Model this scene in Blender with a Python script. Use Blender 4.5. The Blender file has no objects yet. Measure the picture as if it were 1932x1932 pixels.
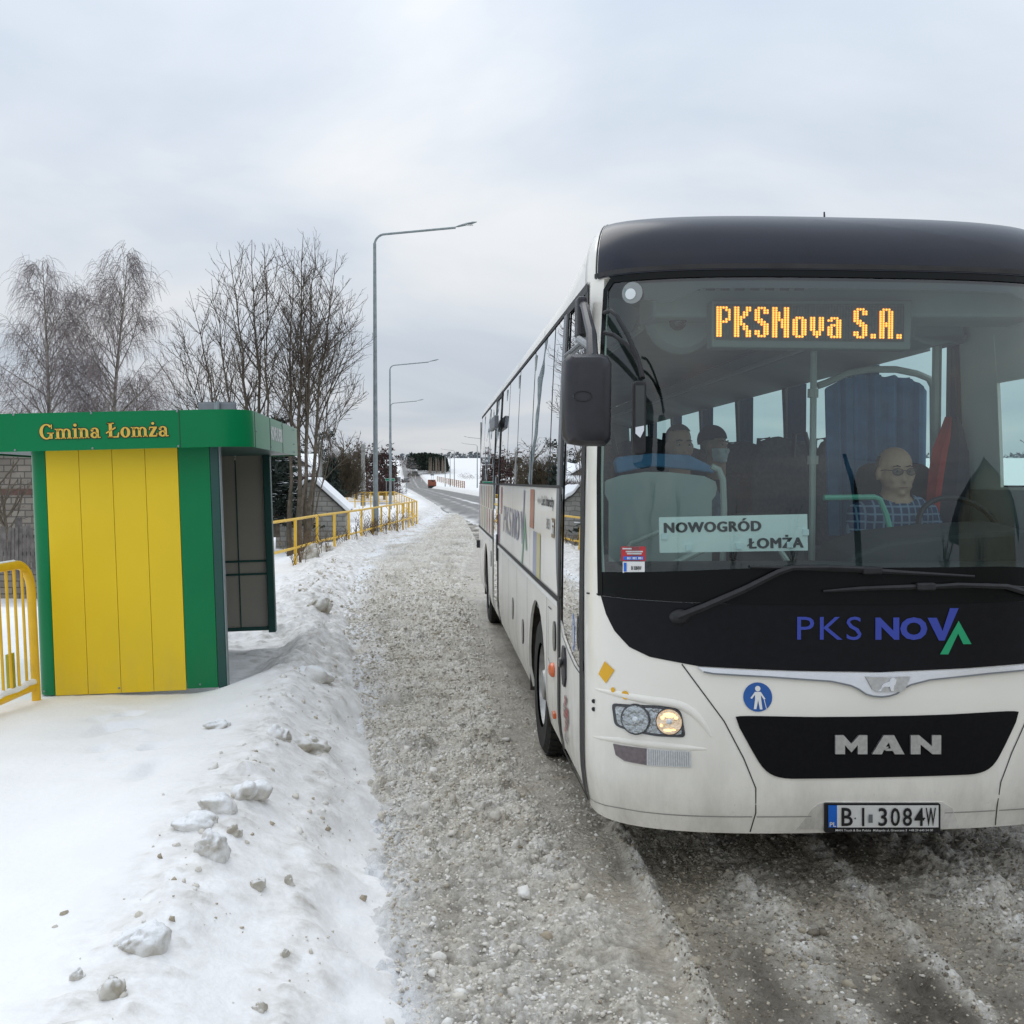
import bpy, bmesh, math, random
import numpy as np
from mathutils import Vector, Matrix

# ------------------------------------------------------------------ camera, sky, sun, exposure
SC = bpy.context.scene
COL = SC.collection
F = 1932.0; CX = 966.0; CAMZ = 1.95
PITCH = math.atan(58 / 1932.0)
cam_d = bpy.data.cameras.new('camera')
cam_d.sensor_width = 36; cam_d.lens = 36.0
cam_d.clip_start = 0.05; cam_d.clip_end = 6000
cam = bpy.data.objects.new('camera', cam_d); COL.objects.link(cam)
cam.location = (0, 0, CAMZ); cam.rotation_euler = (math.pi / 2 - PITCH, 0, 0)
SC.camera = cam

SUN_EL, SUN_AZ = 48.0, 330.0      # degrees; azimuth clockwise from +Y: behind the bus, to the left
W_ = bpy.data.worlds.new('World'); SC.world = W_; W_.use_nodes = True
nt = W_.node_tree; nt.nodes.clear()
def N(t, typ, loc=None, **kw):
    n = t.nodes.new(typ)
    for k, v in kw.items(): setattr(n, k, v)
    return n
out = N(nt, 'ShaderNodeOutputWorld'); bg = N(nt, 'ShaderNodeBackground')
bg.inputs['Strength'].default_value = 0.1
sky = N(nt, 'ShaderNodeTexSky', sky_type='NISHITA', sun_disc=False)
sky.sun_elevation = math.radians(SUN_EL); sky.sun_rotation = math.radians(SUN_AZ)
sky.dust_density = 2.0
tc = N(nt, 'ShaderNodeTexCoord')
sepx = N(nt, 'ShaderNodeSeparateXYZ'); nt.links.new(tc.outputs['Generated'], sepx.inputs[0])
den = N(nt, 'ShaderNodeMath', operation='ADD'); den.inputs[1].default_value = 0.16
ab = N(nt, 'ShaderNodeMath', operation='ABSOLUTE'); nt.links.new(sepx.outputs[2], ab.inputs[0])
nt.links.new(ab.outputs[0], den.inputs[0])
dv = N(nt, 'ShaderNodeVectorMath', operation='DIVIDE')
cmb = N(nt, 'ShaderNodeCombineXYZ')
for i in range(3): nt.links.new(den.outputs[0], cmb.inputs[i])
nt.links.new(tc.outputs['Generated'], dv.inputs[0]); nt.links.new(cmb.outputs[0], dv.inputs[1])
mpw = N(nt, 'ShaderNodeMapping'); mpw.inputs['Location'].default_value = (3.1, 1.7, 0.4); mpw.inputs['Scale'].default_value = (1, 1, 1)
nt.links.new(dv.outputs[0], mpw.inputs[0])
ns1 = N(nt, 'ShaderNodeTexNoise'); ns1.inputs['Scale'].default_value = 0.75; ns1.inputs['Detail'].default_value = 7; ns1.inputs['Roughness'].default_value = 0.5
ns1.inputs['Distortion'].default_value = 0.5
nt.links.new(mpw.outputs[0], ns1.inputs[0])
rampw = N(nt, 'ShaderNodeValToRGB')
cr = rampw.color_ramp; cr.elements[0].position = 0.34; cr.elements[0].color = (0.55, 0.625, 0.725, 1)
cr.elements[1].position = 0.67; cr.elements[1].color = (0.83, 0.855, 0.885, 1)
e = cr.elements.new(0.5); e.color = (0.655, 0.715, 0.795, 1)
nt.links.new(ns1.outputs[0], rampw.inputs[0])
# overcast sky is about twice as bright overhead as at the horizon
zen = N(nt, 'ShaderNodeMapRange'); zen.inputs['From Min'].default_value = 0.0; zen.inputs['From Max'].default_value = 0.85
zen.inputs['To Min'].default_value = 6.9; zen.inputs['To Max'].default_value = 14.5
nt.links.new(sepx.outputs[2], zen.inputs[0])
cm = N(nt, 'ShaderNodeMixRGB', blend_type='MULTIPLY'); cm.inputs[0].default_value = 1
nt.links.new(rampw.outputs[0], cm.inputs[1]); nt.links.new(zen.outputs[0], cm.inputs[2])
mixw = N(nt, 'ShaderNodeMixRGB'); mixw.inputs[0].default_value = 0.96
nt.links.new(sky.outputs[0], mixw.inputs[1]); nt.links.new(cm.outputs[0], mixw.inputs[2])
nt.links.new(mixw.outputs[0], bg.inputs[0]); nt.links.new(bg.outputs[0], out.inputs[0])

sun_d = bpy.data.lights.new('sun', 'SUN'); sun_d.energy = 0.6; sun_d.angle = math.radians(45); sun_d.color = (1, 0.965, 0.91)
sun = bpy.data.objects.new('sun', sun_d); COL.objects.link(sun)
az, el = math.radians(SUN_AZ), math.radians(SUN_EL)
sdir = Vector((math.sin(az) * math.cos(el), math.cos(az) * math.cos(el), math.sin(el)))
sun.rotation_euler = sdir.to_track_quat('Z', 'Y').to_euler(); sun.location = (0, 0, 30)
SC.view_settings.view_transform = 'Standard'; SC.view_settings.look = 'None'
SC.view_settings.exposure = 0.2; SC.view_settings.gamma = 1
SC.cycles.max_bounces = 8; SC.cycles.transparent_max_bounces = 16; SC.cycles.use_denoising = True
SC.cycles.caustics_reflective = False; SC.cycles.caustics_refractive = False
SC.cycles.sample_clamp_indirect = 4

# ------------------------------------------------------------------ helpers: camera rays
CT, ST = math.cos(PITCH), math.sin(PITCH)
def raydir(u, v):
    x = (u - CX) / F; y = (CX - v) / F
    return Vector((x, CT + y * ST, -ST + y * CT))
def at(u, v, Y):
    d = raydir(u, v); k = Y / d.y
    return Vector((d.x * k, Y, CAMZ + d.z * k))
def proj(p):
    x, y, z = p[0], p[1], p[2] - CAMZ
    zc = y * CT - z * ST; yc = y * ST + z * CT
    return CX + F * x / zc, CX - F * yc / zc

# ------------------------------------------------------------------ helpers: materials
def pmat(name, col, rough=0.6, metal=0.0, spec=0.5, noise=0.0, nscale=8.0, bump=0.0, bscale=40.0, emit=None, estr=0, coat=0.0, col2=None, detail=4):
    m = bpy.data.materials.new(name); m.use_nodes = True; t = m.node_tree
    b = t.nodes['Principled BSDF']
    b.inputs['Base Color'].default_value = (*col, 1); b.inputs['Roughness'].default_value = rough
    b.inputs['Metallic'].default_value = metal; b.inputs['Specular IOR Level'].default_value = spec
    b.inputs['Coat Weight'].default_value = coat; b.inputs['Coat Roughness'].default_value = 0.05
    c = t.nodes.new('ShaderNodeTexCoord')
    if noise or col2:
        n = t.nodes.new('ShaderNodeTexNoise'); n.inputs['Scale'].default_value = nscale; n.inputs['Detail'].default_value = detail
        t.links.new(c.outputs['Object'], n.inputs[0])
        r = t.nodes.new('ShaderNodeValToRGB'); r.color_ramp.elements[0].position = 0.33; r.color_ramp.elements[1].position = 0.67
        a = col2 if col2 else tuple(max(0, x * (1 - noise)) for x in col); d = col if col2 else tuple(min(1, x * (1 + noise)) for x in col)
        r.color_ramp.elements[0].color = (*a, 1); r.color_ramp.elements[1].color = (*d, 1)
        t.links.new(n.outputs[0], r.inputs[0]); t.links.new(r.outputs[0], b.inputs['Base Color'])
    if bump:
        n2 = t.nodes.new('ShaderNodeTexNoise'); n2.inputs['Scale'].default_value = bscale; n2.inputs['Detail'].default_value = 5
        t.links.new(c.outputs['Object'], n2.inputs[0])
        bp = t.nodes.new('ShaderNodeBump'); bp.inputs['Strength'].default_value = bump; bp.inputs['Distance'].default_value = 0.02
        t.links.new(n2.outputs[0], bp.inputs['Height']); t.links.new(bp.outputs[0], b.inputs['Normal'])
    if emit:
        b.inputs['Emission Color'].default_value = (*emit, 1); b.inputs['Emission Strength'].default_value = estr
    return m
def glass(name, tint, ior=1.55, refl=1.0, rough=0.0, wave=0.0, wscale=3.0, gain=1.0):
    m = bpy.data.materials.new(name); m.use_nodes = True; t = m.node_tree; t.nodes.clear()
    o = t.nodes.new('ShaderNodeOutputMaterial'); mx = t.nodes.new('ShaderNodeMixShader')
    tr = t.nodes.new('ShaderNodeBsdfTransparent'); tr.inputs[0].default_value = (*tint, 1)
    gl = t.nodes.new('ShaderNodeBsdfGlossy'); gl.inputs['Roughness'].default_value = rough; gl.inputs[0].default_value = (refl, refl, refl, 1)
    fr = t.nodes.new('ShaderNodeFresnel'); ge = t.nodes.new('ShaderNodeNewGeometry'); im = t.nodes.new('ShaderNodeMapRange')   # a thin pane reflects alike from both faces
    im.inputs['To Min'].default_value = ior; im.inputs['To Max'].default_value = 1 / ior; t.links.new(ge.outputs['Backfacing'], im.inputs[0]); t.links.new(im.outputs[0], fr.inputs[0])
    if wave:
        c = t.nodes.new('ShaderNodeTexCoord'); mp = t.nodes.new('ShaderNodeMapping'); mp.inputs['Scale'].default_value = (1, 0.6, 1.6)
        n2 = t.nodes.new('ShaderNodeTexNoise'); n2.inputs['Scale'].default_value = wscale; n2.inputs['Detail'].default_value = 1.5
        t.links.new(c.outputs['Object'], mp.inputs[0]); t.links.new(mp.outputs[0], n2.inputs[0])
        bp = t.nodes.new('ShaderNodeBump'); bp.inputs['Strength'].default_value = wave; bp.inputs['Distance'].default_value = 0.02
        t.links.new(n2.outputs[0], bp.inputs['Height']); t.links.new(bp.outputs[0], gl.inputs['Normal'])
    gn = t.nodes.new('ShaderNodeMath'); gn.operation = 'MULTIPLY'; gn.use_clamp = True; gn.inputs[1].default_value = gain
    t.links.new(fr.outputs[0], gn.inputs[0]); t.links.new(gn.outputs[0], mx.inputs[0]); t.links.new(tr.outputs[0], mx.inputs[1]); t.links.new(gl.outputs[0], mx.inputs[2])
    t.links.new(mx.outputs[0], o.inputs[0])
    return m
M = {}
M['snow'] = pmat('snow_plain', (0.86, 0.875, 0.89), 0.75, spec=0.25, bump=0.3, bscale=9)
M['white'] = pmat('bus_white_paint', (0.84, 0.81, 0.73), 0.28, coat=0.6, noise=0.035, nscale=1.6)
M['white_side'] = pmat('bus_white_side', (0.79, 0.77, 0.71), 0.34, spec=0.4, coat=0.22, noise=0.06, nscale=1.2, bump=0.05, bscale=2.2)
M['black'] = pmat('black_gloss', (0.008, 0.008, 0.010), 0.16, coat=0.3)
M['frit'] = pmat('windscreen_frit', (0.006, 0.007, 0.007), 0.25, spec=0.12, noise=0.1)
M['mask'] = pmat('black_mask_panel', (0.005, 0.005, 0.007), 0.3, spec=0.18, noise=0.2, nscale=30)
M['cap'] = pmat('roof_cap_charcoal', (0.009, 0.011, 0.021), 0.27, spec=0.42, noise=0.15, nscale=5)
M['rubber'] = pmat('black_rubber', (0.014, 0.014, 0.016), 0.6, noise=0.3, nscale=30)
M['plastic'] = pmat('dark_plastic', (0.016, 0.016, 0.021), 0.42, noise=0.15, nscale=20, bump=0.05, bscale=200)
M['seam'] = pmat('panel_gap', (0.03, 0.03, 0.03), 0.8, noise=0.2)
M['seam2'] = pmat('panel_gap_light', (0.30, 0.29, 0.27), 0.8, noise=0.2)
M['chrome'] = pmat('chrome', (0.80, 0.82, 0.86), 0.22, metal=0.55, noise=0.03, nscale=30)
M['silver'] = pmat('brushed_silver', (0.55, 0.55, 0.54), 0.35, metal=0.85, noise=0.1, nscale=60)
M['grille'] = pmat('grille_black', (0.004, 0.004, 0.005), 0.5, spec=0.15, noise=0.3, nscale=60)
M['windshield'] = glass('windshield_glass', (0.70, 0.85, 0.83), 1.52, 1.0, gain=1.5)
M['side_glass'] = glass('tinted_side_glass', (0.16, 0.20, 0.20), 1.7, 1.0, wave=0.10, wscale=1.6, gain=2.2)
M['door_glass'] = glass('door_glass', (0.18, 0.22, 0.22), 1.7, 1.0, wave=0.10, wscale=1.6, gain=2.0)
M['clear_glass'] = glass('far_side_glass', (0.80, 0.90, 0.88), 1.15, 0.6)
M['lens'] = glass('lamp_lens', (0.93, 0.95, 0.95), 1.5, 0.9)
M['reflector'] = pmat('lamp_reflector', (0.50, 0.52, 0.54), 0.10, metal=0.95, noise=0.1, nscale=50, bump=1.0, bscale=42)
M['lit'] = pmat('bulb_glint', (1, 0.8, 0.5), 0.3, emit=(1.0, 0.55, 0.20), estr=1.7)  # glowing glints standing for the bulb mirrored in the reflector
M['lit_reflector'] = pmat('lit_reflector', (0.6, 0.55, 0.48), 0.12, metal=0.9, bump=1.0, bscale=42, noise=.1, nscale=50, emit=(1.0, 0.62, 0.30), estr=0.28)  # faint emission added for the bulb's glow on the reflector
M['ribbed'] = pmat('white_ribbed_lens', (0.55, 0.56, 0.56), 0.2, coat=0.5, noise=0.1, nscale=90)
M['smoke'] = pmat('smoky_indicator_lens', (0.13, 0.10, 0.105), 0.15, coat=0.6, noise=0.2, nscale=60)
M['orange_lens'] = pmat('orange_marker', (0.65, 0.13, 0.03), 0.25, coat=0.4, noise=0.1)
M['blue'] = pmat('sign_blue', (0.015, 0.10, 0.36), 0.35, noise=0.05)
M['navy'] = pmat('logo_blue', (0.030, 0.055, 0.36), 0.4, noise=0.05)
M['logo_green'] = pmat('logo_green', (0.006, 0.33, 0.14), 0.4, noise=0.05)
M['sign_white'] = pmat('sign_white', (0.78, 0.78, 0.76), 0.4, noise=0.03)
M['ink'] = pmat('print_black', (0.012, 0.012, 0.014), 0.5, noise=0.1)
M['sticker_yellow'] = pmat('sticker_yellow', (0.78, 0.42, 0.01), 0.4, noise=0.06)
M['sticker_red'] = pmat('sticker_red', (0.50, 0.02, 0.03), 0.4, noise=0.06)
M['eu_blue'] = pmat('plate_blue', (0.01, 0.14, 0.62), 0.4, noise=0.05)
M['led'] = pmat('led_amber', (0.9, 0.35, 0.02), 0.4, emit=(1.0, 0.26, 0.02), estr=1.3)
M['led_core'] = pmat('led_core', (1, 0.8, 0.2), 0.4, emit=(1.0, 0.42, 0.04), estr=1.9)
M['led_board'] = pmat('led_board', (0.085, 0.085, 0.07), 0.8, noise=0.3, nscale=80)
M['int_grey'] = pmat('interior_grey_trim', (0.29, 0.31, 0.305), 0.7, noise=0.08, nscale=3)
M['int_dark'] = pmat('interior_dark', (0.028, 0.031, 0.032), 0.75, noise=0.15, nscale=6)
M['seat'] = pmat('seat_fabric', (0.075, 0.075, 0.09), 0.9, noise=0.25, nscale=40)
M['curtain'] = pmat('blue_curtain', (0.11, 0.27, 0.48), 0.9, noise=0.12, nscale=10)
M['partition'] = pmat('white_partition', (0.50, 0.53, 0.51), 0.35, noise=0.05, nscale=3)
M['rail_pale'] = pmat('pale_grab_rail', (0.55, 0.56, 0.52), 0.35, noise=0.06)
M['rail_green'] = pmat('green_grab_rail', (0.14, 0.45, 0.33), 0.4, noise=0.06)
M['jacket_red'] = pmat('red_jacket', (0.55, 0.045, 0.03), 0.85, noise=0.2, nscale=9)
M['jacket_dark'] = pmat('dark_lining', (0.045, 0.048, 0.065), 0.85, noise=0.2, nscale=9)
M['skin'] = pmat('skin', (0.52, 0.31, 0.22), 0.55, noise=0.07, nscale=14)
M['sclera'] = pmat('eye_white', (.42, .38, .35), .4, noise=.05)
M['hair'] = pmat('dark_hair', (0.03, 0.022, 0.017), 0.7, noise=0.3, nscale=60, bump=0.4, bscale=90)
M['denim'] = pmat('pale_denim', (0.20, 0.25, 0.32), 0.85, noise=0.2, nscale=20)
M['coat_dark'] = pmat('dark_coat', (0.03, 0.03, 0.035), 0.85, noise=0.2, nscale=20)
M['lens_dark'] = pmat('spectacle_frame', (0.02, 0.02, 0.02), 0.4, noise=0.1)
M['facemask'] = pmat('white_face_mask', (0.72, 0.76, 0.76), 0.8, noise=0.05)
def plaid():
    m = pmat('plaid_shirt', (0.05, 0.09, 0.20), 0.85); t = m.node_tree; b = t.nodes['Principled BSDF']
    c = t.nodes.new('ShaderNodeTexCoord'); 
    w1 = t.nodes.new('ShaderNodeTexWave'); w1.bands_direction = 'X'; w1.inputs['Scale'].default_value = 7; w1.inputs['Distortion'].default_value = 1
    w2 = t.nodes.new('ShaderNodeTexWave'); w2.bands_direction = 'Z'; w2.inputs['Scale'].default_value = 7; w2.inputs['Distortion'].default_value = 1
    ad = t.nodes.new('ShaderNodeMath'); ad.operation = 'MAXIMUM'
    r = t.nodes.new('ShaderNodeValToRGB'); r.color_ramp.elements[0].position = 0.8; r.color_ramp.elements[0].color = (0.02, 0.05, 0.13, 1)
    r.color_ramp.elements[1].position = 0.97; r.color_ramp.elements[1].color = (0.22, 0.30, 0.42, 1)
    for w in (w1, w2): t.links.new(c.outputs['Object'], w.inputs[0])
    t.links.new(w1.outputs[1], ad.inputs[0]); t.links.new(w2.outputs[1], ad.inputs[1]); t.links.new(ad.outputs[0], r.inputs[0])
    t.links.new(r.outputs[0], b.inputs['Base Color']); return m
M['plaid'] = plaid()
M['yellow_panel'] = pmat('yellow_sheet', (0.80, 0.565, 0.018), 0.42, spec=0.3, noise=0.03, nscale=1.3, bump=0.03, bscale=2)
M['green_panel'] = pmat('green_sheet', (0.000, 0.185, 0.062), 0.28, spec=0.22, noise=0.05, nscale=1.5, bump=0.03, bscale=2)
M['green_dark'] = pmat('dark_green_frame', (0.006, 0.06, 0.05), 0.4, noise=0.1, nscale=4)
M['grey_panel'] = pmat('grey_inner_sheet', (0.31, 0.295, 0.25), 0.6, noise=0.06, nscale=1.5)
M['letter_yellow'] = pmat('letter_yellow', (0.72, 0.46, 0.06), 0.5, noise=0.04)
M['yellow_pipe'] = pmat('yellow_pipe_paint', (0.78, 0.47, 0.02), 0.4, noise=0.1, nscale=6, bump=0.06, bscale=50)
M['rust_bolt'] = pmat('rust_bolt', (0.18, 0.05, 0.02), 0.7, noise=0.3)
M['galv'] = pmat('galvanised_steel', (0.25, 0.29, 0.30), 0.5, metal=0.35, noise=0.15, nscale=7, bump=0.05)
M['concrete'] = pmat('concrete_post', (0.27, 0.27, 0.255), 0.85, noise=0.18, nscale=5)
M['bark'] = pmat('bare_bark', (0.12, 0.098, 0.072), 0.9, noise=0.35, nscale=7, bump=0.5, bscale=20)
M['twig'] = pmat('bare_twig', (0.10, 0.08, 0.064), 0.9, noise=0.25, nscale=6)
M['birch_bark'] = pmat('birch_bark', (0.36, 0.33, 0.28), 0.85, col2=(0.10, 0.085, 0.07), nscale=3.5, bump=0.3)
M['birch_twig'] = pmat('birch_twig', (0.20, 0.165, 0.16), 0.9, noise=0.2, nscale=4)
M['needle'] = pmat('spruce_needles', (0.018, 0.030, 0.022), 0.9, noise=0.35, nscale=3)
M['pine'] = pmat('pine_foliage', (0.020, 0.034, 0.022), 0.9, noise=0.45, nscale=0.3)
M['brown_bush'] = pmat('brown_bush_twigs', (0.075, 0.058, 0.034), 0.9, noise=0.3, nscale=2)
M['dead_leaf'] = pmat('dead_red_brown_leaf', (0.085, 0.046, 0.042), 0.9, noise=0.4, nscale=2)
M['weed'] = pmat('dry_weed', (0.13, 0.085, 0.045), 0.9, noise=0.3, nscale=20)
M['far_wood'] = pmat('far_woodland', (0.10, 0.115, 0.13), 0.95, noise=0.3, nscale=0.05)
M['orange_truck'] = pmat('gritter_orange', (0.27, 0.07, 0.035), 0.55, noise=0.15, nscale=3)
M['sign_green'] = pmat('road_sign_green', (0.005, 0.18, 0.10), 0.4, noise=0.05)
M['sign_back'] = pmat('sign_back_grey', (0.20, 0.215, 0.23), 0.5, metal=0.3, noise=0.1)
M['old_wood'] = pmat('weathered_wood', (0.14, 0.125, 0.115), 0.9, noise=0.35, nscale=6, bump=0.3)
M['tyre'] = pmat('muddy_tyre', (0.018, 0.017, 0.016), 0.8, noise=0.4, nscale=12, bump=0.3, bscale=40)
M['mud'] = pmat('muddy_wheel_arch', (0.045, 0.036, 0.028), 0.95, noise=0.4, nscale=9, bump=0.8, bscale=18)
M['rim'] = pmat('steel_wheel', (0.38, 0.38, 0.37), 0.4, metal=0.5, noise=0.25, nscale=14)
M['roof_dark'] = pmat('dark_roof_edge', (0.05, 0.045, 0.04), 0.8, noise=0.2)
M['house_render'] = pmat('ochre_render', (0.30, 0.27, 0.18), 0.9, noise=0.1, nscale=2)
def grime(m, z0, z1, amt, col=(.27, .25, .21)):
    """road salt and splash: blotches and fine specks, thickest low on the panels (world height z0..z1)"""
    t = m.node_tree; b = t.nodes['Principled BSDF']; src = b.inputs['Base Color'].links[0].from_socket
    g = t.nodes.new('ShaderNodeNewGeometry'); sp_ = t.nodes.new('ShaderNodeSeparateXYZ'); t.links.new(g.outputs['Position'], sp_.inputs[0])
    mr = t.nodes.new('ShaderNodeMapRange'); mr.inputs['From Min'].default_value = z1; mr.inputs['From Max'].default_value = z0; t.links.new(sp_.outputs[2], mr.inputs[0])
    pw = t.nodes.new('ShaderNodeMath'); pw.operation = 'POWER'; pw.inputs[1].default_value = 1.6; t.links.new(mr.outputs[0], pw.inputs[0])
    mp = t.nodes.new('ShaderNodeMapping'); mp.inputs['Scale'].default_value = (1, 1, .35); t.links.new(g.outputs['Position'], mp.inputs[0])
    n = t.nodes.new('ShaderNodeTexNoise'); n.inputs['Scale'].default_value = 6; n.inputs['Detail'].default_value = 9; n.inputs['Roughness'].default_value = .7; t.links.new(mp.outputs[0], n.inputs[0])
    r = t.nodes.new('ShaderNodeMapRange'); r.inputs['From Min'].default_value = .40; r.inputs['From Max'].default_value = .68; t.links.new(n.outputs[0], r.inputs[0])
    n2 = t.nodes.new('ShaderNodeTexNoise'); n2.inputs['Scale'].default_value = 70; n2.inputs['Detail'].default_value = 3; t.links.new(g.outputs['Position'], n2.inputs[0])
    r2 = t.nodes.new('ShaderNodeMapRange'); r2.inputs['From Min'].default_value = .62; r2.inputs['From Max'].default_value = .72; r2.inputs['To Max'].default_value = .7; t.links.new(n2.outputs[0], r2.inputs[0])
    ad = t.nodes.new('ShaderNodeMath'); ad.operation = 'MAXIMUM'; t.links.new(r.outputs[0], ad.inputs[0]); t.links.new(r2.outputs[0], ad.inputs[1])
    mu = t.nodes.new('ShaderNodeMath'); mu.operation = 'MULTIPLY'; t.links.new(ad.outputs[0], mu.inputs[0]); t.links.new(pw.outputs[0], mu.inputs[1])
    m2 = t.nodes.new('ShaderNodeMath'); m2.operation = 'MULTIPLY'; m2.use_clamp = True; m2.inputs[1].default_value = amt; t.links.new(mu.outputs[0], m2.inputs[0])
    mx = t.nodes.new('ShaderNodeMixRGB'); mx.inputs[2].default_value = (*col, 1); t.links.new(m2.outputs[0], mx.inputs[0]); t.links.new(src, mx.inputs[1]); t.links.new(mx.outputs[0], b.inputs['Base Color'])
grime(M['white'], .34, 1.05, .42); grime(M['white_side'], .34, 1.3, .75); grime(M['yellow_panel'], .1, 1.0, .25); grime(M['green_panel'], .1, 1.0, .25, (.12, .14, .11))
def brick(name, c1, c2, mort, scale, bw, rh, ms=0.02):
    m = pmat(name, c1, 0.9); t = m.node_tree; b = t.nodes['Principled BSDF']
    c = t.nodes.new('ShaderNodeTexCoord'); sp = t.nodes.new('ShaderNodeSeparateXYZ'); cb = t.nodes.new('ShaderNodeCombineXYZ')
    t.links.new(c.outputs['Object'], sp.inputs[0])
    ad = t.nodes.new('ShaderNodeMath'); ad.operation = 'ADD'
    t.links.new(sp.outputs[0], ad.inputs[0]); t.links.new(sp.outputs[1], ad.inputs[1])
    t.links.new(ad.outputs[0], cb.inputs[0]); t.links.new(sp.outputs[2], cb.inputs[1])
    br = t.nodes.new('ShaderNodeTexBrick'); br.inputs['Scale'].default_value = scale; br.inputs['Brick Width'].default_value = bw
    br.inputs['Row Height'].default_value = rh; br.inputs['Mortar Size'].default_value = ms
    br.inputs['Color1'].default_value = (*c1, 1); br.inputs['Color2'].default_value = (*c2, 1); br.inputs['Mortar'].default_value = (*mort, 1)
    t.links.new(cb.outputs[0], br.inputs[0])
    n = t.nodes.new('ShaderNodeTexNoise'); n.inputs['Scale'].default_value = 2.5; n.inputs['Detail'].default_value = 6; t.links.new(c.outputs['Object'], n.inputs[0])
    mr = t.nodes.new('ShaderNodeMapRange'); mr.inputs['To Min'].default_value = 0.72; mr.inputs['To Max'].default_value = 1.18; t.links.new(n.outputs[0], mr.inputs[0])
    mm = t.nodes.new('ShaderNodeMixRGB'); mm.blend_type = 'MULTIPLY'; mm.inputs[0].default_value = 1
    t.links.new(br.outputs[0], mm.inputs[1]); t.links.new(mr.outputs[0], mm.inputs[2]); t.links.new(mm.outputs[0], b.inputs['Base Color'])
    bp = t.nodes.new('ShaderNodeBump'); bp.inputs['Strength'].default_value = 0.5; bp.inputs['Distance'].default_value = 0.02; bp.invert = True
    t.links.new(br.outputs[1], bp.inputs['Height']); t.links.new(bp.outputs[0], b.inputs['Normal'])
    return m
M['block'] = brick('aerated_block_wall', (0.30, 0.295, 0.265), (0.36, 0.35, 0.32), (0.19, 0.18, 0.16), 1.0, 0.46, 0.22)
M['siding'] = brick('old_brick_wall', (0.20, 0.175, 0.145), (0.27, 0.24, 0.20), (0.10, 0.09, 0.08), 1.0, 0.36, 0.17, 0.015)

# ------------------------------------------------------------------ helpers: objects and tags
def tag(o, label=None, cat=None, group=None, kind=None):
    if label: o['label'] = label
    if cat: o['category'] = cat
    if group: o['group'] = group
    if kind: o['kind'] = kind
    return o
def empty(name, loc=(0, 0, 0), rot=(0, 0, 0), label=None, cat=None, group=None):
    o = bpy.data.objects.new(name, None); COL.objects.link(o); o.empty_display_size = 0.2
    o.location = loc; o.rotation_euler = rot
    return tag(o, label, cat, group)
def mesh_obj(name, verts, faces, mat, parent=None, smooth=False, midx=None, mats=None):
    me = bpy.data.meshes.new(name); me.from_pydata([tuple(v) for v in verts], [], faces)
    for m in (mats or [mat]): me.materials.append(m)
    if midx is not None: me.polygons.foreach_set('material_index', midx)
    if smooth: me.polygons.foreach_set('use_smooth', [True] * len(me.polygons))
    me.update()
    o = bpy.data.objects.new(name, me); COL.objects.link(o)
    if parent: o.parent = parent
    return o
def copy_tree(o, parent=None):
    c = o.copy(); COL.objects.link(c)
    if parent: c.parent = parent
    for ch in list(o.children): copy_tree(ch, c)
    return c
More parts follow.
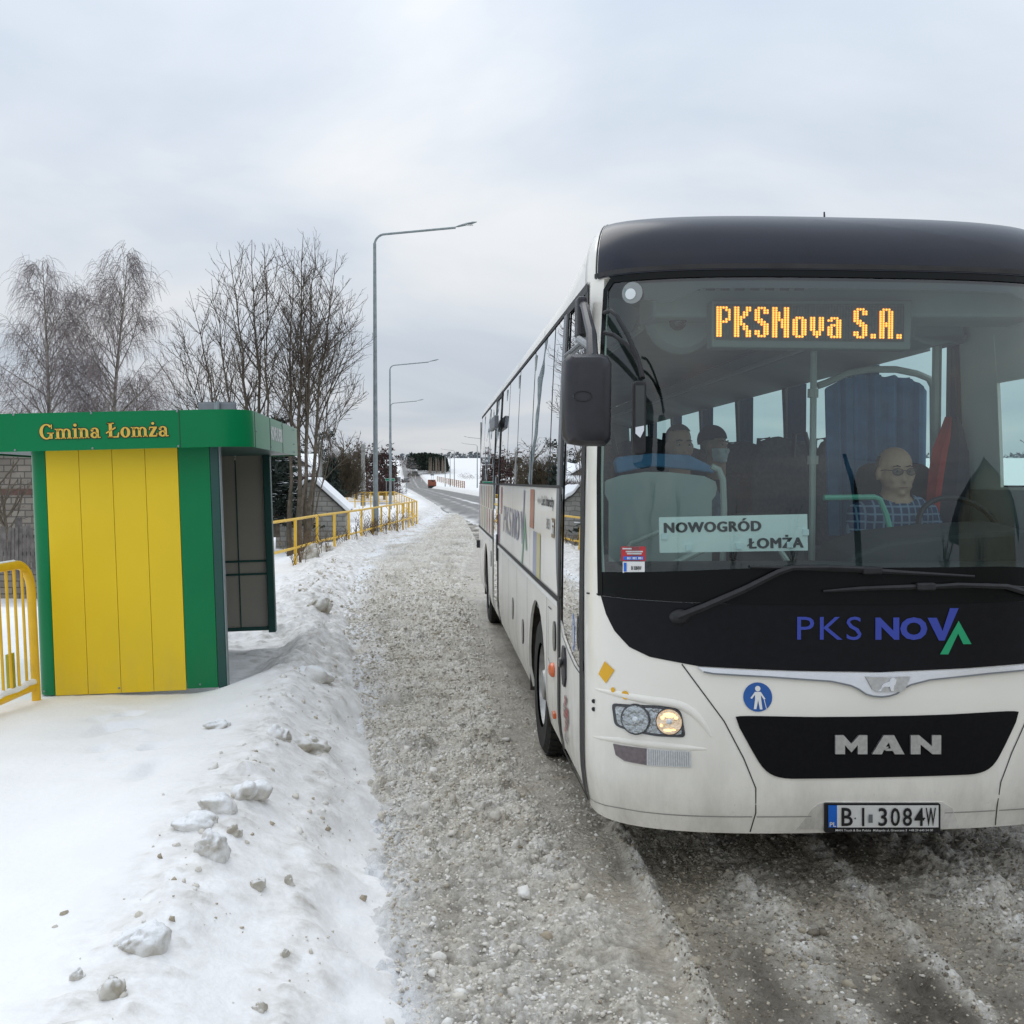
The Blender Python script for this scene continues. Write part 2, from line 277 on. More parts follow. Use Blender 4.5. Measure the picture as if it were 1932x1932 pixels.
class MB:
    def __init__(s): s.v = []; s.f = []
    def add(s, vs, fs):
        b = len(s.v); s.v += [tuple(x) for x in vs]; s.f += [tuple(i + b for i in f) for f in fs]; return s
    def box(s, c, d, mat=None):
        x, y, z = d[0] / 2, d[1] / 2, d[2] / 2
        vs = [Vector(p) for p in ((-x, -y, -z), (x, -y, -z), (x, y, -z), (-x, y, -z), (-x, -y, z), (x, -y, z), (x, y, z), (-x, y, z))]
        if mat: vs = [mat @ p for p in vs]
        vs = [p + Vector(c) for p in vs]
        return s.add(vs, [(0, 3, 2, 1), (4, 5, 6, 7), (0, 1, 5, 4), (1, 2, 6, 5), (2, 3, 7, 6), (3, 0, 4, 7)])
    def tube(s, pts, r, n=8, cap=True):
        pts = [Vector(p) for p in pts]; rs = r if isinstance(r, (list, tuple)) else [r] * len(pts)
        vs = []; fs = []; up = None
        for i, p in enumerate(pts):
            d = (pts[min(i + 1, len(pts) - 1)] - pts[max(i - 1, 0)]).normalized()
            if up is None:
                up = Vector((0, 0, 1)) if abs(d.z) < 0.9 else Vector((1, 0, 0))
            a = d.cross(up).normalized(); b = a.cross(d).normalized(); up = b
            for k in range(n):
                t = 2 * math.pi * k / n; vs.append(p + (a * math.cos(t) + b * math.sin(t)) * rs[i])
        for i in range(len(pts) - 1):
            for k in range(n): fs.append((i * n + k, i * n + (k + 1) % n, (i + 1) * n + (k + 1) % n, (i + 1) * n + k))
        if cap: fs.append(tuple(range(n - 1, -1, -1))); fs.append(tuple((len(pts) - 1) * n + k for k in range(n)))
        return s.add(vs, fs)
    def lathe(s, prof, n=16, c=(0, 0, 0), axis='Z', cap=True):   # prof: (r, h)
        vs = []; fs = []
        for r, h in prof:
            for k in range(n):
                t = 2 * math.pi * k / n; a, b = r * math.cos(t), r * math.sin(t)
                p = (a, b, h) if axis == 'Z' else ((h, a, b) if axis == 'X' else (b, h, a))
                vs.append(Vector(p) + Vector(c))
        for i in range(len(prof) - 1):
            for k in range(n): fs.append((i * n + k, i * n + (k + 1) % n, (i + 1) * n + (k + 1) % n, (i + 1) * n + k))
        if cap: fs.append(tuple(range(n - 1, -1, -1))); fs.append(tuple((len(prof) - 1) * n + k for k in range(n)))
        return s.add(vs, fs)
    def build_split(s, name, mat, parent=None):
        par = list(range(len(s.v)))
        def find(i):
            while par[i] != i: par[i] = par[par[i]]; i = par[i]
            return i
        for f in s.f:
            for k in f[1:]: par[find(k)] = find(f[0])
        gr = {}
        for f in s.f: gr.setdefault(find(f[0]), []).append(f)
        for fs in gr.values():
            ids = sorted({i for f in fs for i in f}); mp = {i: k for k, i in enumerate(ids)}; mesh_obj(name, [s.v[i] for i in ids], [tuple(mp[i] for i in f) for f in fs], mat, parent)
    def prism(s, poly, fn, depth):       # poly 2D, fn(x, y, d) -> point
        n = len(poly)
        vs = [fn(x, y, 0) for x, y in poly] + [fn(x, y, depth) for x, y in poly]
        fs = [tuple(range(n)), tuple(range(2 * n - 1, n - 1, -1))] + [(i, n + i, n + (i + 1) % n, (i + 1) % n) for i in range(n)]
        return s.add(vs, fs)
    def sphere(s, c, r, nu=12, nv=8):
        r = r if isinstance(r, (tuple, list)) else (r, r, r)
        vs = []; fs = []
        for j in range(nv + 1):
            ph = math.pi * j / nv - math.pi / 2
            for i in range(nu):
                t = 2 * math.pi * i / nu
                vs.append((c[0] + r[0] * math.cos(ph) * math.cos(t), c[1] + r[1] * math.cos(ph) * math.sin(t), c[2] + r[2] * math.sin(ph)))
        for j in range(nv):
            for i in range(nu): fs.append((j * nu + i, j * nu + (i + 1) % nu, (j + 1) * nu + (i + 1) % nu, (j + 1) * nu + i))
        return s.add(vs, fs)
    def build(s, name, mat, parent=None, smooth=False, bevel=0, fix=True):
        o = mesh_obj(name, s.v, s.f, mat, parent)
        bm = bmesh.new(); bm.from_mesh(o.data)
        bmesh.ops.remove_doubles(bm, verts=bm.verts, dist=1e-6)
        if fix: bmesh.ops.recalc_face_normals(bm, faces=bm.faces)
        if bevel: bmesh.ops.bevel(bm, geom=[x for x in bm.edges if x.calc_face_angle(0) > 0.5], offset=bevel, segments=2, affect='EDGES', profile=0.5)
        for f in bm.faces: f.smooth = smooth
        if smooth:
            for x in bm.edges:
                if x.calc_face_angle(0) > 0.7: x.smooth = False
        bm.to_mesh(o.data); bm.free(); return o
_tc = {}
def text_geo(s, size=1.0, bold=0.0, spacing=1.0):
    key = (s, bold, spacing)
    if key not in _tc:
        c = bpy.data.curves.new('t', 'FONT'); c.body = s; c.offset = bold; c.space_character = spacing; c.resolution_u = 3
        o = bpy.data.objects.new('t', c); COL.objects.link(o)
        bpy.context.view_layer.update()
        me = bpy.data.meshes.new_from_object(o.evaluated_get(bpy.context.evaluated_depsgraph_get()))
        bm = bmesh.new(); bm.from_mesh(me); bmesh.ops.triangulate(bm, faces=bm.faces)
        vs = [tuple(v.co) for v in bm.verts]; fs = [tuple(v.index for v in f.verts) for f in bm.faces]
        bm.free(); bpy.data.objects.remove(o); bpy.data.curves.remove(c); bpy.data.meshes.remove(me)
        _tc[key] = (vs, fs)
    vs, fs = _tc[key]
    x0 = min(v[0] for v in vs); x1 = max(v[0] for v in vs); y0 = min(v[1] for v in vs); y1 = max(v[1] for v in vs)
    return vs, fs, (x0, x1, y0, y1)
def fit_text(s, box, fn, name, mat, parent, bold=0.0, spacing=1.0, slant=0.0):
    """text stretched into box (x0,y0,x1,y1); fn(x, y) -> 3D point"""
    vs, fs, (a, b, c, d) = text_geo(s, 1, bold, spacing)
    X0, Y0, X1, Y1 = box
    pts = [fn(X0 + (v[0] - a) / (b - a) * (X1 - X0) + slant * (v[1] - c), Y0 + (v[1] - c) / (d - c) * (Y1 - Y0)) for v in vs]
    return mesh_obj(name, pts, fs, mat, parent)

# ------------------------------------------------------------------ numpy noise
def _h(ix, iy, seed):
    h = (ix.astype(np.int64) * 374761393 + iy.astype(np.int64) * 668265263 + seed * 1442695041) & 0xffffffff
    h = ((h ^ (h >> 13)) * 1274126177) & 0xffffffff
    h = ((h ^ (h >> 15)) * 2246822519) & 0xffffffff
    return ((h ^ (h >> 16)) & 0xffffff) / float(0xffffff)
def vn(x, y, seed=0):
    ix = np.floor(x); iy = np.floor(y); fx = x - ix; fy = y - iy
    fx = fx * fx * (3 - 2 * fx); fy = fy * fy * (3 - 2 * fy)
    a = _h(ix, iy, seed); b = _h(ix + 1, iy, seed); c = _h(ix, iy + 1, seed); d = _h(ix + 1, iy + 1, seed)
    return (a * (1 - fx) + b * fx) * (1 - fy) + (c * (1 - fx) + d * fx) * fy - 0.5
def fbm(x, y, seed=0, oct=4, gain=0.5):
    s = 0; a = 1.0
    for o in range(oct):
        s = s + a * vn(x, y, seed + o * 17); x = x * 2.03 + 3.7; y = y * 2.03 + 1.9; a *= gain
    return s
def clods(x, y, cell, prob, seed, flat=0.6):
    """height field of half-buried round lumps, one per occupied cell"""
    gx = np.floor(x / cell); gy = np.floor(y / cell); best = np.zeros_like(x)
    for dx in (-1, 0, 1):
        for dy in (-1, 0, 1):
            cx = gx + dx; cy = gy + dy
            px = (cx + _h(cx, cy, seed + 1)) * cell; py = (cy + _h(cx, cy, seed + 2)) * cell
            r = cell * (0.22 + 0.4 * _h(cx, cy, seed + 3) ** 2); on = _h(cx, cy, seed + 4) < prob
            d = np.sqrt((x - px) ** 2 + (y - py) ** 2) / r
            hh = np.where(on & (d < 1), flat * r * np.sqrt(np.clip(1 - d * d, 0, 1)), 0)
            best = np.maximum(best, hh)
    return best
def sm(a, b, x):
    t = np.clip((x - a) / (b - a), 0, 1); return t * t * (3 - 2 * t)

# ------------------------------------------------------------------ terrain
EY = np.array([-60, 0, 3.0, 3.68, 6.36, 9.6, 15.6, 26.5, 41, 60, 75, 120, 3000.])
EX = np.array([0.6, -0.15, -0.36, -0.44, -0.86, -1.52, -2.6, -3.75, -4.3, -4.5, -5.3, -10.3, 3.2 - 3000 * .113])
def XL(y): return 3.5 - .113 * y          # left edge of the asphalt; the road is 7 m wide
def E(y): return np.interp(y, EY, EX)
def far_base(x, y):
    xr = x + .113 * y
    up = np.interp(y, [-100, 240, 320, 400, 500, 650, 900, 1300, 3000], [0, 0, -0.2, 2.2, 5.6, 11.5, 20.5, 24, 24])
    st_ = np.interp(y, [12, 24, 34], [-3.2, -2.0, -1.0]); tl = x - E(y) - st_
    left = -1.2 * sm(0, -2.8, tl) * sm(13, 27, y) * (1 - sm(70, 130, y))
    field = 1.2 * sm(12, 60, xr) * sm(120, 260, y)
    return up + left + field
def bank(x, y):
    t = x - E(y)
    tc = np.interp(y, [0, 3, 4.5, 8.5, 11, 14, 25], [-.9, -.88, -.78, -.52, -.34, -.45, -.6])
    bw_ = np.interp(y, [7.6, 8.8, 11.6, 14], [1.2, .5, .35, 1.0])
    crest = np.interp(y, [-20, 3, 6, 9, 14, 22, 40, 60, 90], [.36, .37, .375, .37, .25, .17, .25, .3, .2])
    t = t + (.16 * fbm(x * 0 + 2.2, y * 1.9, 95, 4) + .10 * fbm(x * 5, y * 5, 96, 3)) * sm(-.6, -.1, t)
    s_r = sm(0.12, tc * 0.55, t); s_c = sm(tc * 0.45, tc, t)
    h = crest * (0.62 * s_r + 0.38 * s_c)
    back = sm(tc - .05, tc - .05 - bw_, t)
    flat = np.interp(y, [-20, 3, 6, 7.4, 8.3, 14, 22, 40, 60, 90], [.33, .34, .32, .25, .20, .12, .02, .16, .3, .2])
    h = h * (1 - back) + flat * back
    h = h - np.interp(y, [0, 40, 55, 3000], [.35, .35, .06, .06]) * sm(0.02, 0.35, t) + .62 * sm(0.2, 1.6, x - XL(y) - 7)
    return h, t, tc
def G(x, y, fine=True):
    x = np.asarray(x, float); y = np.asarray(y, float)
    h, t, tc = bank(x, y)
    near = 1 - sm(18, 45, y)
    h = h + far_base(x, y) * np.where(y > 12, 1, 0)
    h = h + 0.05 * fbm(x * .6, y * .6, 5, 3) * sm(0.1, -.4, t)
    # the ploughed crest: two strings of lumps
    w1 = np.exp(-((t - tc) / .20) ** 2); w2 = np.exp(-((t - tc * 0.42) / .10) ** 2)
    rough = near * (w1 + .8 * w2)
    if fine:
        wx = x + .05 * fbm(x * 7, y * 7, 91, 2); wy = y + .05 * fbm(x * 7 + 9, y * 7, 92, 2)
        h = h + rough * (0.40 * clods(wx, wy, .22, .30, 31, .7) + 0.65 * clods(wx, wy, .09, .34, 41, .8) + .05 * np.abs(fbm(x * 4, y * 4, 6, 4)))
        far_b = sm(9, 13, y) * (1 - sm(40, 60, y)) * sm(.2, -.2, t) * sm(-2.6, -1.2, t)
        h = h + far_b * (.8 * clods(wx, wy, .40, .30, 51, .5) + clods(wx, wy, .16, .40, 52, .7) + .08 * fbm(x * 2, y * 2, 53, 5))
        tramp = np.exp(-((x + 1.9 + .085 * (y - 8)) / .45) ** 2) * sm(8.3, 8.9, y) * (1 - sm(11.2, 12.4, y))
        h = h + tramp * (.07 * fbm(x * 6, y * 6, 61, 4) + .6 * clods(wx, wy, .14, .5, 62, .6) - .03)
        foot = np.exp(-((t + 1.55 + .2 * (y - 6.5)) / .22) ** 2) * sm(5.2, 5.8, y) * (1 - sm(7.3, 7.9, y))
        h = h - foot * .26 * np.clip(vn(x * 5.5, y * 4.5, 71) + .02, 0, .3) + foot * .03 * np.abs(fbm(x * 12, y * 12, 72, 3))
        h = h + .012 * fbm(x * 5, y * 3, 8, 3) * sm(0, -.4, t)
        # wind-swept shallow scallops on the smooth flank
        h = h + near * .02 * np.maximum(0, vn(x * 2.2 + y * .8, y * 2.6, 81)) * sm(-.2, -.9, t)
    return h
def gz(x, y): return float(G(np.array([x]), np.array([y]))[0])
RUT = .065
def L(x, y):
    """packed slush of the lay-by: height and masks"""
    t = x - E(y)
    r1 = np.interp(y, [0, 3.7, 4.5, 6.3, 9.6, 15, 22, 40, 60], [.8, .62, .50, .12, -.20, -.58, -.95, -1.0, -2]) + .05 * fbm(x * 0 + 3, y * 3, 11, 3)
    q = x + RUT * y
    wx = x + .03 * fbm(x * 11, y * 11, 93, 2); wy = y + .03 * fbm(x * 11 + 9, y * 11, 94, 2)
    f1 = fbm(x * 5, y * 5, 12, 5, .55); f2 = fbm(x * 16, y * 16, 13, 4, .6)
    c1 = clods(wx, wy, .085, .62, 14, .95); c2 = clods(wx, wy, .042, .75, 15, .95); c3 = clods(wx, wy, .24, .14, 16, .6)
    lump = .042 * f1 + .034 * f2 + c1 * .95 + c2 * 1.0 + c3
    slush = sm(r1 + .05, r1 - .18, x)
    slush = slush * (0.85 + .3 * fbm(x * 1.3, y * 1.3, 18, 2))
    hs = .055 + lump
    ice = .016 + .012 * fbm(x * 6, y * 6, 19, 4) + .25 * c1 * (fbm(x * 3, y * 3, 20, 2) > .08) 
    h = ice * (1 - slush) + hs * slush
    # ruts in front of the bus: q is constant along a rut
    front = sm(5.9, 5.2, y)
    qn = q + .035 * fbm(x * 0 + 1, y * 2.2, 21, 3)
    lines = sum(a_ * np.exp(-((qn - q0) / .007) ** 2) * np.clip(.6 + 2.2 * vn(x * 0 + q0 * 9, y * 1.7, 97), 0, 1) for q0, a_ in ((1.01, .012), (1.10, .010), (1.19, .009), (1.33, .008), (1.63, .011), (1.71, .012), (1.79, .010), (1.88, .009), (2.12, .009), (2.3, .008)))
    ridge = .045 * np.exp(-((qn - .93) / .05) ** 2) + .014 * np.exp(-((qn - 1.44) / .12) ** 2) + .018 * np.exp(-((qn - 1.95) / .06) ** 2) + .014 * np.exp(-((qn - 2.5) / .25) ** 2)
    rid = sm(.85, .95, qn)
    rr = ridge * (1 + 1.2 * f1 + .9 * f2) + np.clip(ridge / .035, 0, 1) * (.8 * c1 + .8 * c2 + .012 * f2)
    h = h * (1 - rid) + rid * (.004 + rr + (.026 * f2 + .8 * c2 + .028 * f1 + lines) * (.35 + .65 * sm(1.9, 2.6, qn)) + .5 * c1 * (vn(x * 3, y * 3, 23) > .12))
    h = h + rid * front * .010 * np.abs(fbm(x * 26, y * 26, 98, 3, .6))
    tread = ((qn > .97) & (qn < 1.27)) | ((qn > 1.6) & (qn < 1.86))
    h = h - np.where(tread, .006 * (np.sin(q * 105) > .55) + .004 * (np.sin(y * 60 + q * 30) > .8), 0)
    white = np.clip(slush * .95 + .8 * np.clip(ridge / .02, 0, 1) * rid + .32 * rid * sm(1.9, 2.7, qn) + .35 * (1 - rid) * (1 - slush) + .25 * rid * np.clip(.5 + 2 * fbm(x * 3, y * 2, 29, 3), 0, 1), 0, 1)
    wet = np.clip((1 - slush) * .8 * (1 - np.clip(ridge / .05, 0, 1)), 0, 1)
    dark = rid * (1 - np.clip(ridge / .018, 0, 1)) * np.clip(.52 + 1.7 * fbm(x * 2.2, y * 1.1, 24, 4), 0, 1) * (1 - .45 * sm(2.0, 2.5, qn))
    cav = .9 * np.clip(1.5 * fbm(x * 1.25, y * .9, 99, 4) - .12, 0, .75) + np.clip(-(f2 * .9 + f1 * .5) * 1.6 + .30 - (c1 + c2) * 16, 0, 1)  # broad grit patches, plus shade painted into the hollows between lumps
    h = h - .2 * sm(-.1, .5, x - XL(y) + .25 * fbm(x * 0, y * .7, 27, 3)) * sm(11, 15, y) - .3 * sm(58, 75, y)
    return h, white, wet, dark, cav, t

def grid_lines(lo, hi, d_lo, d_hi, step, ratio, cap=1e9):
    a = list(np.arange(d_lo, d_hi + 1e-9, step)); s = step; x = a[-1]
    while x < hi: s = min(s * ratio, cap); x += s; a.append(x)
    s = step; x = a[0]; b = []
    while x > lo: s = min(s * ratio, cap); x -= s; b.append(x)
    return np.array(b[::-1] + a)
def grid_obj(name, X, Y, Z, mat, attrs=None):
    ny, nx = X.shape
    me = bpy.data.meshes.new(name)
    co = np.stack([X, Y, Z], -1).reshape(-1, 3)
    me.vertices.add(nx * ny); me.vertices.foreach_set('co', co.ravel())
    i = np.arange((ny - 1) * (nx - 1)); r = i // (nx - 1); c = i % (nx - 1); a = r * nx + c
    q = np.stack([a, a + 1, a + nx + 1, a + nx], -1)
    me.loops.add(q.size); me.loops.foreach_set('vertex_index', q.ravel().astype(np.int32))
    me.polygons.add(len(q)); me.polygons.foreach_set('loop_start', np.arange(0, q.size, 4, dtype=np.int32))
    me.polygons.foreach_set('use_smooth', np.ones(len(q), bool))
    me.update(calc_edges=True)
    for k, v in (attrs or {}).items():
        at_ = me.attributes.new(k, 'FLOAT', 'POINT'); at_.data.foreach_set('value', v.reshape(-1).astype(np.float32))
    me.materials.append(mat)
    o = bpy.data.objects.new(name, me); COL.objects.link(o); return o

def ground_mat():
    m = bpy.data.materials.new('snow_ground'); m.use_nodes = True; t = m.node_tree; b = t.nodes['Principled BSDF']
    b.inputs['Roughness'].default_value = .7; b.inputs['Specular IOR Level'].default_value = .2
    c = t.nodes.new('ShaderNodeTexCoord')
    at1 = t.nodes.new('ShaderNodeAttribute'); at1.attribute_name = 'dirt'
    n = t.nodes.new('ShaderNodeTexNoise'); n.inputs['Scale'].default_value = 9; n.inputs['Detail'].default_value = 8; n.inputs['Roughness'].default_value = .65
    t.links.new(c.outputs['Object'], n.inputs[0])
    ma = t.nodes.new('ShaderNodeMath'); ma.operation = 'MULTIPLY_ADD'; ma.inputs[1].default_value = 2.2; ma.inputs[2].default_value = -.75
    t.links.new(n.outputs[0], ma.inputs[0])
    mu = t.nodes.new('ShaderNodeMath'); mu.operation = 'MULTIPLY'; mu.use_clamp = True
    t.links.new(at1.outputs['Fac'], mu.inputs[0]); t.links.new(ma.outputs[0], mu.inputs[1])
    r = t.nodes.new('ShaderNodeMixRGB'); r.inputs[1].default_value = (.89, .885, .875, 1); r.inputs[2].default_value = (.33, .29, .23, 1)
    t.links.new(mu.outputs[0], r.inputs[0])
    n3 = t.nodes.new('ShaderNodeTexNoise'); n3.inputs['Scale'].default_value = .8; n3.inputs['Detail'].default_value = 5; t.links.new(c.outputs['Object'], n3.inputs[0])
    r3 = t.nodes.new('ShaderNodeMapRange'); r3.inputs['From Min'].default_value = .35; r3.inputs['From Max'].default_value = .65; r3.inputs['To Min'].default_value = .93; r3.inputs['To Max'].default_value = 1.03
    t.links.new(n3.outputs[0], r3.inputs[0])
    mm = t.nodes.new('ShaderNodeMixRGB'); mm.blend_type = 'MULTIPLY'; mm.inputs[0].default_value = 1
    t.links.new(r.outputs[0], mm.inputs[1]); t.links.new(r3.outputs[0], mm.inputs[2]); t.links.new(mm.outputs[0], b.inputs['Base Color'])
    n2 = t.nodes.new('ShaderNodeTexNoise'); n2.inputs['Scale'].default_value = 28; n2.inputs['Detail'].default_value = 6; t.links.new(c.outputs['Object'], n2.inputs[0])
    bp = t.nodes.new('ShaderNodeBump'); bp.inputs['Strength'].default_value = .6; bp.inputs['Distance'].default_value = .012
    t.links.new(n2.outputs[0], bp.inputs['Height']); t.links.new(bp.outputs[0], b.inputs['Normal'])
    return m
def slush_mat():
    m = bpy.data.materials.new('grey_slush'); m.use_nodes = True; t = m.node_tree; b = t.nodes['Principled BSDF']
    b.inputs['Specular IOR Level'].default_value = .4
    c = t.nodes.new('ShaderNodeTexCoord')
    def att(n):
        a = t.nodes.new('ShaderNodeAttribute'); a.attribute_name = n; return a.outputs['Fac']
    n = t.nodes.new('ShaderNodeTexNoise'); n.inputs['Scale'].default_value = 52; n.inputs['Detail'].default_value = 9; n.inputs['Roughness'].default_value = .8
    t.links.new(c.outputs['Object'], n.inputs[0])
    nb = t.nodes.new('ShaderNodeTexNoise'); nb.inputs['Scale'].default_value = 2.6; nb.inputs['Detail'].default_value = 6; t.links.new(c.outputs['Object'], nb.inputs[0])
    r1 = t.nodes.new('ShaderNodeValToRGB')
    cr = r1.color_ramp; cr.elements[0].position = .34; cr.elements[0].color = (.42, .375, .305, 1); cr.elements[1].position = .62; cr.elements[1].color = (.90, .89, .86, 1)
    x = cr.elements.new(.49); x.color = (.77, .74, .675, 1)
    t.links.new(n.outputs[0], r1.inputs[0])
    rb = t.nodes.new('ShaderNodeValToRGB'); cr = rb.color_ramp; cr.elements[0].position = .38; cr.elements[0].color = (.76, .72, .64, 1); cr.elements[1].position = .62; cr.elements[1].color = (1.12, 1.13, 1.14, 1)
    t.links.new(nb.outputs[0], rb.inputs[0])
    m1 = t.nodes.new('ShaderNodeMixRGB'); m1.blend_type = 'MULTIPLY'; m1.inputs[0].default_value = .75
    t.links.new(r1.outputs[0], m1.inputs[1]); t.links.new(rb.outputs[0], m1.inputs[2])
    base = t.nodes.new('ShaderNodeMixRGB'); base.inputs[1].default_value = (.41, .355, .27, 1)
    t.links.new(att('white'), base.inputs[0]); t.links.new(m1.outputs[0], base.inputs[2])
    dk = t.nodes.new('ShaderNodeMixRGB'); dk.inputs[2].default_value = (.085, .072, .055, 1)
    t.links.new(att('dark'), dk.inputs[0]); t.links.new(base.outputs[0], dk.inputs[1])
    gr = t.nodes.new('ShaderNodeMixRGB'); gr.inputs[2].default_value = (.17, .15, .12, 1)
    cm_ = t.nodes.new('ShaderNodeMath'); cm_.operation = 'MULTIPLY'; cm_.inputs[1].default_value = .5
    t.links.new(att('grit_shade'), cm_.inputs[0]); t.links.new(cm_.outputs[0], gr.inputs[0]); t.links.new(dk.outputs[0], gr.inputs[1])
    vo = t.nodes.new('ShaderNodeTexVoronoi'); vo.inputs['Scale'].default_value = 34; vo.inputs['Randomness'].default_value = 1
    wp = t.nodes.new('ShaderNodeVectorMath'); wp.operation = 'MULTIPLY_ADD'; wp.inputs[1].default_value = (.03, .03, .03); t.links.new(n.outputs[1], wp.inputs[0]); t.links.new(c.outputs['Object'], wp.inputs[2]); t.links.new(wp.outputs[0], vo.inputs[0])
    vr = t.nodes.new('ShaderNodeMapRange'); vr.inputs['From Min'].default_value = .38; vr.inputs['From Max'].default_value = .75; vr.inputs['To Max'].default_value = .30; t.links.new(vo.outputs['Distance'], vr.inputs[0])
    vm = t.nodes.new('ShaderNodeMixRGB'); vm.inputs[2].default_value = (.20, .17, .13, 1); t.links.new(vr.outputs[0], vm.inputs[0]); t.links.new(gr.outputs[0], vm.inputs[1]); gr = vm  # gaps between the grains darkened in the colour, as crevice shade
    sn_ = t.nodes.new('ShaderNodeMixRGB'); sn_.inputs[2].default_value = (.83, .835, .84, 1); t.links.new(att('snow'), sn_.inputs[0]); t.links.new(gr.outputs[0], sn_.inputs[1])
    t.links.new(sn_.outputs[0], b.inputs['Base Color'])
    mr = t.nodes.new('ShaderNodeMapRange'); mr.inputs['To Min'].default_value = .75; mr.inputs['To Max'].default_value = .20
    t.links.new(att('wet'), mr.inputs[0]); t.links.new(mr.outputs[0], b.inputs['Roughness'])
    n2 = t.nodes.new('ShaderNodeTexNoise'); n2.inputs['Scale'].default_value = 60; n2.inputs['Detail'].default_value = 6; t.links.new(c.outputs['Object'], n2.inputs[0])
    bp = t.nodes.new('ShaderNodeBump'); bp.inputs['Strength'].default_value = .8; bp.inputs['Distance'].default_value = .02
    hm = t.nodes.new('ShaderNodeMath'); hm.operation = 'MULTIPLY_ADD'; hm.inputs[1].default_value = -.6; t.links.new(vo.outputs['Distance'], hm.inputs[0]); t.links.new(n2.outputs[0], hm.inputs[2])
    t.links.new(hm.outputs[0], bp.inputs['Height']); t.links.new(bp.outputs[0], b.inputs['Normal'])
    return m
def asphalt_mat():
    m = bpy.data.materials.new('wet_asphalt'); m.use_nodes = True; t = m.node_tree; b = t.nodes['Principled BSDF']
    c = t.nodes.new('ShaderNodeTexCoord'); a = t.nodes.new('ShaderNodeAttribute'); a.attribute_name = 'snow'
    n = t.nodes.new('ShaderNodeTexNoise'); n.inputs['Scale'].default_value = .9; n.inputs['Detail'].default_value = 7
    mp = t.nodes.new('ShaderNodeMapping'); mp.inputs['Scale'].default_value = (1.6, .16, 1); mp.inputs['Rotation'].default_value = (0, 0, -.11)
    t.links.new(c.outputs['Object'], mp.inputs[0]); t.links.new(mp.outputs[0], n.inputs[0])
    r = t.nodes.new('ShaderNodeValToRGB'); r.color_ramp.elements[0].position = .35; r.color_ramp.elements[0].color = (.042, .040, .037, 1)
    r.color_ramp.elements[1].position = .7; r.color_ramp.elements[1].color = (.115, .105, .09, 1); t.links.new(n.outputs[0], r.inputs[0])
    mu = t.nodes.new('ShaderNodeMath'); mu.operation = 'MULTIPLY_ADD'; mu.inputs[1].default_value = 2.4; mu.inputs[2].default_value = -1.2; t.links.new(n.outputs[0], mu.inputs[0])
    ad = t.nodes.new('ShaderNodeMath'); ad.operation = 'ADD'; ad.use_clamp = True; t.links.new(mu.outputs[0], ad.inputs[0]); t.links.new(a.outputs['Fac'], ad.inputs[1])
    m2 = t.nodes.new('ShaderNodeMath'); m2.operation = 'MULTIPLY'; m2.use_clamp = True; t.links.new(ad.outputs[0], m2.inputs[0]); t.links.new(a.outputs['Fac'], m2.inputs[1])
    mx = t.nodes.new('ShaderNodeMixRGB'); mx.inputs[2].default_value = (.72, .72, .71, 1); t.links.new(m2.outputs[0], mx.inputs[0]); t.links.new(r.outputs[0], mx.inputs[1])
    t.links.new(mx.outputs[0], b.inputs['Base Color']); b.inputs['Roughness'].default_value = .45
    return m
# ------------------------------------------------------------------ ground sheets
gx = grid_lines(-1500, 1500, -3.4, .55, .03, 1.055, 40)
gy = grid_lines(-120, 2600, 2.6, 10.5, .03, 1.017, 40)
T, Y = np.meshgrid(gx, gy); X = T + E(Y)
Z = G(X, Y)
b_, t_, tc_ = bank(X, Y)
w = np.exp(-((t_ - tc_) / .22) ** 2) * .75 + np.exp(-((t_ - tc_ * .42) / .13) ** 2) * .8 + .7 * sm(-.14, .1, t_)
far_d = sm(9, 14, Y) * (1 - sm(50, 80, Y)) * sm(-1.9, -.8, t_) * .75
tr = np.exp(-((X + 1.9 + .085 * (Y - 8)) / .5) ** 2) * sm(8.3, 8.9, Y) * (1 - sm(11.2, 13, Y))
xr_ = X - XL(Y) - 7
roadside = sm(20, 40, Y) * (np.exp(-(xr_ / 1.6) ** 2) * .8 + .8 * np.exp(-((X - XL(Y) + .6) / .9) ** 2) * sm(60, 75, Y))
wx_ = X + .05 * fbm(X * 7, Y * 7, 91, 2); wy_ = Y + .05 * fbm(X * 7 + 9, Y * 7, 92, 2)
cr2 = (clods(wx_, wy_, .16, .40, 52, .7) > .004) * sm(8.5, 11, Y) * (1 - sm(40, 55, Y)) * sm(.25, -.1, t_) * sm(-1.9, -.9, t_) + (clods(wx_, wy_, .09, .34, 41, .8) > .003) * w * (1 - sm(9, 14, Y))
dirt = np.clip(.8 * cr2 + .8 * w * (1 - sm(10, 30, Y) * .6) + far_d + .9 * tr + roadside, 0, 1)
ground = tag(grid_obj('ground', X, Y, Z, ground_mat(), {'dirt': dirt}), 'snow covered verge and fields', None, None, 'structure')

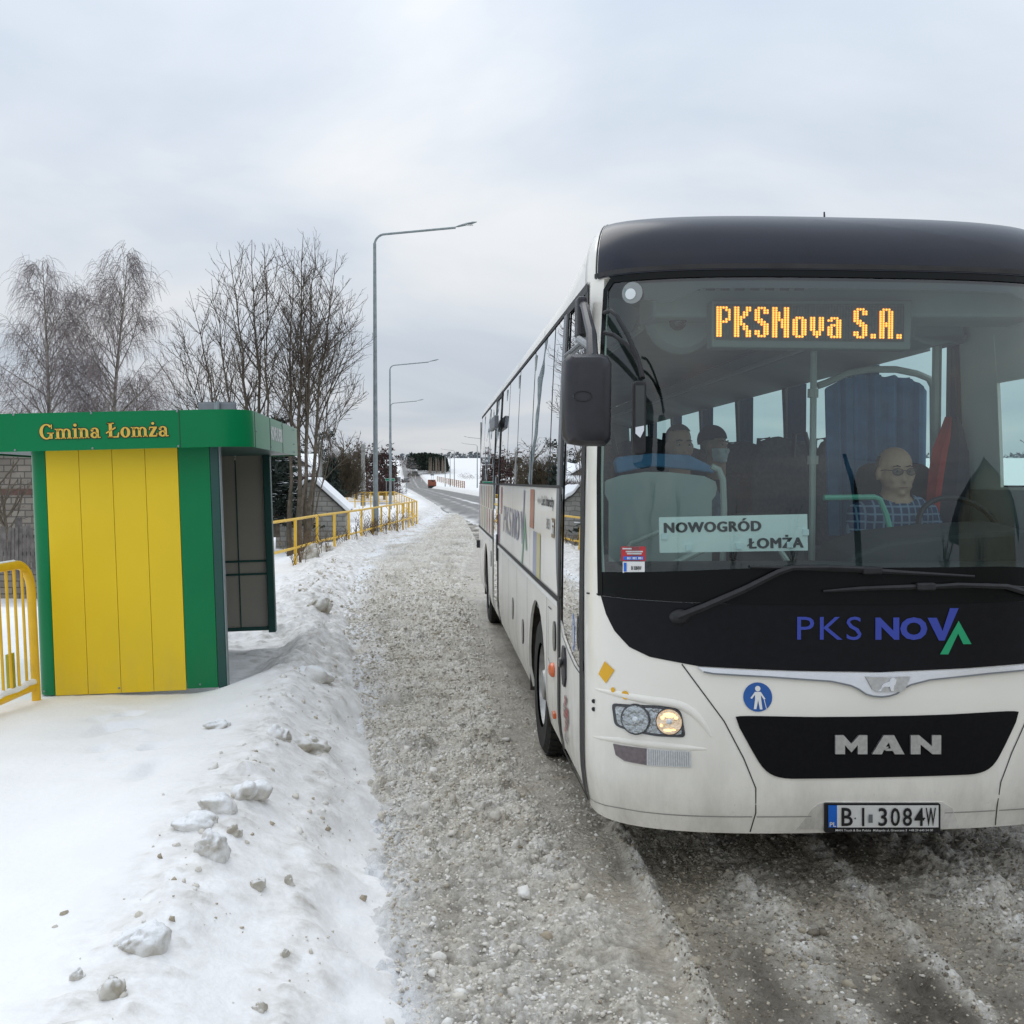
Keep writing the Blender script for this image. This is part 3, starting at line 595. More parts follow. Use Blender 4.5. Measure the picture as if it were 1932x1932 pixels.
lx = grid_lines(-.9, 14, -.15, 2.9, .0105, 1.06, .6)
ly = grid_lines(-10, 76, 2.95, 5.2, .0105, 1.009, 1.0)
T, Y = np.meshgrid(lx, ly); X = T + E(Y)
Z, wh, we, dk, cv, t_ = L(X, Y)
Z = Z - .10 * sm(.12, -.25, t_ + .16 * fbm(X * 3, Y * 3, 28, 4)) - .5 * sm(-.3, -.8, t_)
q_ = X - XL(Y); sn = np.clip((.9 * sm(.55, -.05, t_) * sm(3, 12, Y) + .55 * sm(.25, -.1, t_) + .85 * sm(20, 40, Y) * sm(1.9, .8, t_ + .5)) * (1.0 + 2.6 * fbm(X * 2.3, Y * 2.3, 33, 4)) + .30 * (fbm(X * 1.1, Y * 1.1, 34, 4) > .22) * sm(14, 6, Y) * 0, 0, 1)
layby = tag(grid_obj('layby', X, Y, Z, slush_mat(), {'white': wh, 'wet': we, 'dark': dk, 'grit_shade': cv, 'snow': sn}), 'lay-by covered in churned grey slush with tyre ruts', None, None, 'structure')

rx = np.concatenate([np.linspace(-.3, 7.3, 60)]); ry = grid_lines(10, 1500, 10, 60, .6, 1.03, 20)
T, Y = np.meshgrid(rx, ry); X = XL(Y) + T
Z = far_base(XL(Y) + 3.5, Y) + .035 - .04 * (np.abs(T - 3.5) / 3.5) ** 2 + np.interp(Y, [10, 14], [-.3, 0])
snowm = np.clip(1.0 * np.exp(-((T - 3.4 + .4 * vn(X * 0, Y * .05, 3)) / .35) ** 2) + .6 * np.exp(-(T / .4) ** 2) + .6 * np.exp(-((T - 7) / .4) ** 2) + .5 * np.exp(-((T - 1.9) / .25) ** 2) + .5 * (1 - sm(45, 75, Y)), 0, 1) * (1 - .45 * sm(90, 140, Y))
road = tag(grid_obj('road', X, Y, Z, asphalt_mat(), {'snow': snowm}), 'wet asphalt road climbing the hill', None, None, 'structure')

# ------------------------------------------------------------------ bus: developed body surface S(p, z), local X right, Y to the rear, Z up
PSI = math.radians(4.5); BO = Vector((1.68, 4.62, 0))
bl = Vector((math.cos(PSI), math.sin(PSI), 0)); ba = Vector((-math.sin(PSI), math.cos(PSI), 0))
def b2w(p): return BO + bl * p[0] + ba * p[1] + Vector((0, 0, p[2]))
def w2b(p):
    d = Vector(p) - BO; return Vector((d.dot(bl), d.dot(ba), p[2]))
BW, BN, BD, BLEN = 1.29, 3.0, .55, 12.25
_t = np.linspace(0, math.pi / 2, 1500)
_x = BW * np.sin(_t) ** (2 / BN); _y = BD * (1 - np.cos(_t) ** (2 / BN))
_p = np.concatenate([[0], np.cumsum(np.hypot(np.diff(_x), np.diff(_y)))]); PC = float(_p[-1])
_xu = np.interp(np.linspace(0, PC, 2001), _p, _x).tolist(); _yu = np.interp(np.linspace(0, PC, 2001), _p, _y).tolist()
ZK = [.30, .36, .45, .55, .9, 1.1, 1.25, 1.5, 2.0, 2.5, 2.95, 3.1]
ZY = [.085, .045, .012, 0, .010, .030, .041, .053, .078, .150, .285, .345]
WZ = [.955, .975, .99, 1, 1, 1, 1, .998, .99, .975, .957, .95]
_zg = np.linspace(.1, 3.3, 321); _k = np.exp(-(np.arange(-20, 21) / 9.) ** 2); _k /= _k.sum()
def _smo(v, keep): 
    a = np.interp(_zg, ZK, v); a[:] = a + np.where(_zg > 3.1, (_zg - 3.1) * .25 * keep, 0); return np.convolve(np.pad(a, 20, mode='edge'), _k, 'valid')
ZYS = _smo(ZY, 1); WZS = _smo(WZ, 0)
def smooth1(a, b, x):
    t = min(1, max(0, (x - a) / (b - a))); return t * t * (3 - 2 * t)
def S(p, z):
    a = abs(p)
    if a <= PC: k_ = a / PC * 2000; j_ = min(1999, int(k_)); g_ = k_ - j_; x = _xu[j_] * (1 - g_) + _xu[j_ + 1] * g_; y = _yu[j_] * (1 - g_) + _yu[j_ + 1] * g_
    else: x = BW; y = BD + a - PC
    if y > 11.6: x *= 1 - .10 * ((y - 11.6) / .65) ** 2
    zi = min(319.999, max(0., (z - .1) * 100)); i_ = int(zi); f_ = zi - i_
    y += (ZYS[i_] * (1 - f_) + ZYS[i_ + 1] * f_) * (1 - smooth1(0, 1.7, y))
    x *= WZS[i_] * (1 - f_) + WZS[i_ + 1] * f_
    return Vector((math.copysign(x, p) if p else 0.0, y, z))
def Sn(p, z):
    e = .004; du = S(p + e, z) - S(p - e, z); dw = S(p, z + e) - S(p, z - e)
    n = du.cross(dw); n.normalize(); return n
def sp(s): return -(PC + (s - BD)) if s >= BD else -float(np.interp(s, _y, _p))
def solve(u, v, guess=None):
    if guess: p, z = guess
    elif u < 1100:
        k = (u - CX) / F; s = (.394 - 4.519 * k) / (.0785 + k); s = max(.45, s); p = sp(s); z = CAMZ - (v - 908) / F * (4.52 + s)
    else: p = (u - 1667) / 418.; z = CAMZ - (v - 908) / 418.
    for _ in range(25):
        q = proj(b2w(S(p, z))); ru, rv = u - q[0], v - q[1]
        if abs(ru) + abs(rv) < .02: break
        e = 1e-3; qa = proj(b2w(S(p + e, z))); qb = proj(b2w(S(p, z + e)))
        a, b, c, d = (qa[0] - q[0]) / e, (qb[0] - q[0]) / e, (qa[1] - q[1]) / e, (qb[1] - q[1]) / e
        det = a * d - b * c
        if abs(det) < 1e-9: break
        dp = (ru * d - b * rv) / det; dz = (a * rv - c * ru) / det
        p += max(-.3, min(.3, dp)); z += max(-.3, min(.3, dz)); z = max(.2, min(3.1, z))
    return p, z
def pz(pts): return [solve(*q) for q in pts]
def mir(pts): return pts + [(-p, z) for p, z in reversed(pts) if abs(p) > 1e-6]
def rounded(poly, it=2):
    for _ in range(it):
        o = []
        for i in range(len(poly)):
            a = poly[i]; b = poly[(i + 1) % len(poly)]
            o += [(a[0] * .75 + b[0] * .25, a[1] * .75 + b[1] * .25), (a[0] * .25 + b[0] * .75, a[1] * .25 + b[1] * .75)]
        poly = o
    return poly
def fillet(poly, r, n=4):
    o = []
    for i in range(len(poly)):
        a, b, c = poly[i - 1], poly[i], poly[(i + 1) % len(poly)]; la = math.hypot(a[0] - b[0], a[1] - b[1]); lc = math.hypot(c[0] - b[0], c[1] - b[1]); ra, rc = min(r, .45 * la), min(r, .45 * lc)
        p0 = (b[0] + (a[0] - b[0]) * ra / la, b[1] + (a[1] - b[1]) * ra / la); p1 = (b[0] + (c[0] - b[0]) * rc / lc, b[1] + (c[1] - b[1]) * rc / lc)
        for k in range(n + 1): t = k / n; o.append(((1 - t) ** 2 * p0[0] + 2 * t * (1 - t) * b[0] + t * t * p1[0], (1 - t) ** 2 * p0[1] + 2 * t * (1 - t) * b[1] + t * t * p1[1]))
    return o
def patch(name, poly, mat, parent, off=0.0, th=0.0, step=.09, fn=None, nfn=None, crease=True):
    """fill a polygon of the developed surface with a fine mesh and wrap it on the body"""
    fn = fn or S; nfn = nfn or Sn
    ar = sum(poly[i][0] * poly[(i + 1) % len(poly)][1] - poly[(i + 1) % len(poly)][0] * poly[i][1] for i in range(len(poly)))
    if ar < 0: poly = poly[::-1]
    bm = bmesh.new(); vs = [bm.verts.new((x, y, 0)) for x, y in poly]; bm.faces.new(vs); bm.normal_update()
    bmesh.ops.triangulate(bm, faces=bm.faces, ngon_method='EAR_CLIP')
    xs = [q[0] for q in poly]; ys = [q[1] for q in poly]
    stx = step if isinstance(step, (int, float)) else step[0]; sty = step if isinstance(step, (int, float)) else step[1]
    for k in range(1, int((max(xs) - min(xs)) / stx) + 1):
        bmesh.ops.bisect_plane(bm, geom=bm.verts[:] + bm.edges[:] + bm.faces[:], plane_co=(min(xs) + k * stx + 1e-5, 0, 0), plane_no=(1, 0, 0))
    for k in range(1, int((max(ys) - min(ys)) / sty) + 1):
        bmesh.ops.bisect_plane(bm, geom=bm.verts[:] + bm.edges[:] + bm.faces[:], plane_co=(0, min(ys) + k * sty + 1e-5, 0), plane_no=(0, 1, 0))
    bm.normal_update()
    for f in bm.faces:
        if f.normal.z < 0: f.normal_flip()
    bm.verts.index_update()
    V = []; nn = []
    for v in bm.verts:
        n = nfn(v.co.x, v.co.y); nn.append(n); V.append(fn(v.co.x, v.co.y) + n * off)
    Fs = [[v.index for v in f.verts] for f in bm.faces]; nt_ = len(Fs)
    be = []
    if th:
        b = len(V)
        for e in bm.edges:
            if len(e.link_faces) == 1:
                l = e.link_loops[0]; be.append((l.vert.index, l.link_loop_next.vert.index))
        V = V + [V[i] - nn[i] * th for i in range(b)]
        Fs = Fs + [[i + b for i in reversed(f)] for f in Fs] + [[c, a, a + b, c + b] for a, c in be]
    bm.free()
    o = mesh_obj(name, V, Fs, mat, parent)
    o.data.polygons.foreach_set('use_smooth', [True] * nt_ + [True] * (nt_ if th else 0) + [False] * len(be))
    if th:
        bm = bmesh.new(); bm.from_mesh(o.data)
        for e in bm.edges:
            if e.calc_face_angle(0) > .8: e.smooth = False
        bm.to_mesh(o.data); bm.free()
    return o
def ribbon(mb, pts, w, off, fn=None, nfn=None, n=6):
    """thin strip of width w along developed points"""
    fn = fn or S; nfn = nfn or Sn
    q = []
    for i in range(len(pts) - 1):
        a, b = pts[i], pts[i + 1]; m = max(1, int(math.hypot(b[0] - a[0], b[1] - a[1]) / .08))
        for k in range(m): q.append((a[0] + (b[0] - a[0]) * k / m, a[1] + (b[1] - a[1]) * k / m))
    q.append(pts[-1]); vs = []
    for i, c in enumerate(q):
        a = q[max(0, i - 1)]; b = q[min(len(q) - 1, i + 1)]; dx, dy = b[0] - a[0], b[1] - a[1]; l = math.hypot(dx, dy) or 1
        nx, ny = -dy / l * w / 2, dx / l * w / 2
        for s_ in (1, -1): vs.append(fn(c[0] + s_ * nx, c[1] + s_ * ny) + nfn(c[0], c[1]) * off)
    mb.add(vs, [(2 * i, 2 * i + 1, 2 * i + 3, 2 * i + 2) for i in range(len(q) - 1)])
def Rf(p, q):         # roof shell: q 0 at the cant rail, 1 at the flat crest, up to 2 at the centreline
    r = S(p, 2.95)
    yk = r.y + .60 * (1 - smooth1(0, 1.9, r.y)); sd_ = smooth1(.7, 2.4, r.y); xk = r.x * (.87 - .19 * sd_)
    if q <= 1:
        a = q * math.pi / 2; e_ = .86 + .14 * sd_; c = 1 - max(0., math.cos(a)) ** e_; s_ = math.sin(a) ** e_ if q > 0 else 0.0
        return Vector((r.x + (xk - r.x) * c, r.y + (yk - r.y) * c, 2.95 + (.345 - .03 * sd_) * s_))
    f = q - 1; x = xk * (1 - f)
    return Vector((x, yk, 3.295 - .03 * sd_ + .045 * (1 - (1 - f) ** 2)))
def Rn(p, q):
    e = .004; du = Rf(p + e, q) - Rf(p - e, q); dw = Rf(p, q + e) - Rf(p, q - e)
    n = du.cross(dw)
    if n.length < 1e-9: return Vector((0, 0, 1))
    n.normalize(); return n
bus = empty('bus', BO, (0, 0, PSI), 'large white intercity bus standing in the lay-by with black windscreen and lit amber display', 'bus')

# -- front skin pieces, outlined in the picture's coordinates and solved onto the body
PD = sp(.50)                                     # front edge of the front door
mask_low = pz([(1134.6, 1124), (1144, 1157.5), (1160, 1190), (1188, 1220.6), (1225.7, 1239), (1286.5, 1251), (1319, 1257), (1400, 1261.5), (1496.7, 1265.5), (1627.5, 1267.5)]) + [(0, solve(1672, 1268)[1])]
glass_low = pz([(1134.6, 1124), (1272, 1136), (1370, 1139.5)]) + [(0, solve(1667, 1141)[1])]
glass_left = pz([(1141, 527), (1137, 640), (1132, 760), (1129.5, 900), (1130, 1020)])
zt = 2.95
pl_top = -1.19
wl_top = (glass_left[0][0], 2.935)
half = [(0, 2.935), (glass_left[0][0] + .05, 2.935), (glass_left[0][0], 2.90)] + glass_left[1:] + glass_low
windshield = patch('windshield', mir(half[1:]) , M['windshield'], bus, .004, 0, .08)
half = glass_low[::-1] + mask_low[1:]
patch('front_mask', mir(half[1:]), M['mask'], bus, .004, .02, .06)
# dark printed border of the windscreen: rim, bottom band, top band
bd = MB()
edge = [(0, 2.93), (glass_left[0][0] + .06, 2.93), (glass_left[0][0] + .015, 2.88)] + [(a + .012, b) for a, b in glass_left[1:]] + [glass_low[0]]
ribbon(bd, edge, .035, .009); ribbon(bd, [(-a, b) for a, b in edge], .035, .009)
ribbon(bd, [(a, b + .012) for a, b in glass_low] , .018, .009); ribbon(bd, [(-a, b + .012) for a, b in glass_low], .018, .009)
bd.build_split('windshield_border', M['frit'], windshield)
bz = [solve(1128, 1078)[1], solve(1400, 1072)[1]]
gl0 = glass_low[0]
patch('windshield_band', [(gl0[0] + .01, bz[0]), (-.6, bz[1]), (.6, bz[1]), (-gl0[0] - .01, bz[0]), (-gl0[0] - .005, gl0[1] + .003), (.6, glass_low[2][1] - .002), (0, glass_low[3][1] - .002), (-.6, glass_low[2][1] - .002), (gl0[0] + .005, gl0[1] + .003)], M['frit'], windshield, .007, 0, .08)
patch('windshield_top_band', [(-1.14, 2.93), (-1.14, 2.83), (-.95, 2.80), (-.80, 2.865), (.80, 2.865), (.95, 2.80), (1.14, 2.83), (1.14, 2.93)], M['black'], windshield, -.010, 0, .08)
# white lower front
zb = solve(1500, 1571)[1]
bot = [(-1.6, zb - .0), (0, zb)]
zl = solve(1131, 1118)[1]
up_ = [(PD, zl), (glass_low[0][0] - .003, zl)] + mask_low
front_low = [(PD, .335), (-.9, .335), (.9, .335), (-PD, .335)] + [(-a, b) for a, b in up_[:-1]] + up_[::-1]
grl = pz([(1384, 1353), (1400, 1350.5), (1450, 1351), (1560, 1353)]) + [(0, solve(1672, 1354)[1])]
grb = [(0, solve(1672, 1470)[1])] + pz([(1500, 1469), (1475, 1467.5), (1456, 1462), (1441, 1451), (1427, 1431)])
hl = pz([(1154.5, 1326.5), (1235, 1330.5), (1277, 1336), (1286, 1345), (1294, 1391), (1240, 1389), (1188, 1379), (1160, 1368)])
il = pz([(1158, 1403), (1221, 1412), (1303, 1417.5), (1304, 1447), (1221, 1443), (1179, 1435), (1163, 1424)])
patch('front_panel', front_low, M['white'], bus, 0, .03, .05)
# A-pillars
for sg in (-1, 1):
    pil = [(PD, zl), (PD, 2.95)] + [(glass_left[0][0] + .03, 2.95)] + [(a - .004, b) for a, b in glass_left] + [(glass_low[0][0] - .003, zl)]
    patch('corner_pillar', [(sg * -1 * a, b) for a, b in pil], M['white'], bus, .001, .03, .06)
# roof: dark cap and white shell
pcap = glass_left[0][0] - .045
capq = 1.62
patch('roof_cap', [(pcap, 0), (-pcap, 0), (-pcap, 1), (-pcap * .98, capq), (pcap * .98, capq), (pcap, 1)], M['cap'], bus, .012, .03, (.08, .08), Rf, Rn)
pe = sp(BLEN - .05)
roofp = []
patch('roof', [(pe, 0), (-pe, 0), (-pe, 1.97), (pe, 1.97)], M['white'], bus, 0, 0, (.16, .12), Rf, Rn)
s_ = MB(); ribbon(s_, [(pcap - .01, .0), (pcap - .01, 1.5)], .02, .014, Rf, Rn); ribbon(s_, [(pcap - .03, 0.02), (-pcap + .03, .02)], .03, .014, Rf, Rn)
ribbon(s_, [(PD - .12, .02), (PD - .12, 1.3)], .014, .004, Rf, Rn)
for k in range(1, 5): ribbon(s_, [(sp(2.2 * k + .6), .05), (sp(2.2 * k + .6), 1.3)], .012, .004, Rf, Rn)
s_.build_split('roof_seam', M['seam'], bus)
rear = MB()
ring = []
for z in (.36, 1.0, 2.0, 2.95): ring.append([S(pe * (-1) ** k, z) for k in (0, 1)])
vs = [p for r in ring for p in r] + [Rf(pe, .6), Rf(-pe, .6), Rf(pe, 1.2), Rf(-pe, 1.2)]
rear.add(vs, [(2 * i, 2 * i + 1, 2 * i + 3, 2 * i + 2) for i in range(5)])
rear.build('rear_panel', M['white'], bus, fix=False)

# -- front details
patch('grille', rounded(grl[:-1] + [(-p, z) for p, z in grl[:-1][::-1]] + [(-p, z) for p, z in grb[1:][::-1]] + grb[1:], 1), M['grille'], bus, .006, .03, .06)
cl = pz([(1315.5, 1258), (1420, 1264.5), (1520, 1267.5), (1630, 1269)]) + [(0, solve(1672, 1270)[1])]
cb = [(0, solve(1672, 1314)[1])] + pz([(1646, 1313), (1632, 1309), (1618, 1299.5), (1604, 1293), (1567, 1285), (1450, 1276.5), (1345, 1270.5), (1327, 1267)])
patch('chrome_strip', cl[:-1] + [(-p, z) for p, z in cl[:-1][::-1]] + [(-p, z) for p, z in cb[1:][::-1]] + cb[1:], M['chrome'], bus, .012, .02, .05)
em = [(a, b) for a, b in pz([(1630, 1276), (1672, 1277), (1714, 1275.5), (1704, 1300), (1695, 1305), (1652, 1305), (1643, 1300)])]
ed_ = MB(); ribbon(ed_, cb[::-1] + [(-a, b) for a, b in cb[1:]], .007, .013); ed_.build('chrome_shade_line', M['sign_back'], bus, fix=False)  # dark line painting the shade along the strip's lower edge
emblem = patch('emblem', em, M['silver'], bus, .020, .008, .05)
c0 = solve(1672, 1290)
def efn(x, y, d=0): return S(c0[0] + x, c0[1] + y) + Sn(c0[0], c0[1]) * (.021 + d)
lion = [(-.052, -.030), (-.036, -.030), (-.033, -.018), (-.020, -.010), (.006, -.012), (.010, -.030), (.024, -.030), (.022, -.024), (.026, -.005), (.034, .004), (.034, .012), (.040, .016), (.030, .026), (.022, .031), (.010, .024), (.004, .012), (-.018, .006), (-.030, -.004), (-.036, -.018), (-.046, -.026)]
MB().prism(lion, efn, .006).build('lion_relief', M['chrome'], emblem)
# maker's letters
def surf(box_px, off):
    """a flat local frame on the body under a pixel box: returns fn(x, y, d) with x,y in metres of the box and its size"""
    a = solve(box_px[0], box_px[3]); b = solve(box_px[2], box_px[3]); c = solve(box_px[0], box_px[1])
    return a, b, c
def place(px, off):          # px = (u0, v_top, u1, v_bottom): map unit square to the body
    bl_, br_, tl_, tr_ = solve(px[0], px[3]), solve(px[2], px[3]), solve(px[0], px[1]), solve(px[2], px[1])
    def fn(x, y, d=0):
        p = (bl_[0] * (1 - x) + br_[0] * x) * (1 - y) + (tl_[0] * (1 - x) + tr_[0] * x) * y
        z = (bl_[1] * (1 - x) + br_[1] * x) * (1 - y) + (tl_[1] * (1 - x) + tr_[1] * x) * y
        return S(p, z) + Sn(p, z) * (off + d)
    return fn
fM = place((1573, 1385.5, 1771.5, 1421), .008)
let = MB()
def lp(poly, x0, w): let.prism([(x0 + x * w, y) for x, y in poly], lambda x, y, d: fM(x, y, d), .012)
lp([(0, 0), (0, 1), (.26, 1), (.5, .55), (.74, 1), (1, 1), (1, 0), (.70, 0), (.70, .48), (.5, .10), (.30, .48), (.30, 0)], 0, .30)
lp([(0, 0), (.36, 1), (.68, 1), (.68, 1), (.52, .62), (.42, .40), (.52, .40), (.42, .22), (.36, .22), (.30, 0)], .345, .305)
lp([(.68, 1), (1, 0), (.70, 0), (.64, .18), (.42, .18), (.42, .30), (.58, .30), (.52, .62)], .345, .305)
lp([(0, 0), (0, 1), (.28, 1), (.70, .42), (.70, 1), (1, 1), (1, 0), (.72, 0), (.32, .52), (.32, 0)], .71, .29)
let.build('maker_lettering', M['silver'], bus)
# operator logo on the mask
flogo = place((1502, 1146, 1834, 1236), .008)
def bx(x0, y0, x1, y1): return lambda x, y: flogo(x, y)
U = lambda u: (u - 1502) / 332.; V = lambda v: 1 - (v - 1146) / 90.
logo = fit_text('PKS', (U(1503), V(1207), U(1622), V(1163)), flogo, 'operator_logo', M['navy'], bus, 0.0, 1.12)
fit_text('NO', (U(1648), V(1207), U(1746), V(1164)), flogo, 'bold_lettering', M['navy'], logo, .045)
lm = MB(); lm.add([flogo(U(a), V(b)) for a, b in [(1746, 1165), (1764, 1165), (1775, 1190), (1789, 1147), (1806, 1147), (1779, 1208), (1768, 1208)]], [(0, 1, 2, 6), (2, 3, 4, 5), (2, 5, 6)])
lm.build('logo_tick', M['navy'], logo, fix=False)
lm = MB(); lm.add([flogo(U(a), V(b)) for a, b in [(1770, 1234), (1806, 1171), (1831, 1215), (1815, 1215), (1805, 1195), (1786, 1234)]], [(0, 5, 4, 1), (1, 4, 3, 2)])
lm.build('logo_chevron', M['logo_green'], logo, fix=False)
# blind-passenger disc
dc = solve(1429.4, 1315)
rd = .0655
def disc(name, c, r, mat, parent, off, n=28): return patch(name, [(c[0] + r * math.cos(2 * math.pi * k / n), c[1] + r * math.sin(2 * math.pi * k / n)) for k in range(n)], mat, parent, off, 0, .05)
d0 = disc('blue_disc_sticker', dc, rd, M['blue'], bus, .004)
fg = MB()
fgm = lambda x, y: S(dc[0] + x * rd, dc[1] + y * rd) + Sn(*dc) * .0065
fg.add([fgm(.0 + .19 * math.cos(2 * math.pi * k / 14), .58 + .19 * math.sin(2 * math.pi * k / 14)) for k in range(14)], [tuple(range(14))])
for poly in ([(-.2, .36), (.2, .36), (.22, -.15), (-.2, -.15)], [(-.2, .36), (-.2, .16), (-.42, -.12), (-.52, -.06)], [(.2, .36), (.52, -.12), (.40, -.16), (.2, .14)], [(-.2, -.15), (0.02, -.15), (-.12, -.82), (-.30, -.82)], [(0, -.15), (.22, -.15), (.30, -.84), (.12, -.84)], [(.40, -.16), (.45, -.16), (.60, -.80), (.55, -.80)]):
    fg.add([fgm(x, y) for x, y in poly], [tuple(range(len(poly)))])
fg.build('pictogram', M['sign_white'], d0, fix=False)
# yellow card and dots by the lamp
patch('yellow_card_sticker', pz([(1141.6, 1247.5), (1160, 1264.5), (1144, 1289), (1130, 1271.5)]), M['sticker_yellow'], bus, .004, 0, .05)
disc('yellow_dot_sticker', solve(1157, 1301.5), .012, M['sticker_yellow'], bus, .004, 14)
disc('yellow_dot_sticker', solve(1180, 1311.5), .020, M['sticker_yellow'], bus, .004, 14)
pk = MB()
for v in (1323, 1338): 
    q = solve(1121, v); pk.lathe([(.010, 0), (.010, .012)], 12, tuple(S(*q) + Sn(*q) * .002 + Vector((0, -.004, 0))), 'Y')
pk.build_split('parking_sensor', M['plastic'], bus)
# panel gaps of the bumper
sm_ = MB()
seam = pz([(1286.5, 1253), (1366, 1360.5), (1403, 1430.6), (1425.7, 1486.7), (1425.7, 1533), (1415, 1569)])
ribbon(sm_, seam, .0055, .003); ribbon(sm_, [(-a, b) for a, b in seam], .0055, .003)
low = pz([(1113.6, 1505), (1169.7, 1524), (1253.8, 1535.7), (1419, 1540.5)])
s2 = MB()
ribbon(s2, low, .005, .003); ribbon(s2, [(-a, b) for a, b in low], .005, .003)
ribbon(s2, [(low[-1][0] + .02, low[-1][1]), (-.32, low[-1][1])], .005, .003); ribbon(s2, [(-low[-1][0] - .02, low[-1][1]), (.32, low[-1][1])], .005, .003)
ribbon(sm_, pz([(1108, 1119), (1132, 1121.5)]), .008, .004)
sm_.build_split('bumper_seam', M['seam'], bus); s2.build_split('bumper_crease', M['seam2'], bus)
# moulded brows over and under the lamps
for sg in (1, -1):
    for nm, pth, rr in (('lamp_brow', [(1124, 1300), (1160, 1308), (1215, 1320), (1262, 1326), (1290, 1333), (1312, 1348), (1332, 1372), (1345, 1395)], [.003, .010, .014, .015, .015, .014, .010, .003]),
                        ('lamp_ledge', [(1120, 1390), (1165, 1396), (1230, 1405), (1290, 1411), (1344, 1414)], [.003, .010, .013, .011, .002])):
        q = pz(pth); dense = []; rd_ = []
        for i in range(len(q) - 1):
            for k in range(5): f_ = k / 5; dense.append((q[i][0] * (1 - f_) + q[i + 1][0] * f_, q[i][1] * (1 - f_) + q[i + 1][1] * f_)); rd_.append(rr[i] * (1 - f_) + rr[i + 1] * f_)
        for _ in range(3): dense = [dense[0]] + [((dense[i - 1][0] + 2 * dense[i][0] + dense[i + 1][0]) / 4, (dense[i - 1][1] + 2 * dense[i][1] + dense[i + 1][1]) / 4) for i in range(1, len(dense) - 1)] + [dense[-1]]
        MB().tube([S(sg * a, b) - Sn(sg * a, b) * r_ * 1.35 for (a, b), r_ in zip(dense, rd_ + [rr[-1]])], [q_ * 1.9 for q_ in rd_] + [rr[-1] * 1.9], 14).build(nm, M['white'], bus, smooth=True)
    # headlight: black housing, two round reflectors, clear cover
    h = patch('headlight', fillet([(sg * a, b) for a, b in hl], .022), M['plastic'], bus, .004, .02, .04)
    inner = [(sum(a for a, b in hl) / 8 + (a - sum(a for a, b in hl) / 8) * .90, sum(b for a, b in hl) / 8 + (b - sum(b for a, b in hl) / 8) * .82) for a, b in hl]
    patch('lamp_bowl', fillet([(sg * a, b) for a, b in inner], .018), M['reflector'], h, .006, 0, .03)
    for u, v, rr, lit in ((1200, 1356.5, .066, False), (1263, 1361, .058, True)):
        c = solve(u, v); c = (sg * c[0], c[1]); P = S(*c); n_ = Sn(*c)
        rot = n_.to_track_quat('Z', 'Y').to_matrix().to_4x4()
        mb = MB(); mb.lathe([(rr * 1.0, .013), (rr * .94, .013), (rr * .80, .009), (rr * .5, .0075), (.004, .007)], 24)
        mb.v = [tuple(P + (rot @ Vector(p))) for p in mb.v]
        o = mb.build('reflector', M['lit_reflector' if lit else 'reflector'], h, smooth=True)
        mb = MB(); mb.lathe([(rr * 1.08, .006), (rr * 1.07, .0135), (rr * .99, .0145)], 28, cap=False); mb.v = [tuple(P + (rot @ Vector(p))) for p in mb.v]; mb.build('bezel', M['plastic'], h, smooth=True)
        mb = MB(); mb.lathe([(.011, .009), (.016, .011), (.012, .015), (.003, .016)], 14); mb.v = [tuple(P + rot @ Vector(p)) for p in mb.v]
        mb.build('bulb', M['chrome'], h, smooth=True)
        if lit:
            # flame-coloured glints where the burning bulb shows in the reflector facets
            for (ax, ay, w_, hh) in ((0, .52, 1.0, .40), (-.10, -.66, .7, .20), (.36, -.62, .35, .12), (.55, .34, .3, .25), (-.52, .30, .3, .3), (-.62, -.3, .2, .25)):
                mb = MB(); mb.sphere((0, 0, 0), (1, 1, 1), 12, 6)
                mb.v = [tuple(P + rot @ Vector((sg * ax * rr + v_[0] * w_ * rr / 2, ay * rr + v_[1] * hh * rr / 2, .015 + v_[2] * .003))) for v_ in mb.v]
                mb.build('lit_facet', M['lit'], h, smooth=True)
    patch('lamp_cover', fillet([(sg * a, b) for a, b in hl], .022), M['lens'], h, .022, 0, .04)
    i_ = patch('indicator', [(sg * a, b) for a, b in (il[:2] + il[4:])], M['smoke'], bus, .007, .02, .04)
    i2 = patch('fog_lamp', [(sg * a, b) for a, b in (il[1:5])], M['ribbed'], bus, .007, .02, .04)
    rb = MB()
    for k in range(1, 20):
        a = il[1]; b = il[2]; c = il[4]; d = il[3]; f_ = k / 20
        ribbon(rb, [(sg * (a[0] + (b[0] - a[0]) * f_), a[1] + (b[1] - a[1]) * f_ - .003), (sg * (c[0] + (d[0] - c[0]) * f_), c[1] + (d[1] - c[1]) * f_ + .003)], .0022, .0075)
    rb.build('lens_ribs', M['sign_back'], i2, fix=False)
# registration plate in its recess
rec = pz([(1502, 1563.5), (1534, 1524), (1543, 1517), (1557, 1512.5), (1777, 1512.5), (1796, 1524), (1809, 1561.5)])
patch('plate_recess', rec, M['white_side'], bus, .003, .01, .05)
fpl = place((1553.5, 1513.5, 1771.5, 1567), .014)
pl_ = MB().prism([(0.01, 0), (.99, 0), (1, .03), (1, .97), (.99, 1), (.01, 1), (0, .97), (0, .03)], lambda x, y, d: fpl(x, y, d - .02), .02).build('number_plate', M['ink'], bus)
MB().add([fpl(a, b, .002) for a, b in ((.105, .20), (.98, .20), (.98, .955), (.105, .955))], [(0, 1, 2, 3)]).build('plate_face', M['sign_white'], pl_, fix=False)
MB().add([fpl(a, b, .002) for a, b in ((.03, .20), (.105, .20), (.105, .955), (.03, .955))], [(0, 1, 2, 3)]).build('euro_band', M['eu_blue'], pl_, fix=False)
fit_text('PL', (.04, .235, .095, .40), lambda x, y: fpl(x, y, .004), 'country_lettering', M['sign_white'], pl_, .02)
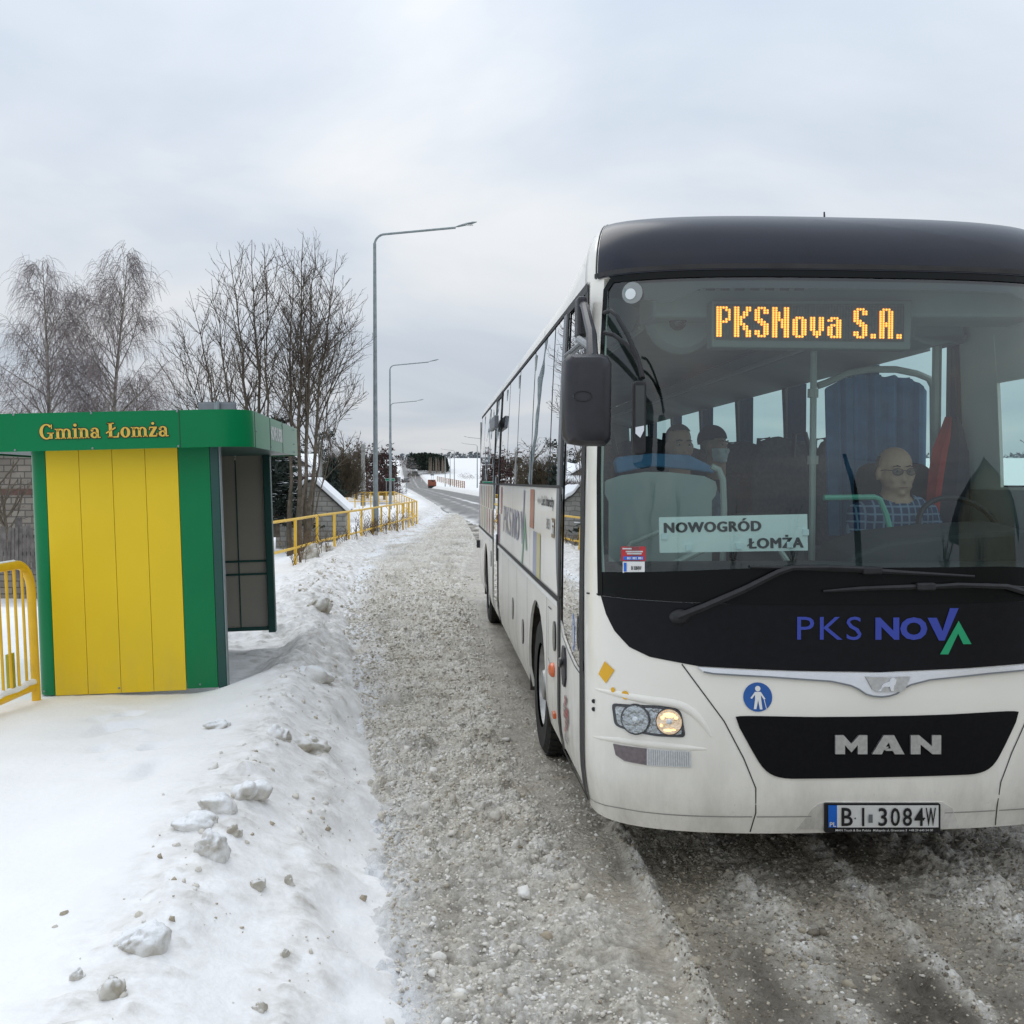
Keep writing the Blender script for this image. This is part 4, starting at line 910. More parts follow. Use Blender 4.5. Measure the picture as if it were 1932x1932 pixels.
for s__, x0, x1 in (('B', .14, .235), ('I', .315, .335), ('3', .455, .53), ('0', .56, .64), ('8', .665, .745), ('4', .765, .85), ('W', .865, .955)):
    fit_text(s__, (x0, .26, x1, .88), lambda x, y: fpl(x, y, .004), 'plate_lettering', M['ink'], pl_, .012)
fit_text('MAN Truck & Bus Polska  Małopole ul. Graniczna 3  +48 29 640 54 00', (.09, .045, .93, .15), lambda x, y: fpl(x, y, .004), 'dealer_lettering', M['sign_white'], pl_, .01)
for u in (.255, .852):
    dd = MB(); dd.add([fpl(u + .007 * math.cos(2 * math.pi * k / 8), .53 + .028 * math.sin(2 * math.pi * k / 8), .004) for k in range(8)], [tuple(range(8))]); dd.build('plate_bolt', M['ink'], pl_, fix=False)
MB().add([fpl(a, b, .004) for a, b in ((.37, .38), (.405, .38), (.405, .66), (.37, .66))], [(0, 1, 2, 3)]).build('validation_sticker', M['sign_back'], pl_, fix=False)
# ------------------------------------------------------------------ bus sides
ZT, ZW0, ZW1 = 1.25, 1.915, 2.955        # trim line, window sill, window head
def arch(sc, r=.60, zc=.50, n=14):        # notch of a wheel arch in the lower skirt, in developed p for the left side
    return [(sp(sc + r * math.cos(t)), zc + r * math.sin(t)) for t in [math.asin(min(1, max(-1, (.36 - zc) / r))) + (math.pi - 2 * math.asin((.36 - zc) / r)) * k / n for k in range(n + 1)]][::-1]
def side(name, poly, mat, off=0, th=.02, step=.14, sg=1, parent=None):
    return patch(name, [(sg * a, b) for a, b in poly], mat, parent or bus, off, th, step)
FA, RA, DM0, DM1 = 2.80, 9.6, 6.95, 7.95
E_ = sp(BLEN - .05)
segs_l = [([(sp(1.52), ZT), (sp(1.52), .36)] + arch(FA) + [(sp(DM0), .36), (sp(DM0), ZT)]),
          ([(sp(DM1), ZT), (sp(DM1), .36)] + arch(RA) + [(E_, .36), (E_, ZT)])]
for poly in segs_l: side('side_skirt', poly, M['white_side'])
side('side_panel', [(sp(1.52), ZT + .012), (sp(DM0), ZT + .012), (sp(DM0), ZW0), (sp(1.52), ZW0)], M['white_side'])
side('side_panel', [(sp(DM1), ZT + .012), (E_, ZT + .012), (E_, ZW0), (sp(DM1), ZW0)], M['white_side'])
side('side_skirt', [(PD, ZT), (PD, .36)] + arch(FA) + arch(RA) + [(E_, .36), (E_, ZT)], M['white_side'], sg=-1)
side('side_panel', [(PD, ZT + .012), (E_, ZT + .012), (E_, ZW0), (PD, ZW0)], M['white_side'], sg=-1)
tr = MB()
for a, b in ((1.52, DM0), (DM1, BLEN - .05)): ribbon(tr, [(sp(a), ZT + .004), (sp(b), ZT + .004)], .030, .006)
tr.build_split('side_trim', M['rubber'], bus)
tr = MB()
for a, b in ((1.52, DM0), (DM1, BLEN - .05)): ribbon(tr, [(sp(a), ZT - .028), (sp(b), ZT - .028)], .030, .010)
tr.build_split('trim_moulding', M['sign_white'], bus)
g = MB()
for s_0 in (2.12, 3.48, 4.45, 5.45, 6.3, 8.7, 10.4, 11.1): ribbon(g, [(sp(s_0), .38), (sp(s_0), ZT - .05)], .010, .003)
for s_0 in (3.3, 5.0, 9.6, 11.0): ribbon(g, [(sp(s_0), ZT + .02), (sp(s_0), ZW0)], .006, .003)
for sg in (1, -1):
    ribbon(g, [(sg * sp(1.5 if sg > 0 else .6), ZW0 + .002), (sg * E_, ZW0 + .002)], .018, .008)
    ribbon(g, [(sg * sp(1.5 if sg > 0 else .6), ZW1 - .004), (sg * E_, ZW1 - .004)], .026, .008)
g.build_split('side_seam', M['seam'], bus)
# window ribbon on the kerb side
wl = [1.66, 2.10, 3.34, 4.66, 5.85, 6.93]; wl2 = [7.97, 9.3, 10.6, 11.5, 12.15]
sg_ = MB()
for ws in (wl, wl2):
    for a, b in zip(ws[:-1], ws[1:]):
        side('window', [(sp(a + .012), ZW0), (sp(b - .012), ZW0), (sp(b - .012), ZW1), (sp(a + .012), ZW1)], M['side_glass'], .002, 0, .2)
    for a in ws: ribbon(sg_, [(sp(a), ZW0), (sp(a), ZW1)], .016, .004)
sg_.build_split('window_joint', M['rubber'], bus)
# windows on the driver's side: clear panes between pillars
wr = [1.70, 3.30, 4.75, 6.22, 7.70, 9.18, 10.65, 12.1]
def pane(a, b, z0=ZW0, z1=ZW1, sg=-1): side('window', [(sp(a), z0), (sp(b), z0), (sp(b), z1), (sp(a), z1)], M['clear_glass'], .002, 0, .25, sg)
pane(.62, 1.22, 1.62, 2.52)
side('side_panel', [(sp(1.22), ZW0), (sp(1.66), ZW0), (sp(1.66), 2.82), (sp(1.22), 2.82)], M['white_side'], sg=-1)
side('side_panel', [(sp(.60), 2.52), (sp(1.24), 2.52), (sp(1.24), 2.82), (sp(.60), 2.82)], M['white_side'], .002, sg=-1)
for a, b in zip(wr[:-1], wr[1:]): pane(a + .02, b - .02)
side('side_panel', [(PD, 2.80), (sp(1.7), 2.80), (sp(1.7), ZW1), (PD, ZW1)], M['white_side'], sg=-1)
side('side_panel', [(PD, ZW0), (sp(.62), ZW0), (sp(.62), 2.80), (PD, 2.80)], M['white_side'], sg=-1)
for a in wr: side('window_pillar', [(sp(a - .045), ZW0), (sp(a + .045), ZW0), (sp(a + .045), ZW1), (sp(a - .045), ZW1)], M['black'], 0, .05, .3, -1)
# grey post behind the front door, with the curved sweep at its foot
cp = pz([(1062.5, 590), (1053, 700), (1048.5, 915), (1047.5, 1000)])
post = [(sp(1.52), 2.955), (sp(1.66), 2.955), (sp(1.66), 1.6), (sp(1.60), 1.40), (sp(1.52), ZT + .02)]
side('grey_post', post, M['sign_back'], .006, .03, .2)
# front door
dz0 = .36
door = empty('front_door', (0, 0, 0)); door.parent = bus
side('door_lower_panel', [(sp(.62), .40), (sp(1.42), .40), (sp(1.42), 1.14), (sp(1.28), 1.07), (sp(1.03), 1.02), (sp(.80), .99), (sp(.62), .985)], M['white_side'], 0, .02, .1, 1, door)
side('door_glass', [(sp(.60), .97), (sp(.80), .975), (sp(1.03), 1.0), (sp(1.28), 1.05), (sp(1.44), 1.12), (sp(1.44), 2.93), (sp(.60), 2.93)], M['door_glass'], -.004, 0, .15, 1, door)
dr = MB()
for s0, s1 in ((.475, .60), (1.42, 1.52)):
    ribbon(dr, [(sp((s0 + s1) / 2), .36), (sp((s0 + s1) / 2), 2.95)], s1 - s0, .007)
ribbon(dr, [(sp(.5), 2.94), (sp(1.5), 2.94)], .05, .008); ribbon(dr, [(sp(.5), .375), (sp(1.5), .375)], .03, .008)
dr.build('door_frame', M['rubber'], door, fix=False)
dr = MB(); ribbon(dr, [(sp(.61), .985), (sp(.80), .99), (sp(1.03), 1.02), (sp(1.28), 1.07), (sp(1.435), 1.145)], .008, .006); dr.build('door_seam', M['seam'], door, fix=False)
hd = patch('door_handle', rounded([(sp(1.14), .80), (sp(1.30), .80), (sp(1.30), 1.02), (sp(1.14), 1.02)], 1), M['plastic'], door, .012, .02, .1)
MB().lathe([(.026, 0), (.03, .012), (.012, .02)], 14, tuple(S(sp(1.22), .93) + Vector((-.035, 0, 0))), 'X').build('latch', M['black'], door)
a_ = solve(1091, 1180); o_ = MB(); fdd = lambda x, y: S(sp(.80) + x, 1.16 + y) + Sn(sp(.8), 1.1) * .008
o_.add([fdd(.055 * math.cos(2 * math.pi * k / 20), .10 * math.sin(2 * math.pi * k / 20)) for k in range(20)], [tuple(range(20))]); o_.build('door_sticker', M['blue'], door, fix=False)
o_ = MB()
fd2 = lambda x, y: S(sp(.80) + x, 1.16 + y) + Sn(sp(.8), 1.1) * .010
for poly in ([(-.012, .045), (.012, .045), (.012, .07), (-.012, .07)], [(-.02, -.01), (.02, -.01), (.016, .04), (-.016, .04)], [(-.02, -.07), (-.004, -.07), (.004, -.01), (-.02, -.01)], [(.006, -.07), (.02, -.07), (.02, -.01), (.0, -.01)]):
    o_.add([fd2(*q) for q in poly], [(0, 1, 2, 3)])
o_.build('sticker_figure', M['sign_white'], door, fix=False)
# mosaic hedgehog-like regional emblem becomes loose coloured squares above its word
rng = random.Random(5)
mo = [MB(), MB(), MB()]
fm = lambda x, y: S(sp(1.22) + x, .60 + y) + Sn(sp(1.2), .6) * .006
for i in range(7):
    for j in range(9):
        if (i - 3) ** 2 / 10 + (j - 5.2) ** 2 / 17 < 1 and rng.random() < .9 or (j < 2 and rng.random() < .28):
            x, y = -.02 + i * .030, -.08 + j * .026; mo[rng.randrange(3)].add([fm(x, y), fm(x + .026, y), fm(x + .026, y + .022), fm(x, y + .022)], [(0, 1, 2, 3)])
for k, c in enumerate(((.42, .05, .05), (.10, .09, .09), (.30, .13, .12))): mo[k].build('mosaic_emblem', pmat('mosaic_%d' % k, c, .4, noise=.05), door, fix=False)
fit_text('Podlaskie', (-.045, -.115, .105, -.085), fm, 'door_lettering', M['ink'], door, .0)
# middle door
door2 = empty('middle_door', (0, 0, 0)); door2.parent = bus
side('door_glass', [(sp(DM0 + .1), .55), (sp(DM1 - .1), .55), (sp(DM1 - .1), 2.93), (sp(DM0 + .1), 2.93)], M['door_glass'], .004, 0, .25, 1, door2)
side('door_lower_panel', [(sp(DM0 + .1), .38), (sp(DM1 - .1), .38), (sp(DM1 - .1), .55), (sp(DM0 + .1), .55)], M['white_side'], .004, .02, .25, 1, door2)
dr = MB()
for s0 in (DM0 + .05, DM1 - .05): ribbon(dr, [(sp(s0), .36), (sp(s0), 2.95)], .11, .010)
ribbon(dr, [(sp(DM0), 2.93), (sp(DM1), 2.93)], .06, .012)
dr.build('door_frame', M['rubber'], door2, fix=False)
bxm = MB(); bxm.box((-1.31, 7.45, 2.62), (.05, .95, .14)); bxm.build('door_header', M['sign_back'], door2, bevel=.01)
hd = patch('door_handle', rounded([(sp(7.0), 1.05), (sp(7.12), 1.05), (sp(7.12), 1.35), (sp(7.0), 1.35)], 1), M['plastic'], door2, .02, .02, .2)
# side markings
def quad(name, s0, s1, z0, z1, mat, off=.004, parent=None):
    mb = MB(); n = max(1, int(abs(s1 - s0) / .1)); m = max(1, int(abs(z1 - z0) / .12)); vs = []
    for j in range(m + 1):
        for i in range(n + 1): p, z = sp(s0 + (s1 - s0) * i / n), z0 + (z1 - z0) * j / m; vs.append(S(p, z) + Sn(p, z) * off)
    mb.add(vs, [(j * (n + 1) + i, j * (n + 1) + i + 1, (j + 1) * (n + 1) + i + 1, (j + 1) * (n + 1) + i) for j in range(m) for i in range(n)])
    return mb.build(name, mat, parent or bus, fix=False)
bars = [((.55, .19, .10), 3.02, 3.32, 1.60, 1.89), ((.27, .31, .48), 2.78, 3.04, 1.27, 1.585), ((.62, .55, .18), 2.54, 2.78, 1.27, 1.585),
        ((.52, .10, .12), 6.42, 6.62, 1.60, 1.89), ((.36, .16, .26), 6.70, 6.93, 1.28, 1.59)]
rngb = random.Random(3)
pal = [(.45, .36, .12), (.46, .10, .09), (.45, .22, .10), (.24, .22, .30), (.16, .35, .20), (.45, .14, .22), (.30, .30, .42)]
for k in range(7): bars.append((pal[k], 8.35 + k * .52, 8.55 + k * .52, 1.60, 1.89)); bars.append((pal[(k * 3 + 2) % 7], 8.1 + k * .56, 8.3 + k * .56, 1.28, 1.59))
for i, (c, s0, s1, z0, z1) in enumerate(bars): quad('colour_bar', s0, s1, z0, z1, pmat('bar_%d' % i, tuple(.75 * q for q in c), .32, coat=.15, noise=.05))
def sfn(s0, s1, z0, z1, off=.005):
    return lambda x, y, d=0: S(sp(s0 + (s1 - s0) * x), z0 + (z1 - z0) * y) + Sn(sp(s0 + (s1 - s0) * x), z0 + (z1 - z0) * y) * (off + d)
lg = pmat('side_logo_grey_blue', (.24, .24, .33), .35, coat=.1, noise=.05); lgg = pmat('side_logo_green', (.16, .38, .24), .35, coat=.1, noise=.05)
o_ = fit_text('PKS', (0, 0, 1, 1), sfn(6.15, 5.15, 1.43, 1.70), 'side_logo', lg, bus, .0, 1.1)
fit_text('NO', (0, 0, 1, 1), sfn(5.02, 4.25, 1.43, 1.70), 'bold_lettering', lg, o_, .04)
fv = sfn(4.15, 3.45, 1.27, 1.88)
MB().add([fv(a, b) for a, b in ((0, .70), (.16, .70), (.30, .47), (.42, 1.0), (.55, 1.0), (.36, .27), (.24, .27))], [(0, 1, 2, 6), (2, 3, 4, 5), (2, 5, 6)]).build('logo_tick', lg, o_, fix=False)
MB().add([fv(a, b) for a, b in ((.20, 0), (.60, .70), (.92, .22), (.76, .22), (.58, .46), (.36, 0))], [(0, 5, 4, 1), (1, 4, 3, 2)]).build('logo_chevron', lgg, o_, fix=False)
fit_text("MAN", (0, 0, 1, 1), sfn(2.76, 2.55, 1.795, 1.835), 'side_lettering', M['silver'], bus, .02)
fit_text("Lion's", (0, 0, 1, 1), sfn(2.50, 2.28, 1.785, 1.855), 'side_lettering', M['ink'], bus, .03); fit_text("Intercity", (0, 0, 1, 1), sfn(2.24, 1.80, 1.765, 1.855), 'side_lettering', M['ink'], bus, .03)
fit_text("8051", (0, 0, 1, 1), sfn(2.18, 1.97, 1.64, 1.71), 'fleet_number', M['sign_back'], bus, .01)
o_ = quad('brown_sticker', 1.90, 1.74, 1.60, 1.72, pmat('brown_sticker', (.22, .15, .08), .4, noise=.1))
gl_ = MB(); f_ = sfn(1.90, 1.74, 1.60, 1.72, .007)
for q in ((.15, .2, .35, .9), (.45, .2, .6, .55), (.45, .65, .9, .8), (.72, .2, .86, .55)): gl_.add([f_(q[0], q[1]), f_(q[2], q[1]), f_(q[2], q[3]), f_(q[0], q[3])], [(0, 1, 2, 3)])
gl_.build('sticker_mark', M['sign_white'], o_, fix=False)
# locker handles, filler flap, marker lamps on the skirt
for s0, z0 in ((4.9, .78), (3.85, .72), (8.35, .98)):
    patch('locker_handle', rounded([(sp(s0 - .07), z0 - .10), (sp(s0 + .07), z0 - .10), (sp(s0 + .07), z0 + .10), (sp(s0 - .07), z0 + .10)], 2), M['black'], bus, .008, .012, .1)
patch('door_control', rounded([(sp(1.62), .92), (sp(1.74), .92), (sp(1.74), 1.10), (sp(1.62), 1.10)], 2), M['black'], bus, .01, .012, .1)
fl = MB(); ribbon(fl, [(sp(1.86), .78), (sp(2.02), .82), (sp(2.02), 1.15), (sp(1.86), 1.15)], .008, .004); fl.build('service_flap', M['seam'], bus, fix=False)
mk = MB(); mk.sphere(tuple(S(sp(1.76), .79) + Vector((-.005, 0, 0))), (.03, .07, .045), 12, 8); mk.build('side_repeater', M['orange_lens'], bus, smooth=True)
mk = MB(); mk.box(tuple(S(sp(1.72), .52) + Vector((-.008, 0, 0))), (.02, .08, .035)); mk.build('marker_lamp', M['orange_lens'], bus, bevel=.005)
mk = MB(); mk.box(tuple(S(sp(11.4), .98) + Vector((-.02, 0, 0))), (.06, .10, .12)); mk.build('rear_hinge', M['plastic'], bus, bevel=.01)
# wheels: arch lining, tyre with tread blocks, steel disc with holes and nuts
for sg in (-1, 1):
    for sc in (FA, RA):
        mb = MB(); zc = .50; r = .62; n = 14; vs = []
        for k in range(n + 1):
            t = -.28 + (math.pi + .56) * k / n
            for X_ in (1.275, .72): vs.append((sg * X_, sc + r * math.cos(t), zc + r * math.sin(t)))
        mb.add(vs, [(2 * k, 2 * k + 1, 2 * k + 3, 2 * k + 2) for k in range(n)])
        mb.add([(sg * .72, sc - .65, .3), (sg * .72, sc + .65, .3), (sg * .72, sc + .65, 1.15), (sg * .72, sc - .65, 1.15)], [(0, 1, 2, 3)])
        mb.build('wheel_arch', M['mud'], bus, fix=False)
        w = MB(); w.lathe([(.30, -.135), (.44, -.14), (.482, -.115), (.495, -.06), (.495, .06), (.482, .115), (.44, .14), (.30, .135)], 44, (0, 0, 0), 'X', False)
        for k in range(44):
            t = 2 * math.pi * k / 44
            for xo in (-.085, 0, .085): w.box((xo, .493 * math.cos(t), .493 * math.sin(t)), (.065, .045, .016), Matrix.Rotation(t - math.pi / 2, 4, 'X'))
        whl = empty('wheel', (sg * 1.12, sc, .49)); whl.parent = bus
        w.build('tyre', M['tyre'], whl, smooth=False)
        rm = MB(); rm.lathe([(.305, .0), (.30, .10), (.285, .12), (.27, .07), (.20, .055), (.12, .06), (.115, .10), (.10, .125), (.02, .13)], 36, (0, 0, 0), 'X')
        if sg < 0: rm.v = [(-a, b, c) for a, b, c in rm.v]
        rm.build('rim', M['rim'], whl, smooth=True)
        hl_ = MB(); nu = MB()
        for k in range(10):
            t = 2 * math.pi * k / 10 + .2
            hl_.lathe([(.028, 0), (.028, .012)], 10, (sg * .062 if sg > 0 else -.074, .236 * math.cos(t), .236 * math.sin(t)), 'X')
            nu.lathe([(.016, 0), (.014, .03)], 6, (sg * .060 if sg > 0 else -.090, .160 * math.cos(t + .3), .160 * math.sin(t + .3)), 'X')
        hl_.build('vent_hole', M['ink'], whl); nu.build('wheel_nut', M['galv'], whl)
# underside
mb = MB(); mb.box((0, 6.4, .62), (1.9, 11.2, .3)); mb.box((0, .62, .50), (1.9, .7, .2)); mb.build('chassis', M['mud'], bus)

# ------------------------------------------------------------------ bus interior
FLZ = 1.02
mb = MB(); mb.box((0, 6.5, FLZ - .02), (2.4, 11.4, .04)); mb.build('cabin_floor', M['int_dark'], bus)
mb = MB(); mb.box((0, 6.75, 3.12), (1.6, 10.5, .03)); mb.box((0, 1.25, 3.02), (1.7, .5, .03)); mb.build('ceiling_lining', M['int_grey'], bus)
for sg in (-1, 1):
    mb = MB(); mb.add([(sg * 1.255, .62, FLZ), (sg * 1.255, 12.1, FLZ), (sg * 1.24, 12.1, 1.90), (sg * 1.24, .62, 1.90)], [(0, 1, 2, 3)]); mb.build('wall_lining', M['int_grey'], bus, fix=False)
    rk = MB(); rk.prism([(sg * 1.19, 3.02), (sg * .86, 3.12), (sg * .70, 3.04), (sg * .76, 2.92), (sg * 1.21, 2.80)], lambda x, y, d: Vector((x, 2.0 + d, y)), 10.0); rk.build('luggage_rack', M['int_grey'], bus)
    rl = MB(); rl.tube([(sg * .70, 2.0, 2.93), (sg * .70, 12, 2.93)], .022, 8); rl.build('rack_rail', M['rail_pale'], bus)
for a in wr[1:]:
    for sg in (-1, 1):
        mb = MB(); mb.box((sg * 1.235, a, 2.3), (.02, .12, 1.2)); mb.build('inner_pillar', M['int_grey'], bus)
    cu = MB(); n = 10; vs = []
    for k in range(n + 1):
        for z in (1.80, 2.80): vs.append((1.205 + .015 * math.sin(k * 1.9), a - .55 + .045 * k, z))
    cu.add(vs, [(2 * k, 2 * k + 1, 2 * k + 3, 2 * k + 2) for k in range(n)]); cu.build('window_curtain', M['curtain'], bus, smooth=True, fix=False)
mb = MB(); mb.box((0, 12.05, 2.05), (2.3, .04, 2.1)); mb.build('rear_bulkhead', M['int_grey'], bus)
# passenger seats
def seat_proto():
    e = empty('passenger_seat', (0, 0, 0)); e.parent = bus
    mb = MB(); mb.box((0, 0, FLZ + .42), (.44, .46, .12)); mb.build('seat_cushion', M['seat'], e, bevel=.03)
    prof = [(-.22, .45), (-.225, .9), (-.20, 1.08), (-.13, 1.22), (0, 1.26), (.13, 1.22), (.20, 1.08), (.225, .9), (.22, .45)]
    mb = MB(); mb.prism(prof, lambda x, y, d: Vector((x, .22 + d + .16 * (y - .45), FLZ + y)), .10); mb.build('seat_back', M['seat'], e, bevel=.02)
    hb = MB(); hb.tube([(.10, .33, FLZ + 1.10), (.12, .36, FLZ + 1.27), (.20, .36, FLZ + 1.28), (.235, .34, FLZ + 1.12)], .018, 8); hb.build('seat_handle', M['plastic'], e)
    mb = MB(); mb.box((0, .05, FLZ + .18), (.08, .3, .36)); mb.build('seat_leg', M['int_dark'], e)
    return e
s0 = seat_proto(); first = True
for r in range(11):
    for x in (-.95, -.48, .48, .95):
        yy = 2.45 + r * .82
        if x < 0 and abs(yy - 7.4) < .6: continue
        o = s0 if first else copy_tree(s0, bus)
        first = False; o.location = (x, yy, 0)
def inp(u, v, Yl):      # pixel -> local point on the plane Y = Yl of the bus
    d = raydir(u, v); c = Vector((0, 0, CAMZ)) - BO
    o = Vector((c.dot(bl), c.dot(ba), CAMZ)); dd_ = Vector((d.dot(bl), d.dot(ba), d.z)); k = (Yl - o.y) / dd_.y
    return o + dd_ * k
def ipoly(name, pts, Yl, mat, parent, th=.02, bevel=0):
    q = [inp(u, v, Yl) for u, v in pts]
    return MB().prism([(min(p.x, 1.17), p.z) for p in q], lambda x, y, d: Vector((x, Yl + d, y)), th).build(name, mat, parent, bevel=bevel)
# dashboard and instrument hump
mb = MB(); mb.prism([(.42, 1.02), (.42, 1.46), (.50, 1.545), (.95, 1.52), (1.02, 1.4), (1.02, 1.02)], lambda x, y, d: Vector((-1.14 + d, x, y)), 2.28); mb.build('dashboard', M['int_dark'], bus, bevel=.03)
hump = [inp(u, v, .78) for u, v in ((1560, 1065), (1575, 1030), (1640, 1006), (1760, 993), (1880, 987), (1990, 993), (2060, 1020), (2070, 1065))]
mb = MB(); mb.prism([(min(p.x, 1.14), p.z) for p in hump], lambda x, y, d: Vector((x, .55 + d, y - (.35 - d) * .1)), .42); mb.build('instrument_cowl', M['int_dark'], bus, bevel=.02)
c_ = inp(1812, 1005, 1.0); st = MB(); rot = Matrix.Rotation(math.radians(-35), 4, 'X')
pts = [c_ + rot @ Vector((.235 * math.cos(2 * math.pi * k / 28), 0, .235 * math.sin(2 * math.pi * k / 28))) for k in range(29)]
st.tube(pts, .016, 8, False); st.tube([c_ + rot @ Vector((-.23, 0, 0)), c_, c_ + rot @ Vector((.23, 0, 0))], .02, 6); st.tube([c_, c_ + rot @ Vector((0, -.02, -.45))], .035, 8)
st.build('steering_wheel', M['rubber'], bus, smooth=True)
# pale partition before the first passenger seats, with its bent rails
ipoly('partition', [(1057.4 + x * .2304, 612.2 + y * .2304) for x, y in ((365, 1290), (380, 1275), (500, 1235), (700, 1207), (900, 1210), (1180, 1242), (1270, 1285), (1284, 1340), (1270, 1400), (1240, 1440), (1240, 2060), (395, 2060), (395, 1450), (365, 1390))], 1.25, M['partition'], bus, .02)
def itube(name, pts, r, mat, parent=None): return MB().tube([inp(*q) for q in pts], r, 8).build(name, mat, parent or bus, smooth=True)
itube('grab_rail', [(1342, 880, 1.22), (1356, 886, 1.22), (1364, 905, 1.22), (1366, 960, 1.22), (1364, 1060, 1.22)], .019, M['rail_pale'])
itube('grab_rail', [(1262, 1068, .95), (1330, 1036, .95), (1420, 1026, .95), (1470, 1036, .95), (1490, 1066, .95)], .017, M['rail_pale'])
itube('grab_rail', [(1170, 1060, 1.15), (1190, 1025, 1.15), (1250, 1000, 1.15)], .015, M['rail_pale'])
pole = itube('interior_pole', [(1535.5, 655, 1.55), (1531.5, 1060, 1.55)], .021, M['rail_pale'])
for v in (742, 868): itube('pole_clamp', [(1534, v - 8, 1.55), (1533.7, v + 8, 1.55)], .034, M['rail_pale'], pole)
itube('green_handrail', [(1554, 939, 1.0), (1650, 938, 1.0), (1660, 942, 1.0), (1672, 970, 1.0), (1685, 1020, 1.0)], .016, M['rail_green'])
# bonnet-like dark box, card reader and padded bar behind the partition
ipoly('padded_bar', [(1160, 872), (1166, 862), (1230, 855), (1300, 858), (1345, 880), (1348, 893), (1300, 886), (1230, 880), (1165, 893)], 1.35, M['curtain'], bus, .08, .01)
ipoly('fare_box', [(1398, 985), (1406, 972), (1450, 968), (1500, 972), (1520, 985), (1520, 1060), (1398, 1060)], 1.0, M['int_dark'], bus, .25, .01)
# driver's cab: curtain on its bent rail, seat back, hung jacket, lining
cr_ = [(1560, 722), (1600, 704), (1640, 697), (1690, 697), (1730, 705), (1752, 714), (1760, 730), (1761, 900)]
itube('curtain_rail', [(1543, 728, 1.9)] + [(u, v, 1.9) for u, v in cr_], .022, M['rail_pale'])
cpl = [(1549, 712), (1600, 708), (1660, 706), (1730, 716), (1757, 735), (1757, 750), (1746, 790), (1742, 860), (1745, 960), (1745, 1000), (1560, 1000), (1566, 950), (1562, 860)]
q = [inp(u, v, 1.93) for u, v in cpl]; xs = [p.x for p in q]
cu = MB(); nX = 40; zt_ = inp(1650, 707, 1.93).z; zb_ = inp(1650, 1010, 1.93).z; xl, xr__ = inp(1556, 707, 1.93).x, inp(1752, 707, 1.93).x
vs = []
for k in range(nX + 1):
    f_ = k / nX; x = xl + (xr__ - xl) * f_
    top = zt_ - .10 * (2 * f_ - 1) ** 4 - .012 * (1 - math.cos(f_ * 12 * math.pi)) / 2
    for z in (zb_, top): vs.append((x + (.03 * (1 - f_) if z == zb_ else 0), 1.93 + .022 * math.sin(k * 1.15) + .01 * math.sin(k * 2.9), z))
cu.add(vs, [(2 * k, 2 * k + 1, 2 * k + 3, 2 * k + 2) for k in range(nX)]); cu.build('cab_curtain', M['curtain'], bus, smooth=True, fix=False)
ipoly('driver_seat', [(1630, 1010), (1625, 920), (1632, 882), (1650, 874), (1745, 874), (1765, 890), (1775, 1010)], 1.62, M['int_dark'], bus, .14, .03)
ipoly('cab_lining', [(1800, 660), (1870, 640), (1905, 640), (1905, 800), (1890, 900), (1900, 990), (1800, 990)], 1.66, M['int_grey'], bus, .05)
ipoly('cab_header', [(1720, 575), (1980, 560), (1980, 655), (1880, 640), (1760, 655), (1720, 640)], 1.5, M['int_grey'], bus, .3, .02)
itube('cab_post', [(1768, 650, 1.75), (1764, 960, 1.75)], .03, M['rail_pale'])
# front header with destination display
hb = [inp(u, v, .62) for u, v in ((1230, 545), (1290, 537), (1720, 537), (1980, 548), (1980, 600), (1230, 600))]
mb = MB(); mb.prism([(min(p.x, 1.12), p.z) for p in hb], lambda x, y, d: Vector((x, .60 + d, y)), .35); mb.build('front_header', M['int_grey'], bus, bevel=.02)
sl = MB()
for k in range(8): 
    p = inp(1312 + k * 28, 546, .59); sl.box(tuple(p), (.045, .01, .010))
sl.build('header_slot', M['int_dark'], bus)
disp = ipoly('destination_display', [(1343, 566), (1723, 566), (1718, 660), (1343, 655)], .50, pmat('display_case', (.16, .17, .155), .6, noise=.06), bus, .10, .008)
ipoly('display_board', [(1351, 573), (1706, 573), (1705, 645), (1351, 641)], .494, M['led_board'], disp, .004)
GL = {'P': ["11110", "11011", "11001", "11001", "11001", "11011", "11110", "11000", "11000", "11000", "11000", "11000", "11000"],
      'K': ["110011", "110011", "110110", "110110", "111100", "111000", "111000", "111100", "110110", "110110", "110011", "110011", "110011"],
      'S': ["01110", "11011", "11011", "11000", "11000", "11100", "01110", "00111", "00011", "00011", "11011", "11011", "01110"],
      'N': ["110011", "110011", "111011", "111011", "111011", "111111", "110111", "110111", "110111", "110011", "110011", "110011", "110011"],
      'o': ["00000", "00000", "00000", "00000", "01110", "11011", "11011", "11011", "11011", "11011", "11011", "11011", "01110"],
      'v': ["00000", "00000", "00000", "00000", "11011", "11011", "11011", "11011", "11011", "11011", "01110", "01110", "00100"],
      'a': ["00000", "00000", "00000", "00000", "01110", "11011", "00011", "01111", "11011", "11011", "11011", "11011", "01111"],
      '.': ["00"] * 11 + ["11", "11"], ' ': ["00"] * 13,
      'A': ["01110", "11011", "11011", "11011", "11011", "11011", "11111", "11111", "11011", "11011", "11011", "11011", "11011"]}
cols = []
for ch in 'PKSNova S.A.':
    w_ = len(GL[ch][0])
    for c in range(w_): cols.append([GL[ch][r][c] for r in range(13)])
    cols.append(['0'] * 13)
nC = len(cols) - 1
A_, B_ = inp(1354, 580, .489), inp(1699, 637, .489)
led = MB(); core = MB(); unl = MB()
dx = (B_.x - A_.x) / (nC - 1); dz_ = (B_.z - A_.z) / 12
